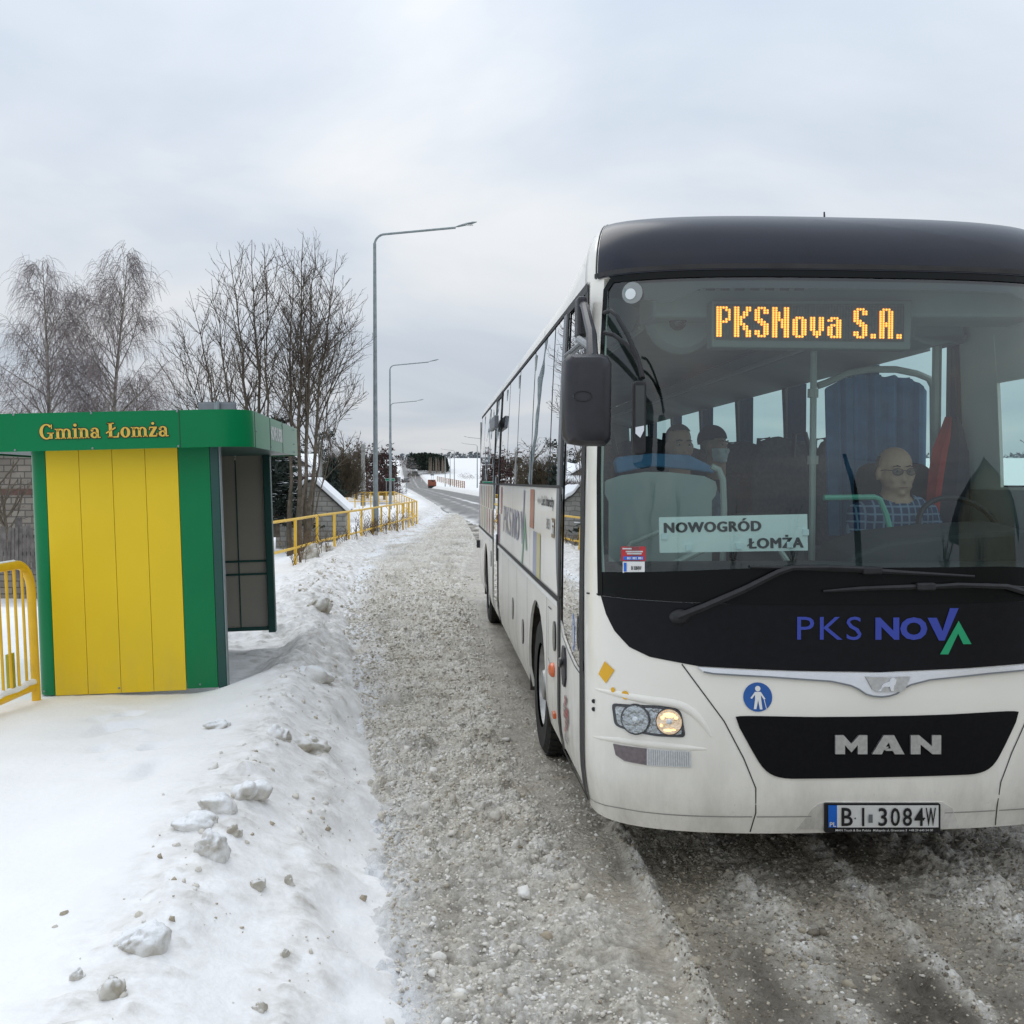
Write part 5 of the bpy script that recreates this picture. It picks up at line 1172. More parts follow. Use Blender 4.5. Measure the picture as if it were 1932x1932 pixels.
for i in range(-1, nC + 1):
    for j in range(-1, 14):
        on = 0 <= i < nC and 0 <= j < 13 and cols[i][j] == '1'
        x, z = A_.x + dx * i, A_.z + dz_ * j
        if on:
            led.add([(x + .47 * dx * math.cos(t) , .490, z + .47 * dx * math.sin(t)) for t in [k * math.pi / 4 for k in range(8)]], [tuple(range(8))])
            core.add([(x + .30 * dx * math.cos(t), .486, z + .30 * dx * math.sin(t)) for t in [k * math.pi / 3 for k in range(6)]], [tuple(range(6))])
        else: unl.add([(x + .22 * dx * a, .490, z + .22 * dx * b) for a, b in ((-1, -1), (1, -1), (1, 1), (-1, 1))], [(0, 1, 2, 3)])
led.build('display_lettering', M['led'], disp, fix=False); core.build('display_glow', M['led_core'], disp, fix=False); unl.build('display_dots', M['int_dark'], disp, fix=False)
dome = MB(); p = inp(1290, 596, .78); dome.lathe([(.02, 0), (.16, .02), (.19, .06), (.19, .09), (.02, .1)], 22, tuple(p), 'Y'); dome.build('ceiling_speaker', M['int_grey'], bus, smooth=True)
dome = MB(); p = inp(1279, 607, .72); dome.sphere(tuple(p), .045, 14, 10); dome.build('camera_dome', M['black'], bus, smooth=True)
# stickers on the windscreen
def onfn(px, off): return place(px, off)
fs = place((1173, 1031, 1218.5, 1058.5), .006)
o_ = MB().add([fs(0, 0), fs(1, 0), fs(1, 1), fs(0, 1)], [(0, 1, 2, 3)]).build('red_sticker', M['sticker_red'], bus, fix=False)
for y0, y1, x0, x1 in ((.80, .90, .06, .45), (.60, .70, .2, .9), (.46, .56, .25, .85)): MB().add([fs(x0, y0, .001), fs(x1, y0, .001), fs(x1, y1, .001), fs(x0, y1, .001)], [(0, 1, 2, 3)]).build('sticker_print', M['silver'], o_, fix=False)
MB().add([fs(.10, .08, .001), fs(.92, .08, .001), fs(.92, .32, .001), fs(.10, .32, .001)], [(0, 1, 2, 3)]).build('sticker_strip', M['eu_blue'], o_, fix=False)
fit_text('801 881 881', (.26, .12, .88, .28), lambda x, y: fs(x, y, .002), 'sticker_lettering', M['sign_white'], o_, .02)
fs2 = place((1176, 1059.5, 1217, 1080.5), .006)
o_ = MB().add([fs2(0, 0), fs2(1, 0), fs2(1, 1), fs2(0, 1)], [(0, 1, 2, 3)]).build('registration_sticker', M['sign_white'], bus, fix=False)
MB().add([fs2(.05, .1, .001), fs2(.18, .1, .001), fs2(.18, .9, .001), fs2(.05, .9, .001)], [(0, 1, 2, 3)]).build('sticker_strip', M['eu_blue'], o_, fix=False)
fit_text('BI 3084W', (.40, .25, .86, .6), lambda x, y: fs2(x, y, .002), 'sticker_lettering', M['ink'], o_, .03)
fs3 = place((1182, 541, 1199, 566), .006)
cc_ = solve(1193, 553)
d_ = disc('round_sticker', cc_, .055, M['int_grey'], bus, .004, 22); d2 = disc('inner_disc', (cc_[0] - .008, cc_[1] - .006), .028, M['facemask'], d_, .006, 18)
# antenna
mb = MB(); q = Rf(0.09, 1.4); mb.tube([q - Vector((0, 0, .02)), q + Vector((0, .01, .055))], [.007, .004], 6); mb.build('roof_antenna', M['rubber'], bus)

# ------------------------------------------------------------------ mirrors and wipers
mir_e = empty('wing_mirror', (0, 0, 0)); mir_e.parent = bus
def iq(u, v, Y): return inp(u, v, Y)
q = [iq(u, v, -.12) for u, v in ((1074, 668), (1064, 680), (1063, 822), (1072, 836), (1100, 841), (1142, 841), (1152, 830), (1154, 686), (1147, 672), (1135, 668))]
mb = MB(); n = len(q)
cxx = sum(p.x for p in q) / n; czz = sum(p.z for p in q) / n
layers = [(-.02, .80), (-.045, .93), (-.02, 1.0), (.05, 1.0), (.085, .94)]
vs = []
for dy, k in ((-.06, .55), (-.05, .80), (-.03, .94), (0, 1.0), (.07, 1.0), (.10, .95)):
    for p in q: vs.append((cxx + (p.x - cxx) * k, -.12 + dy, czz + (p.z - czz) * (k if k > .9 else .5 + .5 * k)))
fs_ = [tuple(range(n - 1, -1, -1)), tuple(5 * n + k for k in range(n))] + [(j * n + k, j * n + (k + 1) % n, (j + 1) * n + (k + 1) % n, (j + 1) * n + k) for j in range(5) for k in range(n)]
mb.add(vs, fs_); mh = mb.build('mirror_housing', M['plastic'], mir_e, smooth=True)
mb = MB(); mb.add([(cxx + (p.x - cxx) * .9, -.015, czz + (p.z - czz) * .9) for p in q], [tuple(range(n))]); mb.build('mirror_face', M['chrome'], mir_e, fix=False)
ovc = iq(1099.5, 747, -.184); ov = MB(); ov.tube([ovc + Vector((.040 * math.cos(2 * math.pi * k / 24), 0, .021 * math.sin(2 * math.pi * k / 24))) for k in range(25)], .0022, 5, False); ov.build('oval_mark', M['black'], mir_e)
ar = MB(); ar.tube([iq(1098, 572, .62), iq(1104, 580, .5), iq(1116, 630, .05), iq(1118, 676, -.08)], [.022, .022, .024, .026], 8)
ar.build('mirror_arm', M['plastic'], mir_e, smooth=True)
ar = MB(); ar.tube([iq(1093, 640, .55), iq(1114, 655, .02)], .018, 8); ar.tube([iq(1066, 672, .75), iq(1104, 640, .45)], .010, 6); ar.tube([iq(1070, 676, .75), iq(1108, 644, .45)], .008, 6)
ar.build('mirror_brace', M['sign_back'], mir_e, smooth=True)
mb = MB(); p = iq(1096, 600, .62); mb.box(tuple(p), (.05, .12, .20)); mb.build('mirror_mount', M['plastic'], mir_e, bevel=.015)
rm_ = empty('kerb_mirror', (0, 0, 0)); rm_.parent = bus
a_ = [(1140, 590), (1152, 586), (1164, 596), (1184, 632), (1202, 672), (1212, 712)]; b_ = [(1140, 628), (1158, 632), (1182, 650), (1206, 684), (1213, 714)]
mb = MB(); mb.tube([iq(u, v, .10 - .04 * i) for i, (u, v) in enumerate(a_)], .010, 8); mb.tube([iq(u, v, .10 - .05 * i) for i, (u, v) in enumerate(b_)], .010, 8); mb.build('mirror_arm', M['rubber'], rm_, smooth=True)
q = [iq(u, v, -.13) for u, v in ((1199, 718), (1196, 723), (1195, 852), (1199, 858), (1214, 858), (1219, 853), (1220, 723), (1217, 718))]
mb = MB(); mb.prism([(p.x, p.z) for p in q], lambda x, y, d: Vector((x, -.13 + d, y)), .05); mb.build('mirror_housing', M['rubber'], rm_, bevel=.008)
q = [iq(u, v, -.134) for u, v in ((1199, 727), (1216, 727), (1216, 812), (1208, 826), (1199, 818))]
mb = MB(); mb.add([(p.x, p.y, p.z) for p in q], [tuple(range(5))]); mb.build('mirror_face', pmat('dark_mirror', (.03, .035, .035), .08, coat=.5, noise=.1), rm_, fix=False)
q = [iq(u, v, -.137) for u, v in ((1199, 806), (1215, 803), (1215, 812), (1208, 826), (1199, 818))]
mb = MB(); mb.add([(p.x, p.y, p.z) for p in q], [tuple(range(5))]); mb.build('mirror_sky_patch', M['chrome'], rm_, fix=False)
def wiper(arm, blade, piv):
    e = empty('wiper', (0, 0, 0)); e.parent = bus
    def on(u, v, off): p = solve(u, v); return S(*p) + Sn(*p) * off
    mb = MB(); n = len(arm); mb.tube([on(u, v, .035) for u, v in arm], [.020 - .010 * i / (n - 1) for i in range(n)], 6); mb.build('wiper_arm', M['rubber'], e, smooth=True)
    mb = MB(); n = len(blade); mb.tube([on(u, v, .022) for u, v in blade], [.006 + .007 * math.sin(math.pi * i / (n - 1)) for i in range(n)], 6); mb.build('wiper_blade', M['rubber'], e, smooth=True)
    k = len(blade) // 2; mb = MB(); p = on(*blade[k], .03); mb.box(tuple(p), (.09, .03, .035)); mb.build('blade_clip', M['rubber'], e, bevel=.008)
    mb = MB(); p = on(*piv, .02); mb.sphere(tuple(p), (.05, .03, .035), 12, 8); mb.build('wiper_pivot', M['rubber'], e, smooth=True)
wiper([(1280, 1163), (1325, 1145), (1400, 1112), (1465, 1079), (1490, 1071), (1560, 1070), (1640, 1073)], [(1413, 1069.5), (1490, 1071), (1560, 1073), (1640, 1076), (1720, 1081), (1833, 1087)], (1283, 1163))
wiper([(2030, 1160), (1990, 1140), (1930, 1118), (1890, 1106), (1800, 1103), (1740, 1107)], [(1550, 1115), (1620, 1110), (1740, 1106), (1860, 1104), (1930, 1108)], (2040, 1165))
# ------------------------------------------------------------------ things inside the bus: card, jacket, people
def bus_thing(name, label, cat, at_loc, group=None):
    return empty(name, b2w(at_loc), (0, 0, PSI), label, cat, group)
def rel(o_loc, p): return Vector(p) - Vector(o_loc)
q = [inp(u, v, .235) for u, v in ((1243.0, 976), (1522.5, 969.8), (1524, 1038.5), (1244.5, 1043))]
c0_ = q[3]
card = bus_thing('destination_card', 'white card reading NOWOGRÓD ŁOMŻA stuck inside the bus windscreen', 'sign', c0_)
qq = [p - c0_ for p in q]
def fc(x, y, d=0): return (qq[3] * (1 - x) + qq[2] * x) * (1 - y) + (qq[0] * (1 - x) + qq[1] * x) * y + Vector((0, -d, 0))
MB().prism([(0, 0), (1, 0), (1, 1), (0, 1)], lambda x, y, d: fc(x, y, d), .003).build('card_sheet', M['sign_white'], card)
def heavy(word, plain, box, marks, name, mat, parent):
    """black grotesque lettering: the plain word thickened sideways, accents added as strokes"""
    x0, y0, x1, y1 = box; V = []; Fs = []; k_ = 0; vs, fs_, (a, b, c, d) = text_geo(plain, 1, 0, 1.12)
    for dx, dy in ((-.0055, 0), (-.0028, .008), (0, -.008), (.0028, .008), (.0055, 0), (.0028, -.008), (-.0028, -.008)):
        o_ = len(V); V += [fc(x0 + (v[0] - a) / (b - a) * (x1 - x0) + dx, y0 + (v[1] - c) / (d - c) * (y1 - y0) + dy, .005 + .0002 * k_) for v in vs]; Fs += [tuple(i + o_ for i in f) for f in fs_]; k_ += 1
    for i, pts in marks:
        w0 = text_geo(plain[:i], 1, 0, 1.12)[2][1] if i else a; w1 = text_geo(plain[:i + 1], 1, 0, 1.12)[2][1]; cx_ = x0 + ((w0 + w1) / 2 + .02 - a) / (b - a) * (x1 - x0)
        o_ = len(V); V += [fc(cx_ + px_, y0 + (y1 - y0) * py_, .0068) for px_, py_ in pts]; Fs.append(tuple(range(o_, o_ + len(pts))))
    return mesh_obj(name, V, Fs, mat, parent)
heavy('NOWOGRÓD', 'NOWOGROD', (.035, .565, .68, .84), [(6, [(-.010, 1.08), (.006, 1.08), (.024, 1.32), (.002, 1.32)])], 'card_lettering', M['ink'], card)
heavy('ŁOMŻA', 'LOMZA', (.605, .085, .965, .36), [(0, [(-.040, .36), (-.040, .20), (.006, .56), (.006, .72)]), (3, [(-.008, 1.10), (.012, 1.10), (.012, 1.30), (-.008, 1.30)])], 'card_lettering', M['ink'], card)
for x, y in ((.012, .38), (.175, .055), (.51, .07), (.855, .09), (.965, .42)):
    MB().prism([(x, y), (x + .040, y), (x + .040, y + .16), (x, y + .16)], lambda a, b, d: fc(a, b, d + .004), .008).build('suction_tab', M['facemask'], card)
jq = [(1795, 782), (1783, 788), (1779, 800), (1760, 845), (1752, 890), (1748, 950), (1750, 1000), (1828, 1000), (1832, 900), (1822, 840), (1815, 805), (1806, 786)]
J0 = inp(1790, 900, 1.5)
jk = bus_thing('hanging_jacket', 'red jacket with dark lining hanging beside the bus driver', 'jacket', J0)
pp = [inp(u, v, 1.5) for u, v in jq]
mb = MB(); vs = []; nn_ = 14
zt_, zb_ = max(p.z for p in pp), min(p.z for p in pp)
left = [(1783, 786), (1775, 808), (1760, 845), (1752, 890), (1747, 950), (1748, 1000)]; mid = [(1791, 790), (1790, 830), (1784, 870), (1778, 910), (1772, 955), (1770, 1000)]; right = [(1804, 786), (1818, 815), (1828, 850), (1832, 900), (1832, 950), (1832, 1000)]
def strip(a, b, nm, mat, y0, amp):
    mb = MB(); vs = []
    for (p0, p1) in zip(a, b):
        A, B = inp(*p0, y0), inp(*p1, y0)
        for k in range(7):
            f_ = k / 6; P = A.lerp(B, f_) - J0; P.y += -amp * math.sin(f_ * math.pi) + .012 * math.sin(k * 2.2); vs.append(P)
    mb.add(vs, [(j * 7 + k, j * 7 + k + 1, j * 7 + 7 + k + 1, j * 7 + 7 + k) for j in range(len(a) - 1) for k in range(6)])
    return mb.build(nm, mat, jk, smooth=True, fix=False)
strip(left, mid, 'jacket_body', M['jacket_red'], 1.5, .05); strip(mid, right, 'jacket_lining', M['jacket_dark'], 1.5, .06)

def person(loc, label, shirt, hair=None, glasses=False, hatmat=None, mask=False, head_s=1.0, turn=0.0, fat=1.0, drop=.25):
    """seated figure facing -Y (out of the windscreen); loc = point between the eyes, bus local"""
    e = bus_thing('person', label, 'person', (loc.x, loc.y, FLZ))
    hz = loc.z - FLZ                              # eye height above the cabin floor
    sh = hz - drop * head_s                       # shoulder height
    P = MB()
    def cap(a, b, ra, rb, n=14):
        a = Vector(a); b = Vector(b); m = 7
        pts = [a.lerp(b, k / m) for k in range(m + 1)]
        P.tube(pts, [ra + (rb - ra) * k / m for k in range(m + 1)], n); P.sphere(tuple(a), ra, n, 8); P.sphere(tuple(b), rb, n, 8)
    s = head_s
    R = Matrix.Rotation(turn, 3, 'Z')
    H = MB()
    def hs(c, r, nu=16, nv=12):
        b0 = len(P.v); P.sphere((0, 0, 0), r, nu, nv)
        for i in range(b0, len(P.v)):
            v = R @ (Vector(P.v[i]) + Vector(c)) * 1.0; P.v[i] = (v.x * s, v.y * s + .06, v.z * s + hz)
    hs((0, .045, .035), (.078 * fat, .098, .092)); hs((0, .01, -.03), (.076 * fat, .080, .085)); hs((0, -.008, -.078), (.062 * fat, .060, .048))
    hs((0, -.066, -.052), (.014, .022, .013), 10, 8); hs((0, -.062, -.02), (.010, .016, .03), 10, 8); hs((0, -.058, -.066), (.020, .012, .007), 10, 8)
    hs((0, -.052, -.088), (.028, .016, .010), 10, 8); hs((0, -.045, -.118), (.022, .022, .016), 10, 8)
    for sx in (-1, 1):
        hs((sx * .034, -.050, .016), (.026, .018, .008), 10, 8); hs((sx * .042, -.042, -.045), (.024, .022, .024), 10, 8)
        hs((sx * .083 * fat, .03, -.018), (.012, .022, .034), 10, 8)
    cap((0, .10, sh - .03), (0, .08, hz - .08), .074 * fat, .066 * fat)
    W2 = .19
    cap((-W2 * .55, .12, sh - .10), (W2 * .55, .12, sh - .10), .105 * fat, .105 * fat); cap((-W2 * .62, .12, sh - .04), (W2 * .62, .12, sh - .04), .06, .06)
    cap((0, .13, sh - .12), (0, .16, .52), .15 * fat, .165 * fat); cap((-.07, .13, sh - .15), (-.08, .15, .5), .12 * fat, .13 * fat); cap((.07, .13, sh - .15), (.08, .15, .5), .12 * fat, .13 * fat)
    for sx in (-1, 1):
        el_ = (sx * .27, .03, sh - .36); ha = (sx * .17, -.26, sh - .33)
        cap((sx * .205, .12, sh - .08), el_, .060, .047); cap(el_, ha, .045, .032)
        cap(ha, (ha[0] - sx * .01, ha[1] - .07, ha[2] - .01), .035, .034)
        for k in range(4):
            x0 = ha[0] - sx * .01 + (k - 1.5) * .019; L_ = (.058, .068, .064, .050)[k]
            f1 = (x0, ha[1] - .10 - L_ * .5, ha[2] - .005); cap((x0, ha[1] - .08, ha[2]), f1, .0105, .010, 8); cap(f1, (x0, ha[1] - .105 - L_ * .6, ha[2] - .035), .010, .0085, 8)
        cap((ha[0] - sx * .03, ha[1] - .04, ha[2]), (ha[0] - sx * .055, ha[1] - .09, ha[2] - .01), .013, .010, 8)
        cap((sx * .10, .10, .50), (sx * .13, -.34, .50), .085, .065); cap((sx * .13, -.34, .50), (sx * .13, -.32, .09), .062, .045); cap((sx * .13, -.32, .06), (sx * .13, -.46, .045), .045, .035)
    b = P.build('body', M['skin'], e, fix=True)
    md = b.modifiers.new('r', 'REMESH'); md.mode = 'VOXEL'; md.voxel_size = .009
    m2 = b.modifiers.new('s', 'SMOOTH'); m2.factor = .5; m2.iterations = 3
    bpy.context.view_layer.update()
    me = bpy.data.meshes.new_from_object(b.evaluated_get(bpy.context.evaluated_depsgraph_get()))
    b.modifiers.clear(); b.data = me
    me.materials.clear(); me.materials.append(M['skin']); me.polygons.foreach_set('use_smooth', [True] * len(me.polygons))
    me.materials.append(M['int_dark'])
    # garments: the covered part of the body pushed out a little
    bm = bmesh.new(); bm.from_mesh(me); bm.normal_update()
    def garment(name, test, off, mat, parent=e):
        fs = [f for f in bm.faces if test(f.calc_center_median())]; ids = {}; vs = []
        for f in fs:
            for v in f.verts:
                if v.index not in ids: ids[v.index] = len(vs); vs.append(v.co + v.normal * off)
        return mesh_obj(name, vs, [[ids[v.index] for v in f.verts] for f in fs], mat, parent, True)
    bm.verts.index_update()
    def torso(c): return .44 < c.z < sh + .03 - .5 * max(0, -(c.y - .10)) and c.y > -.25 or (c.z < sh - .2 and c.z > .60 and c.y > -.27)
    garment('shirt', lambda c: torso(c), .010, shirt)
    garment('trousers', lambda c: c.z < .62 and not torso(c), .008, M['coat_dark'])
    def hd_(c): return ((Matrix.Rotation(-turn, 3, 'Z') @ (c - Vector((0, .06, hz)))) / s)
    if hair: garment('hair', lambda c: (lambda h: h.z > -.03 and (h.z > .082 + .35 * max(0, -h.y - .02) or h.y > .045) and abs(h.x) < .081 or (h.y > .06 and h.z > -.09))(hd_(c)), .008, hair)
    if glasses: garment('cropped_hair', lambda c: (lambda h: h.z > -.035 and h.z < .075 and (h.y > .035 and abs(h.x) > .055 or h.y > .10))(hd_(c)), .0035, pmat('cropped_hair', (.15, .11, .085), .8, noise=.3, nscale=90))
    if hatmat: garment('woolly_hat', lambda c: (lambda h: h.z > .03 - .2 * (h.y - .02))(hd_(c)), .018, hatmat)
    if mask: garment('face_mask', lambda c: (lambda h: -.125 < h.z < -.035 and h.y < .0)(hd_(c)), .010, M['facemask'])
    bm.free()
    for sx in (-1, 1):
        v = R @ Vector((sx * .033, -.054, -.004)); ey = MB(); ey.sphere((v.x * s, v.y * s + .06, v.z * s + hz), .0105 * s, 10, 8); ey.build('eye', M['sclera'], e, smooth=True)
        v = R @ Vector((sx * .033, -.0625, -.004)); ey = MB(); ey.sphere((v.x * s, v.y * s + .06, v.z * s + hz), .006 * s, 8, 6); ey.build('iris', M['ink'], e, smooth=True)
        eb = MB(); eb.tube([tuple((R @ Vector((sx * x, -.071 + .012 * abs(x - .03) / .02, z))) * s + Vector((0, .06, hz))) for x, z in ((.014, .020), (.034, .026), (.054, .019))], [.003, .0045, .002], 6); eb.build('eyebrow', M['hair'], e, smooth=True)
    mo_ = MB(); mo_.tube([tuple((R @ Vector((x, -.0685 + abs(x) * .25, -.088 - abs(x) * .03))) * s + Vector((0, .06, hz))) for x in (-.026, -.013, 0, .013, .026)], [.001, .0035, .004, .0035, .001], 6); mo_.build('mouth', pmat('lips', (.34, .15, .13), .5, noise=.1), e, smooth=True)
    if glasses:
        g = MB()
        for sx in (-1, 1):
            g.tube([tuple((R @ Vector((sx * (.036 + .027 * math.cos(t)), -.079 + .004 * math.cos(t), -.006 + .018 * math.sin(t)))) * s + Vector((0, .06, hz))) for t in [2 * math.pi * k / 18 for k in range(19)]], .0022, 6, False)
            g.tube([tuple((R @ Vector(q_)) * s + Vector((0, .06, hz))) for q_ in ((sx * .063, -.075, .0), (sx * .084, -.03, .004), (sx * .090, .03, .0))], .002, 6)
        g.tube([tuple((R @ Vector((x, -.081, 0))) * s + Vector((0, .06, hz))) for x in (-.009, .009)], .002, 6)
        gl = g.build('spectacles', M['lens_dark'], e, smooth=True)
        for sx in (-1, 1):
            g = MB(); g.add([tuple((R @ Vector((sx * .036 + .026 * math.cos(t), -.0795, -.006 + .017 * math.sin(t)))) * s + Vector((0, .06, hz))) for t in [2 * math.pi * k / 16 for k in range(16)]], [tuple(range(16))]); g.build('lens', glass('spectacle_lens', (.52, .50, .49), 1.5, .8), gl, fix=False)
    return e
person(inp(1703, 888, 1.22), 'bald bus driver in dark glasses and blue plaid shirt behind the wheel', M['plaid'], glasses=True, head_s=1.10, fat=1.16, drop=.155)
person(inp(1289, 838, 1.95), 'short haired passenger in pale denim jacket sitting behind the white partition', M['denim'], hair=M['hair'], head_s=1.02, turn=.12)
person(inp(1358, 838, 2.75), 'passenger in dark hat and white face mask on the second row of the bus', M['coat_dark'], hatmat=M['coat_dark'], mask=True, head_s=1.0, turn=.75)

# ------------------------------------------------------------------ bus shelter
SPSI, LEAN = .085, math.radians(-1.6)
SO = Vector((-2.296, 8.23, .235))
sh_ = empty('bus_shelter', SO, (0, LEAN, SPSI), 'green and yellow metal bus shelter lettered Gmina Łomża standing in snow', 'bus shelter')
def spart(name, mat, fn, bevel=0, smooth=False):
    mb = MB(); fn(mb); return mb.build(name, mat, sh_, smooth=smooth, bevel=bevel)
HW = 2.015
DEP = 2.80
for k in range(4):
    x0 = -1.345 + k * .2555
    spart('yellow_panel', M['yellow_panel'], lambda m: m.box((x0 + .1278, .0, .045 + (HW - .045) / 2), (.2525, .02, HW - .045)), .002)
spart('green_panel', M['green_panel'], lambda m: m.box((-.197, .0, .055 + (HW - .055) / 2), (.246, .02, HW - .055)), .002)
spart('corner_post', M['green_dark'], lambda m: m.box((-.036, .03, .05 + (HW - .05) / 2), (.07, .10, HW - .05)), .008)
spart('edge_profile', M['galv'], lambda m: m.box((.003, .02, .05 + (HW - .05) / 2), (.006, .07, HW - .05)))
# rounded green corner, then the back wall
pts = [(-1.347, -.01)] + [(-1.347 - .10 + .10 * math.cos(t), .09 + -.10 * math.sin(t)) for t in [math.pi / 2 + 0 - 0 * k for k in ()]]
cp_ = [(-1.347, -.011)] + [(-1.36 - .13 * math.sin(a), .119 - .13 * math.cos(a)) for a in [k * math.pi / 2 / 8 for k in range(9)]] + [(-1.49, .30)]
inn = [(x * .985 - .012, y + .012) for x, y in cp_]
spart('rounded_corner', M['green_panel'], lambda m: m.prism(cp_ + [(-1.475, .30), (-1.475, .13), (-1.36, .012), (-1.347, .008)], lambda x, y, d: Vector((x, y, .05 + d)), HW - .05), smooth=True)
spart('back_wall', M['green_panel'], lambda m: m.box((-1.48, (.3 + DEP) / 2, .05 + (HW - .05) / 2), (.02, DEP - .3, HW - .05)))
inw = spart('inner_lining', M['grey_panel'], lambda m: (m.box((-.70, .018, HW / 2 + .06), (1.30, .010, HW - .12)), m.box((-1.462, 1.5, HW / 2 + .06), (.010, 2.5, HW - .12))))
# far end wall seen through the open front
fy = DEP - .05
for x0, x1 in ((-1.42, -1.075), (-1.065, -.725), (-.715, -.375), (-.365, -.075)):
    for z0, z1 in ((.16, .72), (.735, .86), (.875, HW)):
        spart('end_panel', M['grey_panel'], lambda m: m.box(((x0 + x1) / 2, fy, (z0 + z1) / 2), (x1 - x0, .012, z1 - z0)))
spart('end_frame', M['green_dark'], lambda m: (m.box((-.76, fy, .728), (1.4, .03, .022)), m.box((-.76, fy, .868), (1.4, .03, .022)), m.box((-.76, fy, .14), (1.4, .04, .04)), m.box((-.37, fy - .004, 1.05), (.012, .02, 1.8)), m.box((-.72, fy - .004, 1.05), (.012, .02, 1.8)), m.box((-1.07, fy - .004, 1.05), (.012, .02, 1.8))), .002)
spart('far_post', M['green_dark'], lambda m: m.box((-.038, fy - .01, .10 + (HW - .1) / 2), (.075, .10, HW - .1)), .008)
spart('bench', M['old_wood'], lambda m: (m.box((-1.15, 1.5, .44), (.38, 2.1, .04)), m.box((-1.15, .7, .22), (.3, .05, .42)), m.box((-1.15, 2.3, .22), (.3, .05, .42))), .01)
# fascia: rounded outline with panel joints and rivets
FX0, FX1, FY0, FY1, FR = -1.95, .27, -.20, DEP + .20, .28
def fout(n=10):
    o = []
    for cx_, cy_, a0 in ((FX0 + FR, FY0 + FR, math.pi), (FX1 - FR, FY0 + FR, 1.5 * math.pi), (FX1 - FR * .4, FY1 - FR * .4, 0), (FX0 + FR, FY1 - FR, .5 * math.pi)):
        r = FR if cy_ < 1 or cx_ < 0 else FR * .4
        for k in range(n + 1): t = a0 + math.pi / 2 * k / n; o.append((cx_ + r * math.cos(t), cy_ + r * math.sin(t)))
    return o
fo = fout(); nF = len(fo); ZF0, ZF1 = 1.985, 2.278
mb = MB(); ins = [(x * .985 - .005, y * .985 + .02) for x, y in fo]
vs = [(x, y, ZF0) for x, y in fo] + [(x, y, ZF1) for x, y in fo] + [(x, y, ZF1) for x, y in ins] + [(x, y, ZF0) for x, y in ins]
mb.add(vs, [(r * nF + k, r * nF + (k + 1) % nF, ((r + 1) % 4) * nF + (k + 1) % nF, ((r + 1) % 4) * nF + k) for r in range(4) for k in range(nF)])
fas = mb.build('roof_fascia', M['green_panel'], sh_, smooth=True)
rf = MB(); rf.prism(ins, lambda x, y, d: Vector((x, y, ZF1 - .06 + d)), .03); rf.build('roof_deck', M['grey_panel'], sh_)
rf = MB(); rf.prism([(x * .96, y * .96 + .05) for x, y in ins], lambda x, y, d: Vector((x, y, ZF0 + .01 + d)), .02); rf.build('soffit', M['green_dark'], sh_)
rf = MB(); rf.prism([(x * .97, y * .97 + .04) for x, y in ins], lambda x, y, d: Vector((x, y, ZF1 - .05 + d)), .046); rf.build('roof_snow', M['snow'], sh_, bevel=.015)
jn = MB()
for x in (-.255,): jn.box((x, FY0 - .0012, (ZF0 + ZF1) / 2), (.004, .003, ZF1 - ZF0))
for y in (.12, .95, 1.75): jn.box((FX1 + .0012, y, (ZF0 + ZF1) / 2), (.003, .006, ZF1 - ZF0))
jn.build('fascia_joint', M['seam'], fas)
jn = MB()
for x in (-1.50, -.92, -.27): 
    for z in (ZF0 + .012, ZF1 - .010): jn.sphere((x, FY0, z), .009, 8, 6)
for x in (-1.43, -.85, -.215): jn.sphere((x, -.01, .085), .008, 8, 6)
for y, z in ((.18, 2.12), (.97, ZF0 + .03), (1.72, ZF1 - .03), (2.6, 2.1), (2.6, ZF1 - .03), (2.6, ZF0 + .03)): jn.sphere((FX1, y, z), .008, 8, 6)
jn.build('rivet', M['galv'], fas)
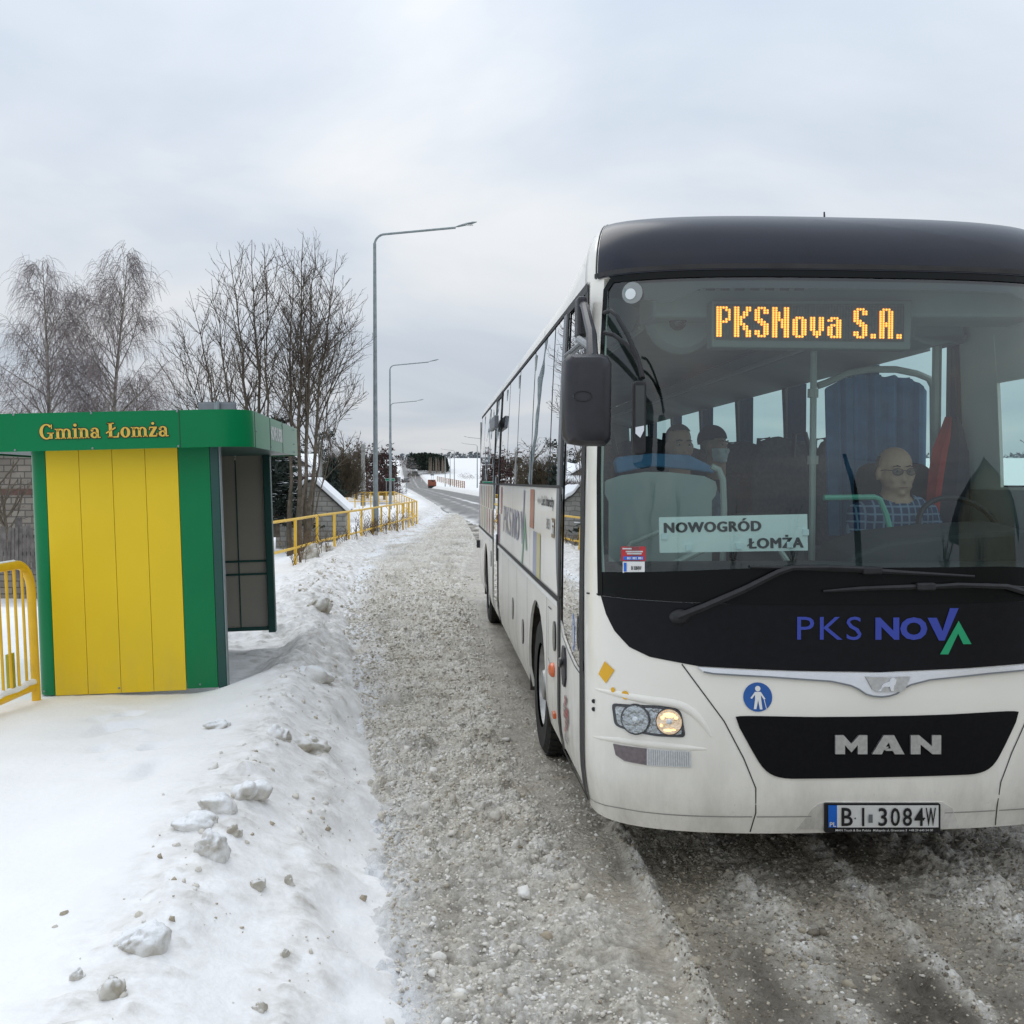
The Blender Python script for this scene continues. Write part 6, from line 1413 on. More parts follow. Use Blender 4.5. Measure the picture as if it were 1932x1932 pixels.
# "Gmina Łomża" in heavy slab serif letters, built stroke by stroke (unit = cap height)
class Glyphs:
    def __init__(s): s.mb = MB(); s.x = 0
    def q(s, pts): s.mb.add([(s.x + x, y, 0) for x, y in pts], [tuple(range(len(pts)))])
    def r(s, x0, y0, x1, y1): s.q([(x0, y0), (x1, y0), (x1, y1), (x0, y1)])
    def ring(s, cx_, cy_, a, b, ai, bi, t0, t1, n=18):
        o = [(cx_ + a * math.cos(t0 + (t1 - t0) * k / n), cy_ + b * math.sin(t0 + (t1 - t0) * k / n)) for k in range(n + 1)]
        i_ = [(cx_ + ai * math.cos(t0 + (t1 - t0) * k / n), cy_ + bi * math.sin(t0 + (t1 - t0) * k / n)) for k in range(n + 1)]
        for k in range(n): s.q([o[k], o[k + 1], i_[k + 1], i_[k]])
    def stem(s, x, y0, y1, w=.17, top=True, bot=True):
        s.r(x, y0, x + w, y1)
        if bot: s.r(x - .07, y0, x + w + .07, y0 + .07)
        if top: s.r(x - .09, y1 - .07, x + w * .5, y1)
    def word(s, txt):
        X = .68; pi = math.pi
        for c in txt:
            if c == 'G':
                s.ring(.42, .5, .42, .52, .22, .43, .22 * pi, 1.78 * pi, 26); s.r(.60, .02, .78, .42); s.r(.46, .36, .86, .43); s.r(.70, .68, .76, .98); s.x += .93
            elif c in 'mn':
                s.stem(.08, 0, X); k = 2 if c == 'm' else 1
                for j in range(k):
                    o = j * .36; s.ring(.08 + o + .255, .42, .255, .26, .09, .18, .0, pi * .95, 14); s.r(.42 + o, 0, .59 + o, .44); s.r(.36 + o, 0, .65 + o, .07)
                s.x += .70 + (k - 1) * .36
            elif c == 'i': s.stem(.08, 0, X); s.ring(.165, .90, .105, .105, 0, 0, 0, 2 * pi, 14); s.x += .36
            elif c == 'a':
                s.ring(.28, .49, .25, .21, .09, .13, 0, pi * .92, 14); s.r(.36, .06, .53, .50); s.ring(.26, .20, .24, .215, .08, .12, .1 * pi, 1.9 * pi, 20); s.r(.28, .36, .40, .42); s.r(.44, 0, .63, .07); s.ring(.12, .52, .09, .09, 0, 0, 0, 2 * pi, 10); s.x += .66
            elif c == 'Ł': s.stem(.16, 0, 1.0, .2); s.r(.07, .93, .48, 1.0); s.r(.09, 0, .76, .08); s.q([(.64, .08), (.76, .08), (.80, .34), (.72, .34)]); s.q([(-.02, .36), (-.02, .25), (.58, .62), (.58, .73)]); s.x += .86
            elif c == 'o': s.ring(.30, .34, .30, .36, .11, .28, 0, 2 * pi, 26); s.x += .65
            elif c == 'ż':
                s.r(.03, X - .09, .52, X); s.r(.03, 0, .54, .10); s.q([(.03, .10), (.24, .10), (.52, X - .09), (.30, X - .09)]); s.r(.03, X - .22, .09, X); s.r(.48, 0, .54, .24); s.ring(.28, .90, .095, .095, 0, 0, 0, 2 * pi, 14); s.x += .60
            elif c == ' ': s.x += .32
g = Glyphs(); g.word('Gmina'); cut = len(g.mb.f); g.x += .32; g.word('Łomża'); tw = g.x
LX0, LX1, LZ, LH = -1.31, -.335, 2.076, .114
kx = (LX1 - LX0) / tw
for fs0 in (g.mb.f[:cut], g.mb.f[cut:]):
    ids = sorted({i for f in fs0 for i in f}); mp = {i: k for k, i in enumerate(ids)}; vv = [g.mb.v[i] for i in ids]; ff = [tuple(mp[i] for i in f) for f in fs0]
    vs = []; fs_ = []
    for k, (ddx, ddz) in enumerate(((-1, 0), (1, 0), (0, -1), (0, 1), (1, -1), (-1, -1))):
        b_0 = len(vs); vs += [(LX0 + v[0] * kx + .0055 * ddx, FY0 - .003 - .0003 * k, LZ + v[1] * LH + .0055 * ddz) for v in vv]; fs_ += [tuple(i + b_0 for i in f) for f in ff]
    w_ = mesh_obj('shelter_lettering', [(LX0 + v[0] * kx, FY0 - .007, LZ + v[1] * LH) for v in vv], ff, M['letter_yellow'], sh_); mesh_obj('lettering_outline', vs, fs_, M['ink'], w_)  # dark printed outline: offset copies behind the yellow letters
fit_text('NOWE KUPISKI', (.98, 2.08, 1.72, 2.21), lambda y, z: Vector((FX1 + .003, y, z)), 'side_lettering', M['sign_white'], sh_, .03)
# ------------------------------------------------------------------ yellow railings
def railing(name, label, pts, h, lower, post_w=.11, pipe=.031, bars=0, thing=None, ends=False, group=None, plate=True, slope=None):
    """pts: list of (x, y, z_ground); every post is a part, rails are parts"""
    e = empty(name, pts[0], (0, 0, 0), label, 'railing', group); o0 = Vector(pts[0])
    P = [Vector(p) - o0 for p in pts]
    for i, p in enumerate(P):
        d = (P[min(i + 1, len(P) - 1)] - P[max(i - 1, 0)]); d.z = 0; d.normalize(); rot = Matrix.Rotation(math.atan2(d.y, d.x), 4, 'Z')
        mb = MB()
        if plate: mb.box((p.x, p.y, p.z + (h - .3) / 2 ), (post_w, .05, h + .3), rot)
        else: mb.tube([p + Vector((0, 0, -.3)), p + Vector((0, 0, h))], pipe, 10)
        po = mb.build('post', M['yellow_pipe'], e, bevel=.006 if plate else 0, smooth=not plate)
        if plate:
            b_ = MB()
            for zz in (h * .35, h * .62, h * .8): b_.lathe([(.013, -.032), (.013, .032)], 8, tuple(p + Vector((0, 0, zz))), 'Y')
            b_.build('bolt', M['rust_bolt'], po)
    for zz, nm in ((h - .02, 'top_rail'), (lower, 'lower_rail')):
        for i in range(len(P) - 1):
            a, b = P[i] + Vector((0, 0, zz)), P[i + 1] + Vector((0, 0, zz)); MB().tube([a, b], pipe, 8).build(nm, M['yellow_pipe'], e, smooth=True)
    if bars:
        for i in range(len(P) - 1):
            for k in range(1, bars):
                q_ = P[i].lerp(P[i + 1], k / bars); MB().tube([q_ + Vector((0, 0, lower)), q_ + Vector((0, 0, h - .02))], .010, 6, False).build('bar', M['yellow_pipe'], e, smooth=True)
    return e
tops = [(510, 984.5), (557, 977.9), (598.3, 971.3), (630.7, 967.3), (657.8, 963.8), (682, 960.6), (702.6, 957.3), (719.6, 954.7), (735, 952.4), (749.4, 950.3), (760.6, 948.7), (770.5, 947.2), (778, 946.0), (786, 945.0)]
pts = []
for i, (u, v) in enumerate(tops):
    Yd = .85 * F / (v - 908); p = at(u, v, Yd); pts.append((p.x, p.y, p.z - 1.10))
railing('yellow_railing', 'long yellow railing along the snowy bank between the shelter and the first lamp post', pts, 1.10, .42)
# return of the railing towards the side road
A_ = at(786, 945, 44.4); a2 = [(A_.x - 3.9 * k / 8 * 1.0, A_.y + 30 * k / 8, gz(A_.x - 3.9 * k / 8, A_.y + 30 * k / 8) * .0 + .02 + .0 * k) for k in range(9)]
a2 = []
for k in range(10):
    f_ = k / 9; u = 786 - 42 * f_; Yd = 1 / ((1 - f_) / 44.4 + f_ / 86.); p = at(u, 945 - 18 * f_, Yd); a2.append((p.x, p.y, p.z - 1.1))
railing('yellow_railing', 'yellow railing running away from the roadside corner towards the side road', a2, 1.10, .42, bars=0)
a3 = []
for k in range(8):
    f_ = k / 7; u = 744 - 104 * f_; p = at(u, 927.5 + 2 * f_, 87 + 8 * f_); a3.append((p.x, p.y, p.z - 1.1))
railing('barred_railing', 'far yellow barred railing crossing behind the lamp posts at the side road', a3, 1.10, .25, bars=9, post_w=.12, pipe=.03)
# near barrier at the left edge: bent pipe frame with thin bars
bx_ = -3.70; by1 = 7.92; zg = .26
e = empty('pedestrian_barrier', (bx_, by1, zg), (0, math.radians(-2.0), 0), 'bent yellow pipe barrier with thin upright bars beside the shelter corner', 'barrier')
r_ = .22; top = 1.06
fr = MB(); pt = [Vector((0, 0, -.3)), Vector((0, 0, top - r_))] + [Vector((0, -r_ + r_ * math.cos(t), top - r_ + r_ * math.sin(t))) for t in [k * math.pi / 2 / 8 for k in range(1, 9)]] + [Vector((0, -2.6, top))] 
fr.tube(pt, .034, 14); fr.build('frame', M['yellow_pipe'], e, smooth=True)
fr = MB(); fr.tube([Vector((0, 0, .10)), Vector((0, -2.6, .10))], .030, 12); fr.build('lower_rail', M['yellow_pipe'], e, smooth=True)
for k in range(1, 20): MB().tube([Vector((0, -.12 * k - .02, .11)), Vector((0, -.12 * k - .02, top - .01 if k > 1 else top - .03))], .0115, 8).build('bar', M['yellow_pipe'], e, smooth=True)
sn = MB(); sn.tube([Vector((0, -.03 - .1 * k, .135 + .012 * math.sin(k * 1.7))) for k in range(24)], .026, 8); sn.build('snow_cap', M['snow'], e, smooth=True)
sn = MB(); sn.tube([Vector((0, -.25 - .1 * k, top + .026)) for k in range(22)], .016, 8); sn.build('snow_cap', M['snow'], e, smooth=True)
bg_ = MB(); bg_.box((-.05, -.28, .26), (.02, .10, .28)); bg_.build('label_plate', pmat('lime_plate', (.42, .40, .03), .5, noise=.1), e)
# ------------------------------------------------------------------ street lamps
def lamp(label, x, y, H, arm, side_, group, z=None, dy=0.0, r0=.085):
    z = gz(x, y) if z is None else z
    e = empty('street_lamp', (x, y, z), (0, 0, 0), label, 'street lamp', group)
    h0 = H - .75
    mb = MB(); mb.tube([(0, 0, -.4), (0, 0, 1.2), (0, 0, 1.25), (0, 0, h0 * .97)], [r0 * 1.15, r0 * 1.1, r0, r0 * .62], 12); mb.build('post', M['galv'], e, smooth=True)
    s = side_; b = .36
    pts = [(0, 0, h0 * .965)] + [(s * b * (1 - math.cos(t)), dy * .02, h0 * .965 + b * math.sin(t)) for t in [k * math.pi / 2 / 7 for k in range(1, 8)]]
    z1 = pts[-1][2]; pts += [(s * (b + (arm - b) * k / 4), dy * k / 4, z1 + .22 * k / 4) for k in range(1, 5)]
    mb = MB(); mb.tube(pts, .040, 8); mb.build('arm', M['galv'], e, smooth=True)
    lx0 = s * arm; zl = z1 + .24
    mb = MB()
    prof = [(0, .04), (.10, .085), (.35, .12), (.58, .10), (.72, .03)]
    vs = []; n = 10
    for d, w in prof:
        for k in range(n):
            t = 2 * math.pi * k / n; vs.append((lx0 + s * d, dy + w * math.cos(t), zl + .17 * d / .72 + .055 * max(.25, w / .12) * math.sin(t) * (1 if math.sin(t) > 0 else .5)))
    mb.add(vs, [(j * n + k, j * n + (k + 1) % n, (j + 1) * n + (k + 1) % n, (j + 1) * n + k) for j in range(4) for k in range(n)] + [tuple(range(n)), tuple(4 * n + k for k in range(n))])
    mb.build('luminaire', M['galv'], e, smooth=True)
    mb = MB(); mb.box((lx0 + s * .42, dy, zl + .065), (.34, .13, .02)); mb.build('lamp_glass', M['sign_white'], e)
    mb = MB(); mb.box((0, -r0, .95), (.07, .02, .25)); mb.build('service_hatch', M['sign_back'], e, bevel=.004)
    return e
GRP = 'street lamps along the left of the road'
lamp('nearest and tallest looking grey street lamp behind the yellow railing', -4.66, 35, 10.85, 2.75, 1, GRP, z=.22)
lamp('second street lamp up the road, standing by the side road railing', -8.65, 72.8, 10.55, 2.75, 1, GRP, z=.35)
lamp('third street lamp, its post hidden behind the second lamp post', -12.75, 108, 10.55, 2.75, 1, GRP, z=.35)
for i, (u, vb, Yd, lab) in enumerate(((857.3, 921.5, 251, 'nearest of the three lamps beside the orange mesh fence'), (849.3, 922, 281, 'middle one of the three lamps beside the orange mesh fence'), (840, 918, 296, 'farthest of the three lamps beside the orange mesh fence'),
                                        (900.5, 924, 212, 'street lamp whose arm shows beside the bus rear, lower arm'), (911, 928, 179, 'street lamp whose arm shows beside the bus rear, upper arm'))):
    p = at(u, vb, Yd); lamp(lab, p.x, Yd, 10.0, 2.6, -1, 'street lamps along the right of the road', z=p.z, r0=.12)

# concrete utility poles
def upole(label, u, v0, v1, Yd, r=.13, lean=0):
    a, b = at(u, v1, Yd), at(u + lean, v0, Yd)
    e = empty('utility_pole', a, (0, 0, 0), label, 'utility pole')
    d = b - a; mb = MB(); mb.tube([(0, 0, -.5), d], [r * 1.15, r * .75], 8); mb.build('shaft', M['concrete'], e, smooth=True)
    mb = MB(); mb.box((d.x, d.y, d.z - .15), (.5, .06, .08)); mb.build('crossarm', M['galv'], e)
    mb = MB()
    for k in (-.2, .2): mb.lathe([(.03, 0), (.045, .05), (.03, .1)], 8, (d.x + k, d.y, d.z - .1))
    mb.build('insulator', M['sign_white'], e)
    return e
upole('concrete utility pole leaning by the brown willow, behind the snowy roof', 607, 832, 925, 62, .16, -4)
upole('concrete utility pole between the dark trees and the first lamp post', 685, 838, 944, 92, .20)

# ------------------------------------------------------------------ trees
def tubes_np(polys, sides):
    """polys: list of (pts Nx3, radii N); returns verts, faces of open tubes"""
    V = []; Fc = []; b = 0
    for pts, rad in polys:
        pts = np.asarray(pts); n = len(pts)
        d = np.gradient(pts, axis=0); d /= np.linalg.norm(d, axis=1, keepdims=True) + 1e-9
        ref = np.array([0.3, 0.2, 1.0]) if abs(d[0][2]) < .85 else np.array([1.0, .1, 0])
        a = np.cross(d, ref); a /= np.linalg.norm(a, axis=1, keepdims=True) + 1e-9; c = np.cross(d, a)
        for k in range(sides):
            t = 2 * math.pi * k / sides; V.append(pts + (a * math.cos(t) + c * math.sin(t)) * np.asarray(rad)[:, None])
        for i in range(n - 1):
            for k in range(sides):
                k2 = (k + 1) % sides; Fc.append((b + k * n + i, b + k2 * n + i, b + k2 * n + i + 1, b + k * n + i + 1))
        b += sides * n
    return (np.concatenate(V) if V else np.zeros((0, 3))), Fc
def rvec(rng): v = np.array([rng.gauss(0, 1) for _ in range(3)]); return v / (np.linalg.norm(v) + 1e-9)
def unit(v): return v / (np.linalg.norm(v) + 1e-9)
def limb(rng, p, d, L, r0, r1, n, wob, trop):
    pts = [np.array(p, float)]; d = unit(np.array(d, float)); s = L / n
    for k in range(n):
        d = unit(d + wob * rvec(rng) + trop * np.array([0, 0, 1.0])); pts.append(pts[-1] + d * s)
    return np.array(pts), np.linspace(r0, r1, n + 1)
def side_dir(rng, d, ang):
    a = unit(np.cross(d, rvec(rng))); return unit(d * math.cos(ang) + a * math.sin(ang))
def tree_obj(name, loc, label, cat, trunks, twigs, m_tr, m_tw, group=None, ts=6):
    e = empty(name, loc, (0, 0, 0), label, cat, group)
    v, f = tubes_np(trunks, ts); mesh_obj('trunk', v, f, m_tr, e, True)
    v, f = tubes_np(twigs, 3); mesh_obj('crown', v, f, m_tw, e, True)
    return e
def sapling_twigs(rng, tw, base, br, levels, ang, trop, wob, dens, rmin):
    """recursive twigs on a limb"""
    pts, rad = base
    L = np.linalg.norm(np.diff(pts, axis=0), axis=1).sum()
    n = max(2, int(L * dens[0]))
    for k in range(n):
        f_ = .18 + .82 * (k + rng.random()) / n; i = min(len(pts) - 2, int(f_ * (len(pts) - 1))); q = pts[i] + (pts[i + 1] - pts[i]) * (f_ * (len(pts) - 1) - i)
        d = unit(pts[i + 1] - pts[i]); ln = br * L * (1.05 - .65 * f_) * (.6 + .8 * rng.random()); r = max(rmin, rad[i] * .55)
        lb = limb(rng, q, side_dir(rng, d, ang * (.7 + .6 * rng.random())), ln, r, rmin * .7, 4 if levels else 3, wob, trop)
        tw.append(lb)
        if levels: sapling_twigs(rng, tw, lb, br * 1.02, levels - 1, ang, trop, wob, dens[1:] or dens, rmin)
def alder(seed, name, label, loc, stems, group):
    """clump of tall bare stems, each (base offset, top offset) with steep side branches"""
    rng = random.Random(seed); tr = []; tw = []
    for (bo, to, r0) in stems:
        n = 12; pts = []
        for k in range(n + 1):
            f_ = k / n; b = np.array(bo) * (1 - f_) + np.array(to) * f_; bow = math.sin(f_ * math.pi * .9)
            pts.append(b + np.array([(to[0] - bo[0]) * -.12 * bow + rng.gauss(0, .035), rng.gauss(0, .05), 0]))
        pts = np.array(pts); rad = r0 * (1 - .93 * np.linspace(0, 1, n + 1) ** .62); tr.append((pts, rad))
        H = pts[-1][2] - pts[0][2]; lead = [(pts[n // 2:], rad[n // 2:])]; nb = 11
        for k in range(nb):
            f_ = .34 + .54 * (k + rng.random()) / nb; i = min(n - 1, int(f_ * n)); q = pts[i] + (pts[i + 1] - pts[i]) * (f_ * n - i)
            d = unit(pts[i + 1] - pts[i]); ln = (.52 * (1 - f_) + .07) * H * (.55 + .6 * rng.random())
            lb = limb(rng, q, side_dir(rng, d, .38 + .36 * rng.random()), ln, max(.013, rad[i] * .55), .006, 8, .13, .055); tr.append(lb); lead.append(lb)
        for lb in lead:
            L_ = np.linalg.norm(np.diff(lb[0], axis=0), axis=1).sum(); m = int(L_ * 3.4) + 2
            for k in range(m):
                f_ = .12 + .88 * (k + rng.random()) / m; i = min(len(lb[0]) - 2, int(f_ * (len(lb[0]) - 1))); q = lb[0][i]; d = unit(lb[0][i + 1] - lb[0][i])
                l2 = limb(rng, q, side_dir(rng, d, .55 + .35 * rng.random()), (.34 * L_ * (1.1 - .7 * f_) + .18) * (.5 + .8 * rng.random()), max(.008, lb[1][i] * .5), .0048, 6, .15, .05); tw.append(l2)
                sapling_twigs(rng, tw, l2, .36, 0, .62, .05, .15, [5.5], .0048)
    return tree_obj(name, loc, label, 'tree', tr, tw, M['bark'], M['twig'], group)
def birch(seed, label, loc, H, W, group=None, r0=.16, dens=1.0):
    rng = random.Random(seed); tr = []; tw = []
    pts, rad = limb(rng, (0, 0, -.3), (0, 0, 1), H * 1.02, r0, .012, 16, .030, .05); tr.append((pts, rad)); n = 16
    nb = int(66 * dens)
    for k in range(nb):
        f_ = .20 + .79 * (k + rng.random()) / nb; i = min(n - 1, int(f_ * n)); q = pts[i] + (pts[i + 1] - pts[i]) * (f_ * n - i)
        d = unit(pts[i + 1] - pts[i]); prof = min(1.0, (1 - f_) * 1.9 + .12) * (.7 + .3 * min(1, (f_ - .1) * 3))
        ln = W * prof * (.55 + .6 * rng.random())
        lb = limb(rng, q, side_dir(rng, d, .75 + .35 * rng.random() - .35 * f_), ln, max(.012, rad[i] * .38), .007, 8, .07, .015)
        tr.append(lb)
        m = max(4, int(ln * 5.2 * dens))
        for j in range(m):
            g_ = .2 + .8 * (j + rng.random()) / m; a = min(7, int(g_ * 8)); qq = lb[0][a] + (lb[0][a + 1] - lb[0][a]) * (g_ * 8 - a)
            dd = unit(lb[0][a + 1] - lb[0][a]); l2 = limb(rng, qq, side_dir(rng, dd, .7), .30 * ln * (.5 + .7 * rng.random()) + .25, .008, .005, 5, .10, -.10)
            tw.append(l2)
            for j2 in range(int(5 * dens + .5)):
                s_ = rng.randrange(1, 6); l3 = limb(rng, l2[0][min(s_, 5)], side_dir(rng, unit(np.array([0, 0, -.7]) + .7 * dd), .55), .45 + .75 * rng.random(), .0062, .004, 5, .10, -.34)
                tw.append(l3)
    return tree_obj('birch_tree', loc, label, 'tree', tr, tw, M['birch_bark'], M['birch_twig'], group)
def px(u, v, Yd): return at(u, v, Yd)
Yt = 33.0
def stem(b, t, r, yo=0.0):
    B, T_ = px(b[0], b[1], Yt + yo), px(t[0], t[1], Yt + yo * .4); return B, T_, r
def clump(seed, label, ss):
    o = px(ss[0][0][0], ss[0][0][1], Yt); st = []
    for b, t, r, yo in ss:
        B, T_, r = stem(b, t, r, yo); st.append((np.array(B - o), np.array(T_ - o), r))
    return alder(seed, 'alder_tree', label, o, st, 'bare alders beside the bus shelter')
clump(1, 'wide leaning clump of bare alder stems rising left behind the shelter roof', [((448, 1045), (352, 548), .085, 0), ((455, 1045), (318, 640), .06, .8), ((462, 1045), (392, 525), .09, -.5), ((440, 1045), (330, 590), .06, 1.2)])
clump(2, 'tall bare alder stems above the sign on the shelter roof', [((488, 1045), (432, 470), .11, 0), ((498, 1045), (474, 452), .12, .6), ((505, 1045), (502, 460), .085, -.6)])
clump(3, 'slim bare alder standing close against the far end of the shelter', [((545, 1050), (556, 470), .09, 0), ((552, 1045), (545, 585), .045, .8)])
clump(4, 'tallest bare alder with three stems in front of the block garage', [((562, 1046), (572, 446), .12, 0), ((574, 1042), (596, 448), .105, .5), ((566, 1045), (612, 480), .07, -.7)])
clump(5, 'bare alder spreading its boughs right toward the first street lamp', [((578, 1050), (640, 470), .11, 0), ((582, 1048), (668, 545), .055, .6), ((580, 1048), (676, 700), .045, -.4)])
for i, (u, v0, W, lab, sd) in enumerate(((100, 497, 4.4, 'left birch with thin pale trunk and drooping twigs over the shelter roof', 11), (222, 468, 4.5, 'taller right birch with drooping twigs over the shelter roof', 12))):
    p = px(u, 985, 52); top = px(u, v0, 52); birch(sd, lab, p, top.z - p.z, W)
p = px(262, 985, 58); birch(13, 'low bushy birch filling the gap beneath the taller birch', p, 8.2, 3.8, None, .12, .8)
p = px(185, 985, 57); birch(14, 'low dense birch between the two tall birches', p, 7.0, 3.4, None, .10, .75)
# spruces by the shelter
def spruce(seed, label, loc, H, W, mat, snow=True):
    rng = random.Random(seed); e = empty('spruce_tree', loc, (0, 0, 0), label, 'tree')
    MB().tube([(0, 0, -.3), (0, 0, H)], [.16, .02], 7).build('trunk', M['bark'], e, smooth=True)
    V = []; Fc = []; sv = []; sf = []
    nl = int(H * 3.2)
    for k in range(nl):
        f_ = k / nl; z = .5 + f_ * (H - .6); R_ = W * (1 - f_) ** .85 + .1; m = 11
        for j in range(m):
            t = 2 * math.pi * (j + rng.random()) / m; ln = R_ * (.6 + .5 * rng.random()); dx, dy = math.cos(t), math.sin(t)
            for q in range(int(ln * 16) + 4):
                s = rng.random() ** .7 * ln; zz = z - .28 * s + .10 * s * s / (ln + .1) + rng.gauss(0, .05); w = .10 + .10 * rng.random()
                c = np.array([dx * s + rng.gauss(0, .10), dy * s + rng.gauss(0, .10), zz]); a = rvec(rng) * w; b = rvec(rng) * w * .4
                i0 = len(V); V += [c - a - b, c + a - b * .3, c + a * .8 + b, c - a * .7 + b]; Fc.append((i0, i0 + 1, i0 + 2, i0 + 3))
                if snow and rng.random() < .10:
                    i0 = len(sv); u_ = .13; sv += [c + np.array([-u_, -u_ * .6, .06]), c + np.array([u_, -u_ * .6, .05]), c + np.array([u_ * .8, u_ * .6, .07]), c + np.array([-u_ * .8, u_ * .7, .06])]; sf.append((i0, i0 + 1, i0 + 2, i0 + 3))
    mesh_obj('crown', V, Fc, mat, e)
    if snow: mesh_obj('snow_load', sv, sf, M['snow'], e)
    return e
p = px(522, 1000, 43); spruce(21, 'dark spruce carrying snow just right of the shelter fascia', p, 5.0, 1.7, M['needle'])
p = px(624, 955, 62); spruce(22, 'small dark spruce beside the leaning concrete pole', p, 3.2, 1.0, M['needle'], False)
def pine(seed, label, loc, H, W, mat, tw_m):
    """ragged dark evergreen: trunk, limbs and needle tufts"""
    rng = random.Random(seed); e = empty('pine_tree', loc, (0, 0, 0), label, 'tree'); tr = []; V = []; Fc = []
    t_ = limb(rng, (0, 0, -.3), (0, 0, 1), H, .2, .04, 10, .05, .05); tr.append(t_)
    for k in range(26):
        f_ = .35 + .64 * rng.random(); q = t_[0][min(9, int(f_ * 10))]; lb = limb(rng, q, side_dir(rng, np.array([0, 0, 1.]), 1.1), W * (1.1 - .6 * f_) * (.5 + .6 * rng.random()), .05, .012, 5, .15, .05); tr.append(lb)
        for i in range(70):
            c = lb[0][rng.randrange(2, 6)] + np.array([rng.gauss(0, .32), rng.gauss(0, .32), rng.gauss(0, .2)]); a = rvec(rng) * .15; b = rvec(rng) * .07
            i0 = len(V); V += [c - a, c + b, c + a, c - b]; Fc.append((i0, i0 + 1, i0 + 2, i0 + 3))
    v, f = tubes_np(tr, 5); mesh_obj('trunk', v, f, M['bark'], e, True); mesh_obj('crown', V, Fc, mat, e); return e
p = px(588, 960, 100); pine(31, 'dark ragged pine rising behind the alder trunks and snowy roof', p, px(588, 808, 100).z - p.z, 3.2, M['needle'], None)
p = px(556, 960, 104); pine(32, 'dark pine partly hidden behind the right shelter fascia', p, px(556, 826, 104).z - p.z, 3.0, M['needle'], None)
# round brown willow bush: a dome of fine twigs
def twig_ball(seed, name, label, loc, R_, Hh, n, mat, cat='bush', leaf=0, leafm=None):
    rng = random.Random(seed); tw = []; tr = []
    for k in range(n):
        d = unit(np.array([rng.gauss(0, 1), rng.gauss(0, 1), abs(rng.gauss(0, .9)) + .15])); l_ = limb(rng, (rng.gauss(0, .25), rng.gauss(0, .25), 0), d * np.array([R_, R_, Hh]) / Hh, np.linalg.norm(d * np.array([R_, R_, Hh])) * (.75 + .3 * rng.random()), .03, .008, 6, .13, .03); tr.append(l_) if k % 12 == 0 else tw.append(l_)
        for j in range(9):
            s_ = rng.randrange(2, 7); tw.append(limb(rng, l_[0][min(s_, 6)], side_dir(rng, unit(l_[0][-1] - l_[0][0]), .6), .5 + .6 * rng.random(), .012, .006, 4, .15, .02))
    e = tree_obj(name, loc, label, cat, tr, tw, M['bark'], mat)
    if leaf:
        V = []; Fc = []
        for k in range(leaf):
            l_ = tw[rng.randrange(len(tw))][0]; c = l_[rng.randrange(2, len(l_))] + rvec(rng) * .15; a = rvec(rng) * .16; b = rvec(rng) * .11; i0 = len(V); V += [c - a, c + b, c + a, c - b]; Fc.append((i0, i0 + 1, i0 + 2, i0 + 3))
        mesh_obj('dead_leaves', V, Fc, leafm, e)
    return e
p = px(641, 938, 74); twig_ball(41, 'brown_willow', 'big round brown willow bush with dense fine twigs behind the garage', p, 1.65, 3.1, 520, M['brown_bush'])
p = px(603, 930, 76); twig_ball(42, 'brown_hedge', 'low red brown hedge left of the round willow', p, 2.0, 1.2, 180, M['dead_leaf'])
p = px(720, 935, 104); twig_ball(43, 'red_hedge', 'low reddish twig hedge beside the second lamp post', p, 2.2, 1.7, 160, M['dead_leaf'])
def bare(seed, label, loc, H, W, leaf=0, leafm=None, twm='twig', group=None, nb=26, thick=1.0):
    rng = random.Random(seed); tr = []; tw = []
    t_ = limb(rng, (0, 0, -.3), (0, 0, 1), H * .8, .15 * thick, .05 * thick, 8, .09, .04); tr.append(t_)
    for k in range(nb):
        f_ = .2 + .8 * rng.random(); q = t_[0][min(8, int(f_ * 8))]; lb = limb(rng, q, side_dir(rng, np.array([0, 0, 1.]), .5 + .7 * rng.random()), W * (.5 + .6 * rng.random()), .06 * thick, .015, 6, .2, .10); tr.append(lb)
        sapling_twigs(rng, tw, lb, .42, 1, .75, .04, .2, [3.2, 2.6], .012 * thick)
    e = tree_obj('bare_tree', loc, label, 'tree', tr, tw, M['bark'], M[twm], group)
    if leaf:
        V = []; Fc = []
        for k in range(leaf):
            l_ = tw[rng.randrange(len(tw))][0]; c = l_[rng.randrange(1, len(l_))] + rvec(rng) * .2; a = rvec(rng) * .20; b = rvec(rng) * .14; i0 = len(V); V += [c - a, c + b, c + a, c - b]; Fc.append((i0, i0 + 1, i0 + 2, i0 + 3))
        mesh_obj('dead_leaves', V, Fc, leafm, e)
    return e
for u, vb, vt, Yd, W, lf, lm_, lab, sd in ((644, 930, 812, 110, 2.8, 0, None, 'pale thin bare tree rising above the round willow', 51), (672, 940, 832, 112, 3.0, 160, 'brown_bush', 'dark tangled tree between the willow and the concrete pole', 52),
                                         (662, 935, 842, 118, 3.0, 150, 'twig', 'dark tree directly behind the willow', 57), (694, 942, 826, 116, 3.2, 120, 'twig', 'tangled dark bare tree just right of the concrete pole', 53), (707, 940, 838, 112, 2.8, 420, 'dead_leaf', 'tree with reddish dead leaves left of the first lamp post', 54),
                                         (725, 938, 846, 112, 2.8, 600, 'dead_leaf', 'tree full of reddish dead leaves right of the first lamp post', 55), (741, 930, 870, 120, 2.2, 200, 'twig', 'small bare tree by the green road sign', 56)):
    p = px(u, vb, Yd); bare(sd, lab, p, px(u, vt, Yd).z - p.z, W, lf, M[lm_] if lm_ else None, 'twig', None, 20, 1.1)

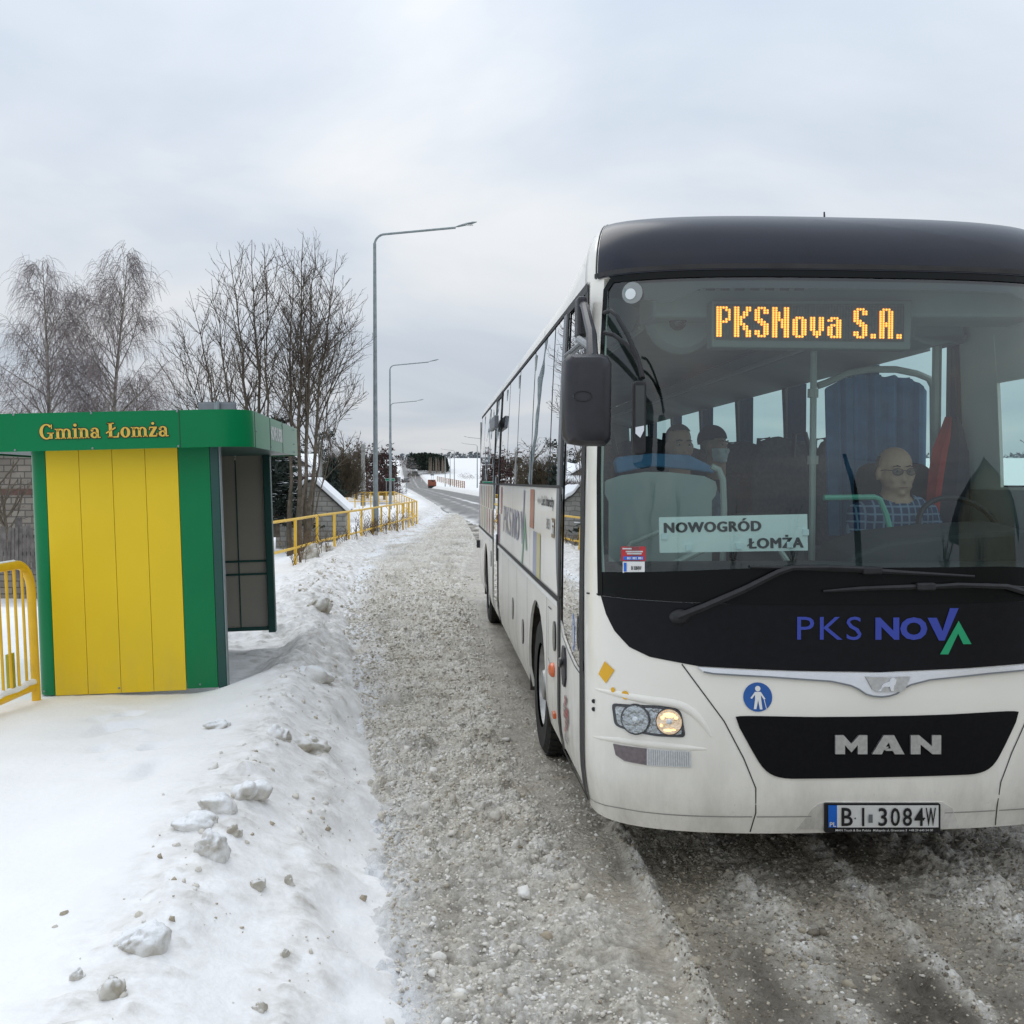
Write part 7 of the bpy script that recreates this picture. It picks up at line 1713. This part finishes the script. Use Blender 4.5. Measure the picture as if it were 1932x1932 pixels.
# ------------------------------------------------------------------ garage, houses, picket fence
Yg = 45.0
def gable(name, label, cat, pk, el, er, bl_, br_, Yd, depth, dxy, wall_m, roof_over=.25, snow=.16, parent_lab=None, door=False):
    """front gable seen head on: pixel points of peak, eaves, bases; runs back by depth along dxy"""
    P = {k: px(*v, Yd) for k, v in dict(pk=pk, el=el, er=er, bl=bl_, br=br_).items()}; o = P['bl'].copy()
    e = empty(name, o, (0, 0, 0), label, cat); bk = Vector((dxy[0], dxy[1], 0)).normalized() * depth
    q = [P[k] - o for k in ('bl', 'br', 'er', 'pk', 'el')]
    q[0].z -= 1.0; q[1].z -= 1.0
    mb = MB(); mb.add([*q, *[p + bk for p in q]], [(0, 1, 2, 3, 4), (9, 8, 7, 6, 5), (1, 6, 7, 2), (0, 4, 9, 5)]); mb.build('wall', wall_m, e)
    for a, nm in ((q[4], 0), (q[2], 1)):
        d = (a - q[3]); s_ = d.normalized(); out_ = a + s_ * roof_over; up = Vector((-s_.z, 0, s_.x)) if s_.x > 0 else Vector((s_.z, 0, -s_.x))
        f_ = -bk.normalized() * roof_over
        for t0, t1, m_, nm2, grow in ((.01, .07, M['roof_dark'], 'roof', 0), (.075, .075 + snow, M['snow'], 'roof_snow', -.03)):
            b = [q[3] + up * t0, out_ + up * t0 + s_ * grow, out_ + up * t1 + s_ * grow, q[3] + up * t1]
            mb = MB(); vs = [p + f_ * (1 + grow) for p in b] + [p + bk - f_ for p in b]
            mb.add(vs, [(0, 1, 2, 3), (7, 6, 5, 4), (0, 4, 5, 1), (1, 5, 6, 2), (2, 6, 7, 3), (3, 7, 4, 0)]); mb.build(nm2, m_, e, bevel=.03 if nm2 != 'roof' else 0)
    return e, q, bk
ga, q, bk = gable('garage', 'small block walled garage with thick snow on its roof below the bank', 'garage', (586, 907), (521, 964), (651, 966), (519, 1040), (655, 1036), Yg, 5.3, (-.12, 1), M['block'], .13)
mb = MB(); mb.box(((q[0].x + q[1].x) / 2, -.012, (q[2].z) - .75), (q[1].x - q[0].x - .06, .02, .12)); mb.build('lintel', M['concrete'], ga)
h1, q, bk = gable('farm_house', 'house with broad snowy roof behind the alder trunks', 'house', (480, 815), (390, 890), (606, 894), (390, 960), (604, 960), 80, 9, (-.1, 1), M['old_wood'])
# long snow roof slope facing the viewer
R1 = [px(u, v, Yd) for u, v, Yd in ((500, 856, 84), (606, 856, 84), (606, 893, 78), (500, 893, 78))]
o_ = R1[3].copy(); e = empty('barn', o_, (0, 0, 0), 'low dark barn under a plain sheet of snow behind the pale trunks', 'barn')
MB().add([p - o_ for p in R1] + [p - o_ + Vector((0, 0, -.25)) for p in R1], [(3, 2, 1, 0), (4, 5, 6, 7), (0, 1, 5, 4), (1, 2, 6, 5), (2, 3, 7, 6), (3, 0, 4, 7)]).build('roof', M['snow'], e)
w = R1[2] - o_; MB().box((w.x / 2, 3.0, -2.3), (w.x - .2, 5.4, 4.4)).build('wall', M['old_wood'], e)
hl_, q, bk = gable('brick_house', 'old brick house with snowy gable seen left of the shelter', 'house', (70, 806), (-90, 900), (230, 900), (-80, 1060), (220, 1060), 27, 9, (-.15, 1), M['siding'], .35, .12)
mb = MB(); zz = q[4].z * .62; mb.box(((q[0].x + q[1].x) / 2, -.012, px(30, 928, 27).z - px(-80, 1060, 27).z), (q[1].x - q[0].x - .1, .02, .16)); mb.build('brick_band', pmat('dark_brick_band', (.12, .07, .055), .9, noise=.2), hl_)
# picket fence in front of it
A_, B_ = px(-60, 1062, 20.5), px(330, 1064, 19.5); e = empty('picket_fence', A_, (0, 0, 0), 'weathered grey picket fence in the snow left of the shelter', 'fence'); d = B_ - A_; n = 52
rng = random.Random(8)
mb = MB()
for k in range(n):
    p = d * (k / n); hh = .74 + rng.uniform(-.05, .05); rot = Matrix.Rotation(rng.uniform(-.05, .05), 4, 'Y'); mb.box((p.x, p.y - .03, p.z + hh / 2 - .1), (.060, .018, hh + .2), rot)
mb.build('pickets', M['old_wood'], e)
for zz in (.18, .52): MB().box((d.x / 2, d.y / 2, d.z / 2 + zz), (d.length, .03, .06), Matrix.Rotation(math.atan2(d.y, d.x), 4, 'Z')).build('rail', M['old_wood'], e)
for k in range(5): p = d * (k / 4); MB().box((p.x, p.y + .05, p.z + .3), (.10, .10, 1.2)).build('post', M['old_wood'], e)
# shrub by the brick house
p = px(22, 1040, 23); bare(61, 'thin bare shrub against the old brick wall left of the shelter', p, 2.6, 1.2, 0, None, 'twig', None, 14, .35)

# ------------------------------------------------------------------ signs
def sign(name, label, u0, v0, u1, v1, Yd, posts, vb, face, th=.03, r=.03, extra=None):
    a, b = px(u0, v1, Yd), px(u1, v0, Yd); o = px((u0 + u1) / 2, vb, Yd); e = empty(name, o, (0, 0, 0), label, 'sign')
    w_, h_ = b.x - a.x, b.z - a.z; cz = (a.z + b.z) / 2 - o.z
    MB().box((0, 0, cz), (w_, th, h_)).build('sign_plate', face, e, bevel=.02 if w_ < 1 else .05)
    for x in posts: MB().tube([(x * w_, th * .5 + r, -.4), (x * w_, th * .5 + r, cz + h_ * .45)], r, 8).build('post', M['galv'], e, smooth=True)
    return e, w_, h_, cz
e, w_, h_, cz = sign('rear_sign', 'grey back of a road sign standing behind the shelter roof', 377, 758.5, 449, 790, 13, (0.02,), 1150, M['sign_back'])
MB().box((0, -.022, cz), (.06, .03, h_ * .9)).build('bracket', M['galv'], e)
MB().tube([(.02, -.05, cz - .4), (.02, -.05, cz + h_ * .52)], .025, 8).build('pole', M['galv'], e)
e, w_, h_, cz = sign('direction_sign', 'small green direction sign by the second lamp post', 727, 902.4, 745, 907.6, 100, (-.4, .42), 936, M['sign_green'])
fit_text('Nowogród 2', (-w_ * .44, cz - h_ * .28, w_ * .44, cz + h_ * .3), lambda x, y: Vector((x, -.02, y)), 'sign_lettering', M['sign_white'], e, .03)
MB().box((0, -.016, cz), (w_ * .98, .006, h_ * .90)).build('sign_border', M['sign_white'], e); MB().box((0, -.0185, cz), (w_ * .955, .006, h_ * .78)).build('sign_field', M['sign_green'], e)
sign('rear_sign', 'grey back of a road sign on one post beside the far road', 761.7, 902, 770.5, 908.5, 150, (0,), 928, M['sign_back'], .05, .06)
sign('rear_sign', 'larger grey sign back close to the dark oncoming car', 747.5, 900, 756, 909, 150, (-.3, .3), 930, M['sign_back'], .05, .06)

# ------------------------------------------------------------------ vehicles on the far road
p = px(815.6, 923.2, 318); tk = empty('gritter_truck', p, (0, 0, math.atan(.113)), 'orange gritter truck seen from behind on the hill road', 'truck')
mb = MB(); mb.box((0, 0, 1.75), (2.5, .3, 1.35)); mb.prism([(-1.25, 1.2), (1.25, 1.2), (1.05, 2.5), (-1.05, 2.5)], lambda x, y, d: Vector((x, .15 + d, y)), 3.6); mb.build('hopper', M['orange_truck'], tk, bevel=.05)
for zz in (1.45, 1.8, 2.15): MB().box((0, -.17, zz), (2.45, .05, .05)).build('hopper_rib', pmat('faded_orange', (.42, .17, .09), .5, noise=.1), tk)
mb = MB(); mb.box((0, 5.0, 1.9), (2.4, 1.8, 2.2)); mb.build('cab', M['orange_truck'], tk, bevel=.12)
mb = MB(); mb.box((0, 2.4, .85), (2.2, 7, .3)); mb.box((0, -.3, .75), (1.5, .5, .7)); mb.build('chassis', M['int_dark'], tk)
for x in (-.95, .95):
    for y in (.7, 4.9): mb = MB(); mb.lathe([(.3, -.15), (.5, -.15), (.5, .15), (.3, .15)], 18, (x, y, .5), 'X'); mb.build('wheel', M['tyre'], tk)
mb = MB(); mb.tube([(-.3, .2, 2.4), (-.25, .1, 4.3)], .05, 6); mb.tube([(.3, .2, 2.4), (.3, .1, 4.3)], .05, 6); mb.build('sign_mast', M['galv'], tk)
mb = MB(); mb.box((0, 0, 4.5), (1.1, .08, .45)); mb.build('warning_board', M['sign_back'], tk, bevel=.03)
mb = MB(); mb.box((.1, -.1, 2.6), (.8, .3, .35), Matrix.Rotation(.4, 4, 'Y')); mb.build('spreader', M['int_dark'], tk, bevel=.04)
for x in (-.95, .95): MB().box((x, -.2, 1.05), (.28, .05, .14)).build('tail_lamp', M['sticker_red'], tk)
p = px(747, 899, 400); cr_ = empty('oncoming_car', p, (0, 0, math.atan(.113)), 'dark oncoming car with lit headlamps on the far hill road', 'car')
mb = MB(); mb.prism([(-2.1, .35), (-2.1, .9), (-1.2, 1.0), (-.5, 1.45), (1.2, 1.45), (2.0, 1.0), (2.1, .4)], lambda x, y, d: Vector((-.88 + d, x, y)), 1.76); mb.build('body', M['black'], cr_, bevel=.08)
for x in (-.6, .6):
    MB().sphere((x, -2.12, .72), (.16, .06, .12), 10, 8).build('headlight', pmat('headlamp_lit', (1, .95, .85), .3, emit=(1, .93, .8), estr=8), cr_, smooth=True)
    for y in (-1.35, 1.35): mb = MB(); mb.lathe([(.2, -.1), (.32, -.1), (.32, .1), (.2, .1)], 14, (x * 1.3, y, .32), 'X'); mb.build('wheel', M['tyre'], cr_)
# second dark lorry on the left shoulder of the far road
p = px(815, 893, 405)
# ------------------------------------------------------------------ orange mesh fence right of the far road, marker posts
pts = []
for k in range(15): u = 825 + (876 - 825) * k / 14; Yd = 300 - 95 * k / 14; p = px(u, 907.5 + 13.5 * k / 14, Yd); pts.append(p)
e = empty('mesh_fence', pts[0], (0, 0, 0), 'orange mesh snow fence right of the far road', 'fence')
for i, p in enumerate(pts):
    MB().box(tuple(p - pts[0] + Vector((0, 0, .6))), (.18, .18, 1.6)).build('post', M['orange_truck'] if i % 4 == 2 else pmat('fence_post', (.42, .26, .14), .8, noise=.1) if i == 0 else bpy.data.materials['fence_post'], e)
    if i:
        for zz in (.25, .6, .95, 1.3): MB().tube([pts[i - 1] - pts[0] + Vector((0, 0, zz)), p - pts[0] + Vector((0, 0, zz))], .05, 4).build('mesh_band', bpy.data.materials['fence_post'], e)
def marker(label, u, v, Yd, grp):
    p = px(u, v, Yd); e = empty('marker_post', p, (0, 0, 0), label, 'marker post', grp); MB().box((0, 0, .5), (.14, .06, 1.2)).build('post', M['sign_white'], e, bevel=.01); MB().box((0, -.035, .85), (.15, .01, .2)).build('reflector', M['sticker_red'], e)
for u, v, Yd in ((784, 903, 330), (776, 893, 400), (768, 886, 470), (795, 908, 300)): marker('small white marker post at the edge of the far snowy road', u, v, Yd, 'marker posts along the far road')

# ------------------------------------------------------------------ far woods
def wood(name, label, box_fn, n, mat, Hr, Wr, dens, seed, fsz=.05):
    rng = np.random.default_rng(seed); V = []; Fc = []
    for k in range(n):
        x, y, z, H = box_fn(rng, k); W = H * rng.uniform(*Wr)
        m = dens; t = rng.random(m) ** .8; zz = z + H * (.18 + .84 * t); rad = W * np.clip(1.15 - t, .12, 1) * np.sqrt(rng.random(m)); a = rng.random(m) * 2 * math.pi
        c = np.stack([x + rad * np.cos(a), y + rad * np.sin(a), zz], -1); s = H * fsz * (.6 + rng.random(m))
        u_ = rng.normal(size=(m, 3)); u_ /= np.linalg.norm(u_, axis=1)[:, None]; w_ = rng.normal(size=(m, 3)); w_ /= np.linalg.norm(w_, axis=1)[:, None]
        b = len(V) * 1; base = sum(len(q) for q in V)
        quad_ = np.stack([c - u_ * s[:, None], c + w_ * s[:, None] * .7, c + u_ * s[:, None], c - w_ * s[:, None] * .7], 1).reshape(-1, 3); V.append(quad_)
        Fc.append(base + np.arange(m * 4).reshape(-1, 4))
    V = np.concatenate(V); Fc = np.concatenate(Fc)
    o = mesh_obj(name, V.tolist(), Fc.tolist(), mat); return tag(o, label, 'woodland', None, 'stuff')
def clumpfn(rng, k):
    u = 770 + 78 * rng.random() ** .85; Yd = 470 + 80 * rng.random(); vb = np.interp(u, [765, 800, 848], [886, 891, 893.5]); p = px(u, vb, Yd); z = gz(p.x, Yd) if k % 3 == 0 else p.z
    vt = np.interp(u, [762, 775, 800, 825, 842, 849], [870, 858, 856, 858, 863, 872]) + rng.uniform(-2.5, 7)
    return p.x, Yd, p.z - .3, px(u, vt, Yd).z - p.z
wood('pine_wood', 'dark green pine wood on the snowy hill', clumpfn, 150, M['pine'], 0, (.16, .26), 300, 1)
rng = random.Random(77); tr = []
for k in range(26):
    u = 808 + 34 * rng.random(); a, b = px(u, 893.3, 465), px(u + rng.uniform(-1, 1), 862 + 8 * rng.random(), 465); tr.append((np.array([a, a.lerp(b, .5), b]), np.array([.13, .10, .04])))
v, f = tubes_np(tr, 4); o = mesh_obj('birch_stand', v, f, pmat('pale_trunks', (.24, .19, .15), .9, noise=.2)); tag(o, 'pale slim trunks along the edge of the pine wood', 'woodland', None, 'stuff')
_lr = np.random.default_rng(5); _lx = -900 + 1900 * _lr.random(900); _ly = 930 + 120 * _lr.random(900); _lz = G(_lx, _ly)
def linefn(rng, k):
    x, y = _lx[k], _ly[k]; return x, y, _lz[k] - .5, rng.uniform(3.5, 7.5)
wood('far_treeline', 'thin grey line of woodland along the horizon', linefn, 900, M['far_wood'], 0, (.6, 1.3), 30, 2, .15)
def brushfn(rng, k):
    u = 752 + 34 * rng.random(); p = px(u, np.interp(u, [752, 786], [880, 889]), 460); return p.x, 460 + 20 * rng.random(), p.z - .3, rng.uniform(2, 6)
wood('scrub', 'bare grey scrub in front of the pine wood', brushfn, 26, pmat('grey_scrub', (.16, .145, .14), .95, noise=.2), 0, (.4, .7), 40, 3)
# heaps of brushwood lying on the right hand field
def heapfn(rng, k):
    u = 866 + 45 * rng.random(); p = px(u, 905 - 5 * rng.random(), 300); return p.x, 300 + 12 * rng.random(), p.z - .2, rng.uniform(.6, 1.6)
wood('brushwood', 'dark brushwood lying on the snowy field beyond the orange fence', heapfn, 40, M['twig'], 0, (.9, 1.8), 30, 4)

# ------------------------------------------------------------------ dry weeds along the railing, big clods of ploughed snow
wrng = random.Random(9)
def weed(seed, loc, H):
    rng = random.Random(seed); tw = []
    for k in range(rng.randrange(3, 7)):
        l_ = limb(rng, (rng.gauss(0, .08), rng.gauss(0, .08), -.05), (rng.gauss(0, .25), rng.gauss(0, .25), 1), H * (.5 + .6 * rng.random()), .008, .004, 5, .12, 0); tw.append(l_)
        for j in range(6): tw.append(limb(rng, l_[0][rng.randrange(2, 6)], side_dir(rng, np.array([0, 0, 1.]), .7), .10 + .12 * rng.random(), .005, .004, 3, .2, 0))
    v, f = tubes_np(tw, 3); o = mesh_obj('dry_weed', v, f, M['weed']); o.location = loc
    tag(o, 'dry brown weed stalks poking out of the snow along the yellow railing', 'weed', 'dry weeds in the snow along the railing'); return o
for k in range(34):
    t = wrng.random(); i = wrng.randrange(1, 12); u = tops[i][0] + (tops[i + 1][0] - tops[i][0]) * wrng.random(); Yd = .85 * F / (np.interp(u, [q[0] for q in tops], [q[1] for q in tops]) - 908) + wrng.uniform(-.6, 1.4)
    x = (u - CX) / F * Yd; weed(100 + k, (x, Yd, gz(x, Yd)), wrng.uniform(.35, .95))
def on_ground(u, v):
    d = raydir(u, v); k = 1.0 * 1.004 ** np.arange(1200); x, y, z = d.x * k, d.y * k, CAMZ + d.z * k
    i = int(np.argmax(z < G(x, y))); return Vector((x[i], y[i], z[i]))
def clod(seed, label, u, v, wpx, hpx, mat):
    p = on_ground(u, v + hpx * .3); sc_ = p.y / F; rx, rz = wpx * sc_ * .56, hpx * sc_ * .62
    rng = random.Random(seed); nu, nv = 40, 26; off = rng.random() * 50
    fs_ = []; ph = np.repeat(np.pi * np.arange(nv + 1) / nv - np.pi / 2, nu); t = np.tile(2 * np.pi * np.arange(nu) / nu, nv + 1)
    dx, dy, dz = np.cos(ph) * np.cos(t), np.cos(ph) * np.sin(t), np.sin(ph)
    r = 1 + .75 * fbm(dx * 1.1 + off + dz * .7, dy * 1.1 + off * .7 + dz, seed, 2) + .22 * fbm(dx * 4 + off + dz * 3, dy * 4 - dz * 2.3, seed + 5, 4)
    vs = np.stack([dx * rx * r, dy * rx * .9 * r, dz * rz * r], -1).tolist()
    for j in range(nv):
        for i in range(nu): fs_.append((j * nu + i, j * nu + (i + 1) % nu, (j + 1) * nu + (i + 1) % nu, (j + 1) * nu + i))
    o = mesh_obj('snow_clod', vs, fs_, mat, None, True); o.location = (p.x, p.y, p.z + rz * .02); o.rotation_euler = (0, 0, rng.random() * 6)
    tag(o, label, 'snow clod', 'clods of dirty snow along the ploughed bank')
def clod_mat(name, c1, c2, lo, hi):
    m = pmat(name, c1, .85, spec=.2, col2=c2, nscale=7, bump=.8, bscale=30, detail=8); t = m.node_tree; b = t.nodes['Principled BSDF']
    src = b.inputs['Base Color'].links[0].from_socket; g = t.nodes.new('ShaderNodeNewGeometry'); sp_ = t.nodes.new('ShaderNodeSeparateXYZ'); t.links.new(g.outputs['Normal'], sp_.inputs[0])
    mr = t.nodes.new('ShaderNodeMapRange'); mr.inputs['From Min'].default_value = lo; mr.inputs['From Max'].default_value = hi; t.links.new(sp_.outputs[2], mr.inputs[0])
    mx = t.nodes.new('ShaderNodeMixRGB'); mx.inputs[2].default_value = (.86, .87, .88, 1); t.links.new(mr.outputs[0], mx.inputs[0]); t.links.new(src, mx.inputs[1]); t.links.new(mx.outputs[0], b.inputs['Base Color']); return m
cm = clod_mat('dirty_snow_clod', (.84, .835, .82), (.42, .385, .32), .35, .95)     # fresh snow lies on the upper faces
cm2 = clod_mat('grey_snow_clod', (.74, .72, .67), (.30, .26, .19), .70, 1.1)
for i, (u, v, w_, h_, lab, m_) in enumerate(((586, 1404, 72, 38, 'widest rounded clod lying on the bank just left of the slush', cm2), (398, 1585, 66, 66, 'tall pointed clod standing on the crest of the bank', cm), (262, 1768, 76, 50, 'smooth domed clod half buried low on the crest', cm), (210, 1860, 56, 42, 'dirty brown clod nearest the bottom left of the bank', cm2),
        (410, 1515, 54, 40, 'clod on the crest just beyond the tall pointed one', cm), (470, 1485, 62, 36, 'ragged clod on the crest with a dark crumb under it', cm), (484, 1664, 34, 26, 'small grey clod alone on the right flank of the bank', cm2), (146, 1838, 26, 30, 'small clod sunk in the smooth snow at far left', cm),
        (530, 1378, 44, 30, 'upright clod on the crest left of the widest clod', cm), (366, 1547, 70, 30, 'long low clod touching the tall pointed one', cm), (406, 1365, 40, 20, 'flat clod alone on the smooth snow before the shelter', cm),
        (537, 1798, 16, 22, 'brown crumb on the slope near the bottom of the bank', cm2), (490, 1900, 24, 22, 'brown crumb closest to the camera on the slope', cm2), (545, 1662, 16, 26, 'small upright crumb on the slope above the smooth flank', cm2), (440, 1565, 30, 24, 'low grey clod right of the tall pointed one', cm2),
        (592, 1268, 60, 34, 'clod on the bank just right of the shelter post', cm), (600, 1135, 40, 26, 'clod at the foot of the bank beyond the shelter', cm2), (684, 1010, 0, 0, '', cm))):
    if w_: clod(200 + i, lab, u, v, w_, h_, m_)
for i, (u, v, w_, h_, lab) in enumerate(((585, 1040, 30, 34, 'big grey lump of ploughed snow under the second railing post'), (616, 1032, 38, 28, 'wide grey lump of ploughed snow under the third railing post'))): clod(300 + i, lab, u, v, w_, h_, cm2)

# ------------------------------------------------------------------ loose crumbs of snow and slush: uncounted, one object for the bank and one for the lay-by
_t5 = (1 + 5 ** .5) / 2
_iv = np.array([(-1, _t5, 0), (1, _t5, 0), (-1, -_t5, 0), (1, -_t5, 0), (0, -1, _t5), (0, 1, _t5), (0, -1, -_t5), (0, 1, -_t5), (_t5, 0, -1), (_t5, 0, 1), (-_t5, 0, -1), (-_t5, 0, 1)]); _iv /= np.linalg.norm(_iv[0])
_if = np.array([(0, 11, 5), (0, 5, 1), (0, 1, 7), (0, 7, 10), (0, 10, 11), (1, 5, 9), (5, 11, 4), (11, 10, 2), (10, 7, 6), (7, 1, 8), (3, 9, 4), (3, 4, 2), (3, 2, 6), (3, 6, 8), (3, 8, 9), (4, 9, 5), (2, 4, 11), (6, 2, 10), (8, 6, 7), (9, 8, 1)])
def crumbs(name, label, x, y, z, r, mats, midx, seed):
    rng = np.random.default_rng(seed); n = len(x)
    sc_ = r[:, None, None] * rng.uniform(.6, 1.25, (n, 1, 3)) * np.array([1, 1, .8]); v = _iv[None] * sc_ * rng.uniform(.5, 1.4, (n, 12, 1))
    a = rng.random(n) * 6.28; c, s_ = np.cos(a)[:, None], np.sin(a)[:, None]
    v = np.stack([v[..., 0] * c - v[..., 1] * s_ + x[:, None], v[..., 0] * s_ + v[..., 1] * c + y[:, None], v[..., 2] + z[:, None]], -1).reshape(-1, 3)
    f = (_if[None] + 12 * np.arange(n)[:, None, None]).reshape(-1, 3)
    me = bpy.data.meshes.new(name); me.vertices.add(len(v)); me.vertices.foreach_set('co', v.ravel()); me.loops.add(f.size); me.loops.foreach_set('vertex_index', f.ravel().astype(np.int32))
    me.polygons.add(len(f)); me.polygons.foreach_set('loop_start', np.arange(0, f.size, 3, dtype=np.int32)); me.update(calc_edges=True)
    for m_ in mats: me.materials.append(m_)
    me.polygons.foreach_set('material_index', np.repeat(midx, 20).astype(np.int32)); me.polygons.foreach_set('use_smooth', np.ones(len(f), bool)); me.update()
    o = bpy.data.objects.new(name, me); COL.objects.link(o); return tag(o, label, 'snow crumbs', None, 'stuff')
_r = np.random.default_rng(12)
n = 1500; y = 2.8 + 20 * _r.random(n) ** 1.6; k = _r.random(n); tc0 = np.interp(y, [0, 3, 4.5, 8.5, 11, 14, 25], [-.9, -.88, -.78, -.52, -.34, -.45, -.6])
t = np.where(k < .35, tc0 + _r.normal(0, .14, n), np.where(k < .62, tc0 * .42 + _r.normal(0, .09, n), np.where(k < .85, .06 + _r.normal(0, .14, n), tc0 * _r.random(n))))
keep = (fbm(y * 1.6, t * 2.2, 66, 3) > -.02) | (_r.random(n) < .15); y, t = y[keep], t[keep]; x = t + E(y); n = len(x)
r = .004 + .024 * _r.random(n) ** 3.4 + .014 * np.clip((y - 7) / 10, 0, 1)
crumb_m = [clod_mat('crumb_pale', (.84, .825, .785), (.64, .60, .53), .9, 1.7), clod_mat('crumb_grey', (.76, .725, .655), (.53, .48, .395), 1.0, 2.0), clod_mat('crumb_brown', (.52, .46, .36), (.34, .28, .205), 1.2, 2.0)]
crumbs('snow_crumbs', 'small dirty crumbs of ploughed snow strewn over the bank', x, y, G(x, y) + r * .1, r, crumb_m, _r.choice(3, n, p=[.42, .43, .15]), 3)
n = 70000; y = 2.9 + 19.0 * _r.random(n) ** 2.6; tt = _r.random(n); x = E(y) + .02 + tt * np.interp(y, [2.9, 4.5, 5.5, 12.5, 22], [3.4, 3.2, 1.25, 1.75, 2.6])
h_, wh_, we_, dk_, cv_, t_ = L(x, y); keep = (_r.random(n) < np.clip(.02 + wh_ ** 2 * 1.0 - dk_ * .4, 0, 1) * np.where(x + RUT * y > .9, .25, 1.0) * np.interp(y, [8, 22], [1, .35])) & (h_ > -.05) & (fbm(x * 2.2, y * 2.2, 67, 3) > -.26); x, y, h_, wh_ = x[keep], y[keep], h_[keep], wh_[keep]; n = len(x)
r = .0042 + .0105 * _r.random(n) ** 2.2 + .030 * (_r.random(n) < .012) * _r.random(n) + .0010 * np.clip(y - 5, 0, 10)
crumbs('slush_crumbs', 'grains and lumps of grey slush covering the lay-by', x, y, h_ + r * .0, r, crumb_m, _r.choice(3, n, p=[.48, .48, .04]), 4)

n = 26000; y = 2.95 + 2.9 * _r.random(n) ** 1.3; x = -RUT * y + .92 + 2.6 * _r.random(n); h_, wh_, we_, dk_, cv_, t_ = L(x, y); keep = _r.random(n) < np.clip(.95 - dk_ * .75, 0, 1); x, y, h_ = x[keep], y[keep], h_[keep]; n = len(x)
r = .0035 + .0075 * _r.random(n) ** 2.4 + .018 * (_r.random(n) < .012) * _r.random(n)
gm = [clod_mat('grit_tan', (.50, .445, .35), (.34, .295, .225), 1.2, 2.4), clod_mat('grit_dark', (.26, .225, .175), (.14, .12, .095), 1.4, 2.6), clod_mat('grit_pale', (.66, .62, .55), (.46, .42, .35), 1.1, 2.2)]
crumbs('rut_grit', 'brown gritty slush crumbs between the tyre ruts before the bus', x, y, h_ + r * .05, r, gm, _r.choice(3, n, p=[.52, .32, .16]), 6)

# ------------------------------------------------------------------ beyond the right of the frame and behind the camera: what the panes mirror and let through
def far_row(seed, label, x, y, H): return bare(seed, label, Vector((x, y, gz(x, y))), H, H * .42, 0, None, 'twig', 'bare trees across the road', 18, .9)
for k, (x, y, H) in enumerate(((16, 17, 5.5), (21, 24, 6.5), (18, 34, 5.5), (27, 44, 7), (20, 55, 6), (26, 72, 7), (34, 30, 7.5), (30, 95, 7))):
    far_row(400 + k, 'bare tree across the road, seen through the bus windows', x, y, H)
pts = [(11.0 - .113 * y, y, gz(11.0 - .113 * y, y)) for y in np.arange(10, 34, 2.0)]
railing('yellow_railing', 'yellow railing across the road glimpsed through the driver window', pts, 1.1, .42)
# reflected in the windscreen: pole, gable house, railing and shrubs on the far side behind the viewer
pb = Vector((17.5, -26, gz(17.5, -26))); e = empty('utility_pole', pb, (0, 0, 0), 'wooden utility pole mirrored in the bus windscreen', 'utility pole')
MB().tube([(0, 0, -.4), (-.4, 0, 10.8)], [.19, .13], 10).build('shaft', M['int_dark'], e, smooth=True)
MB().tube([(-.38, 0, 10.2), (6, -2, 10.0), (13, -4, 11.2), (22, -7, 14)], .018, 5).build('wire', M['ink'], e)
hb_ = Vector((28, -21, gz(28, -21))); e = empty('gable_house', hb_, (0, 0, math.radians(50)), 'rendered gable house mirrored in the bus windscreen', 'house')
MB().prism([(-3.2, -1), (3.2, -1), (3.2, 3.2), (0, 7.6), (-3.2, 3.2)], lambda x, y, d: Vector((x, d, y)), 9).build('wall', M['house_render'], e)
for s_ in (-1, 1): MB().prism([(0, 7.62), (s_ * 3.9, 2.3), (s_ * 3.9, 2.55), (0, 7.95)], lambda x, y, d: Vector((x, -.6 + d, y)), 10.2).build('roof', M['roof_dark'], e)
MB().box((1.2, -.02, 3.4), (.9, .04, 1.2)).build('window', M['ink'], e)
pts = [(13.5 + .12 * k * 2, -9 - 2 * k, gz(13.5, -9 - 2 * k)) for k in range(14)]
railing('yellow_railing', 'yellow railing behind the viewer mirrored in the bus windscreen', pts, 1.1, .42)
for k, (x, y, H) in enumerate(((20, -16, 3.2), (24, -27, 3.5), (15, -34, 5), (6, -38, 6), (-8, -30, 7), (-16, -22, 7))):
    bare(450 + k, 'bare shrub behind the viewer mirrored in the bus glass', Vector((x, y, gz(x, y))), H, H * .45, 0, None, 'twig', 'shrubs mirrored in the bus glass', 18, .9)
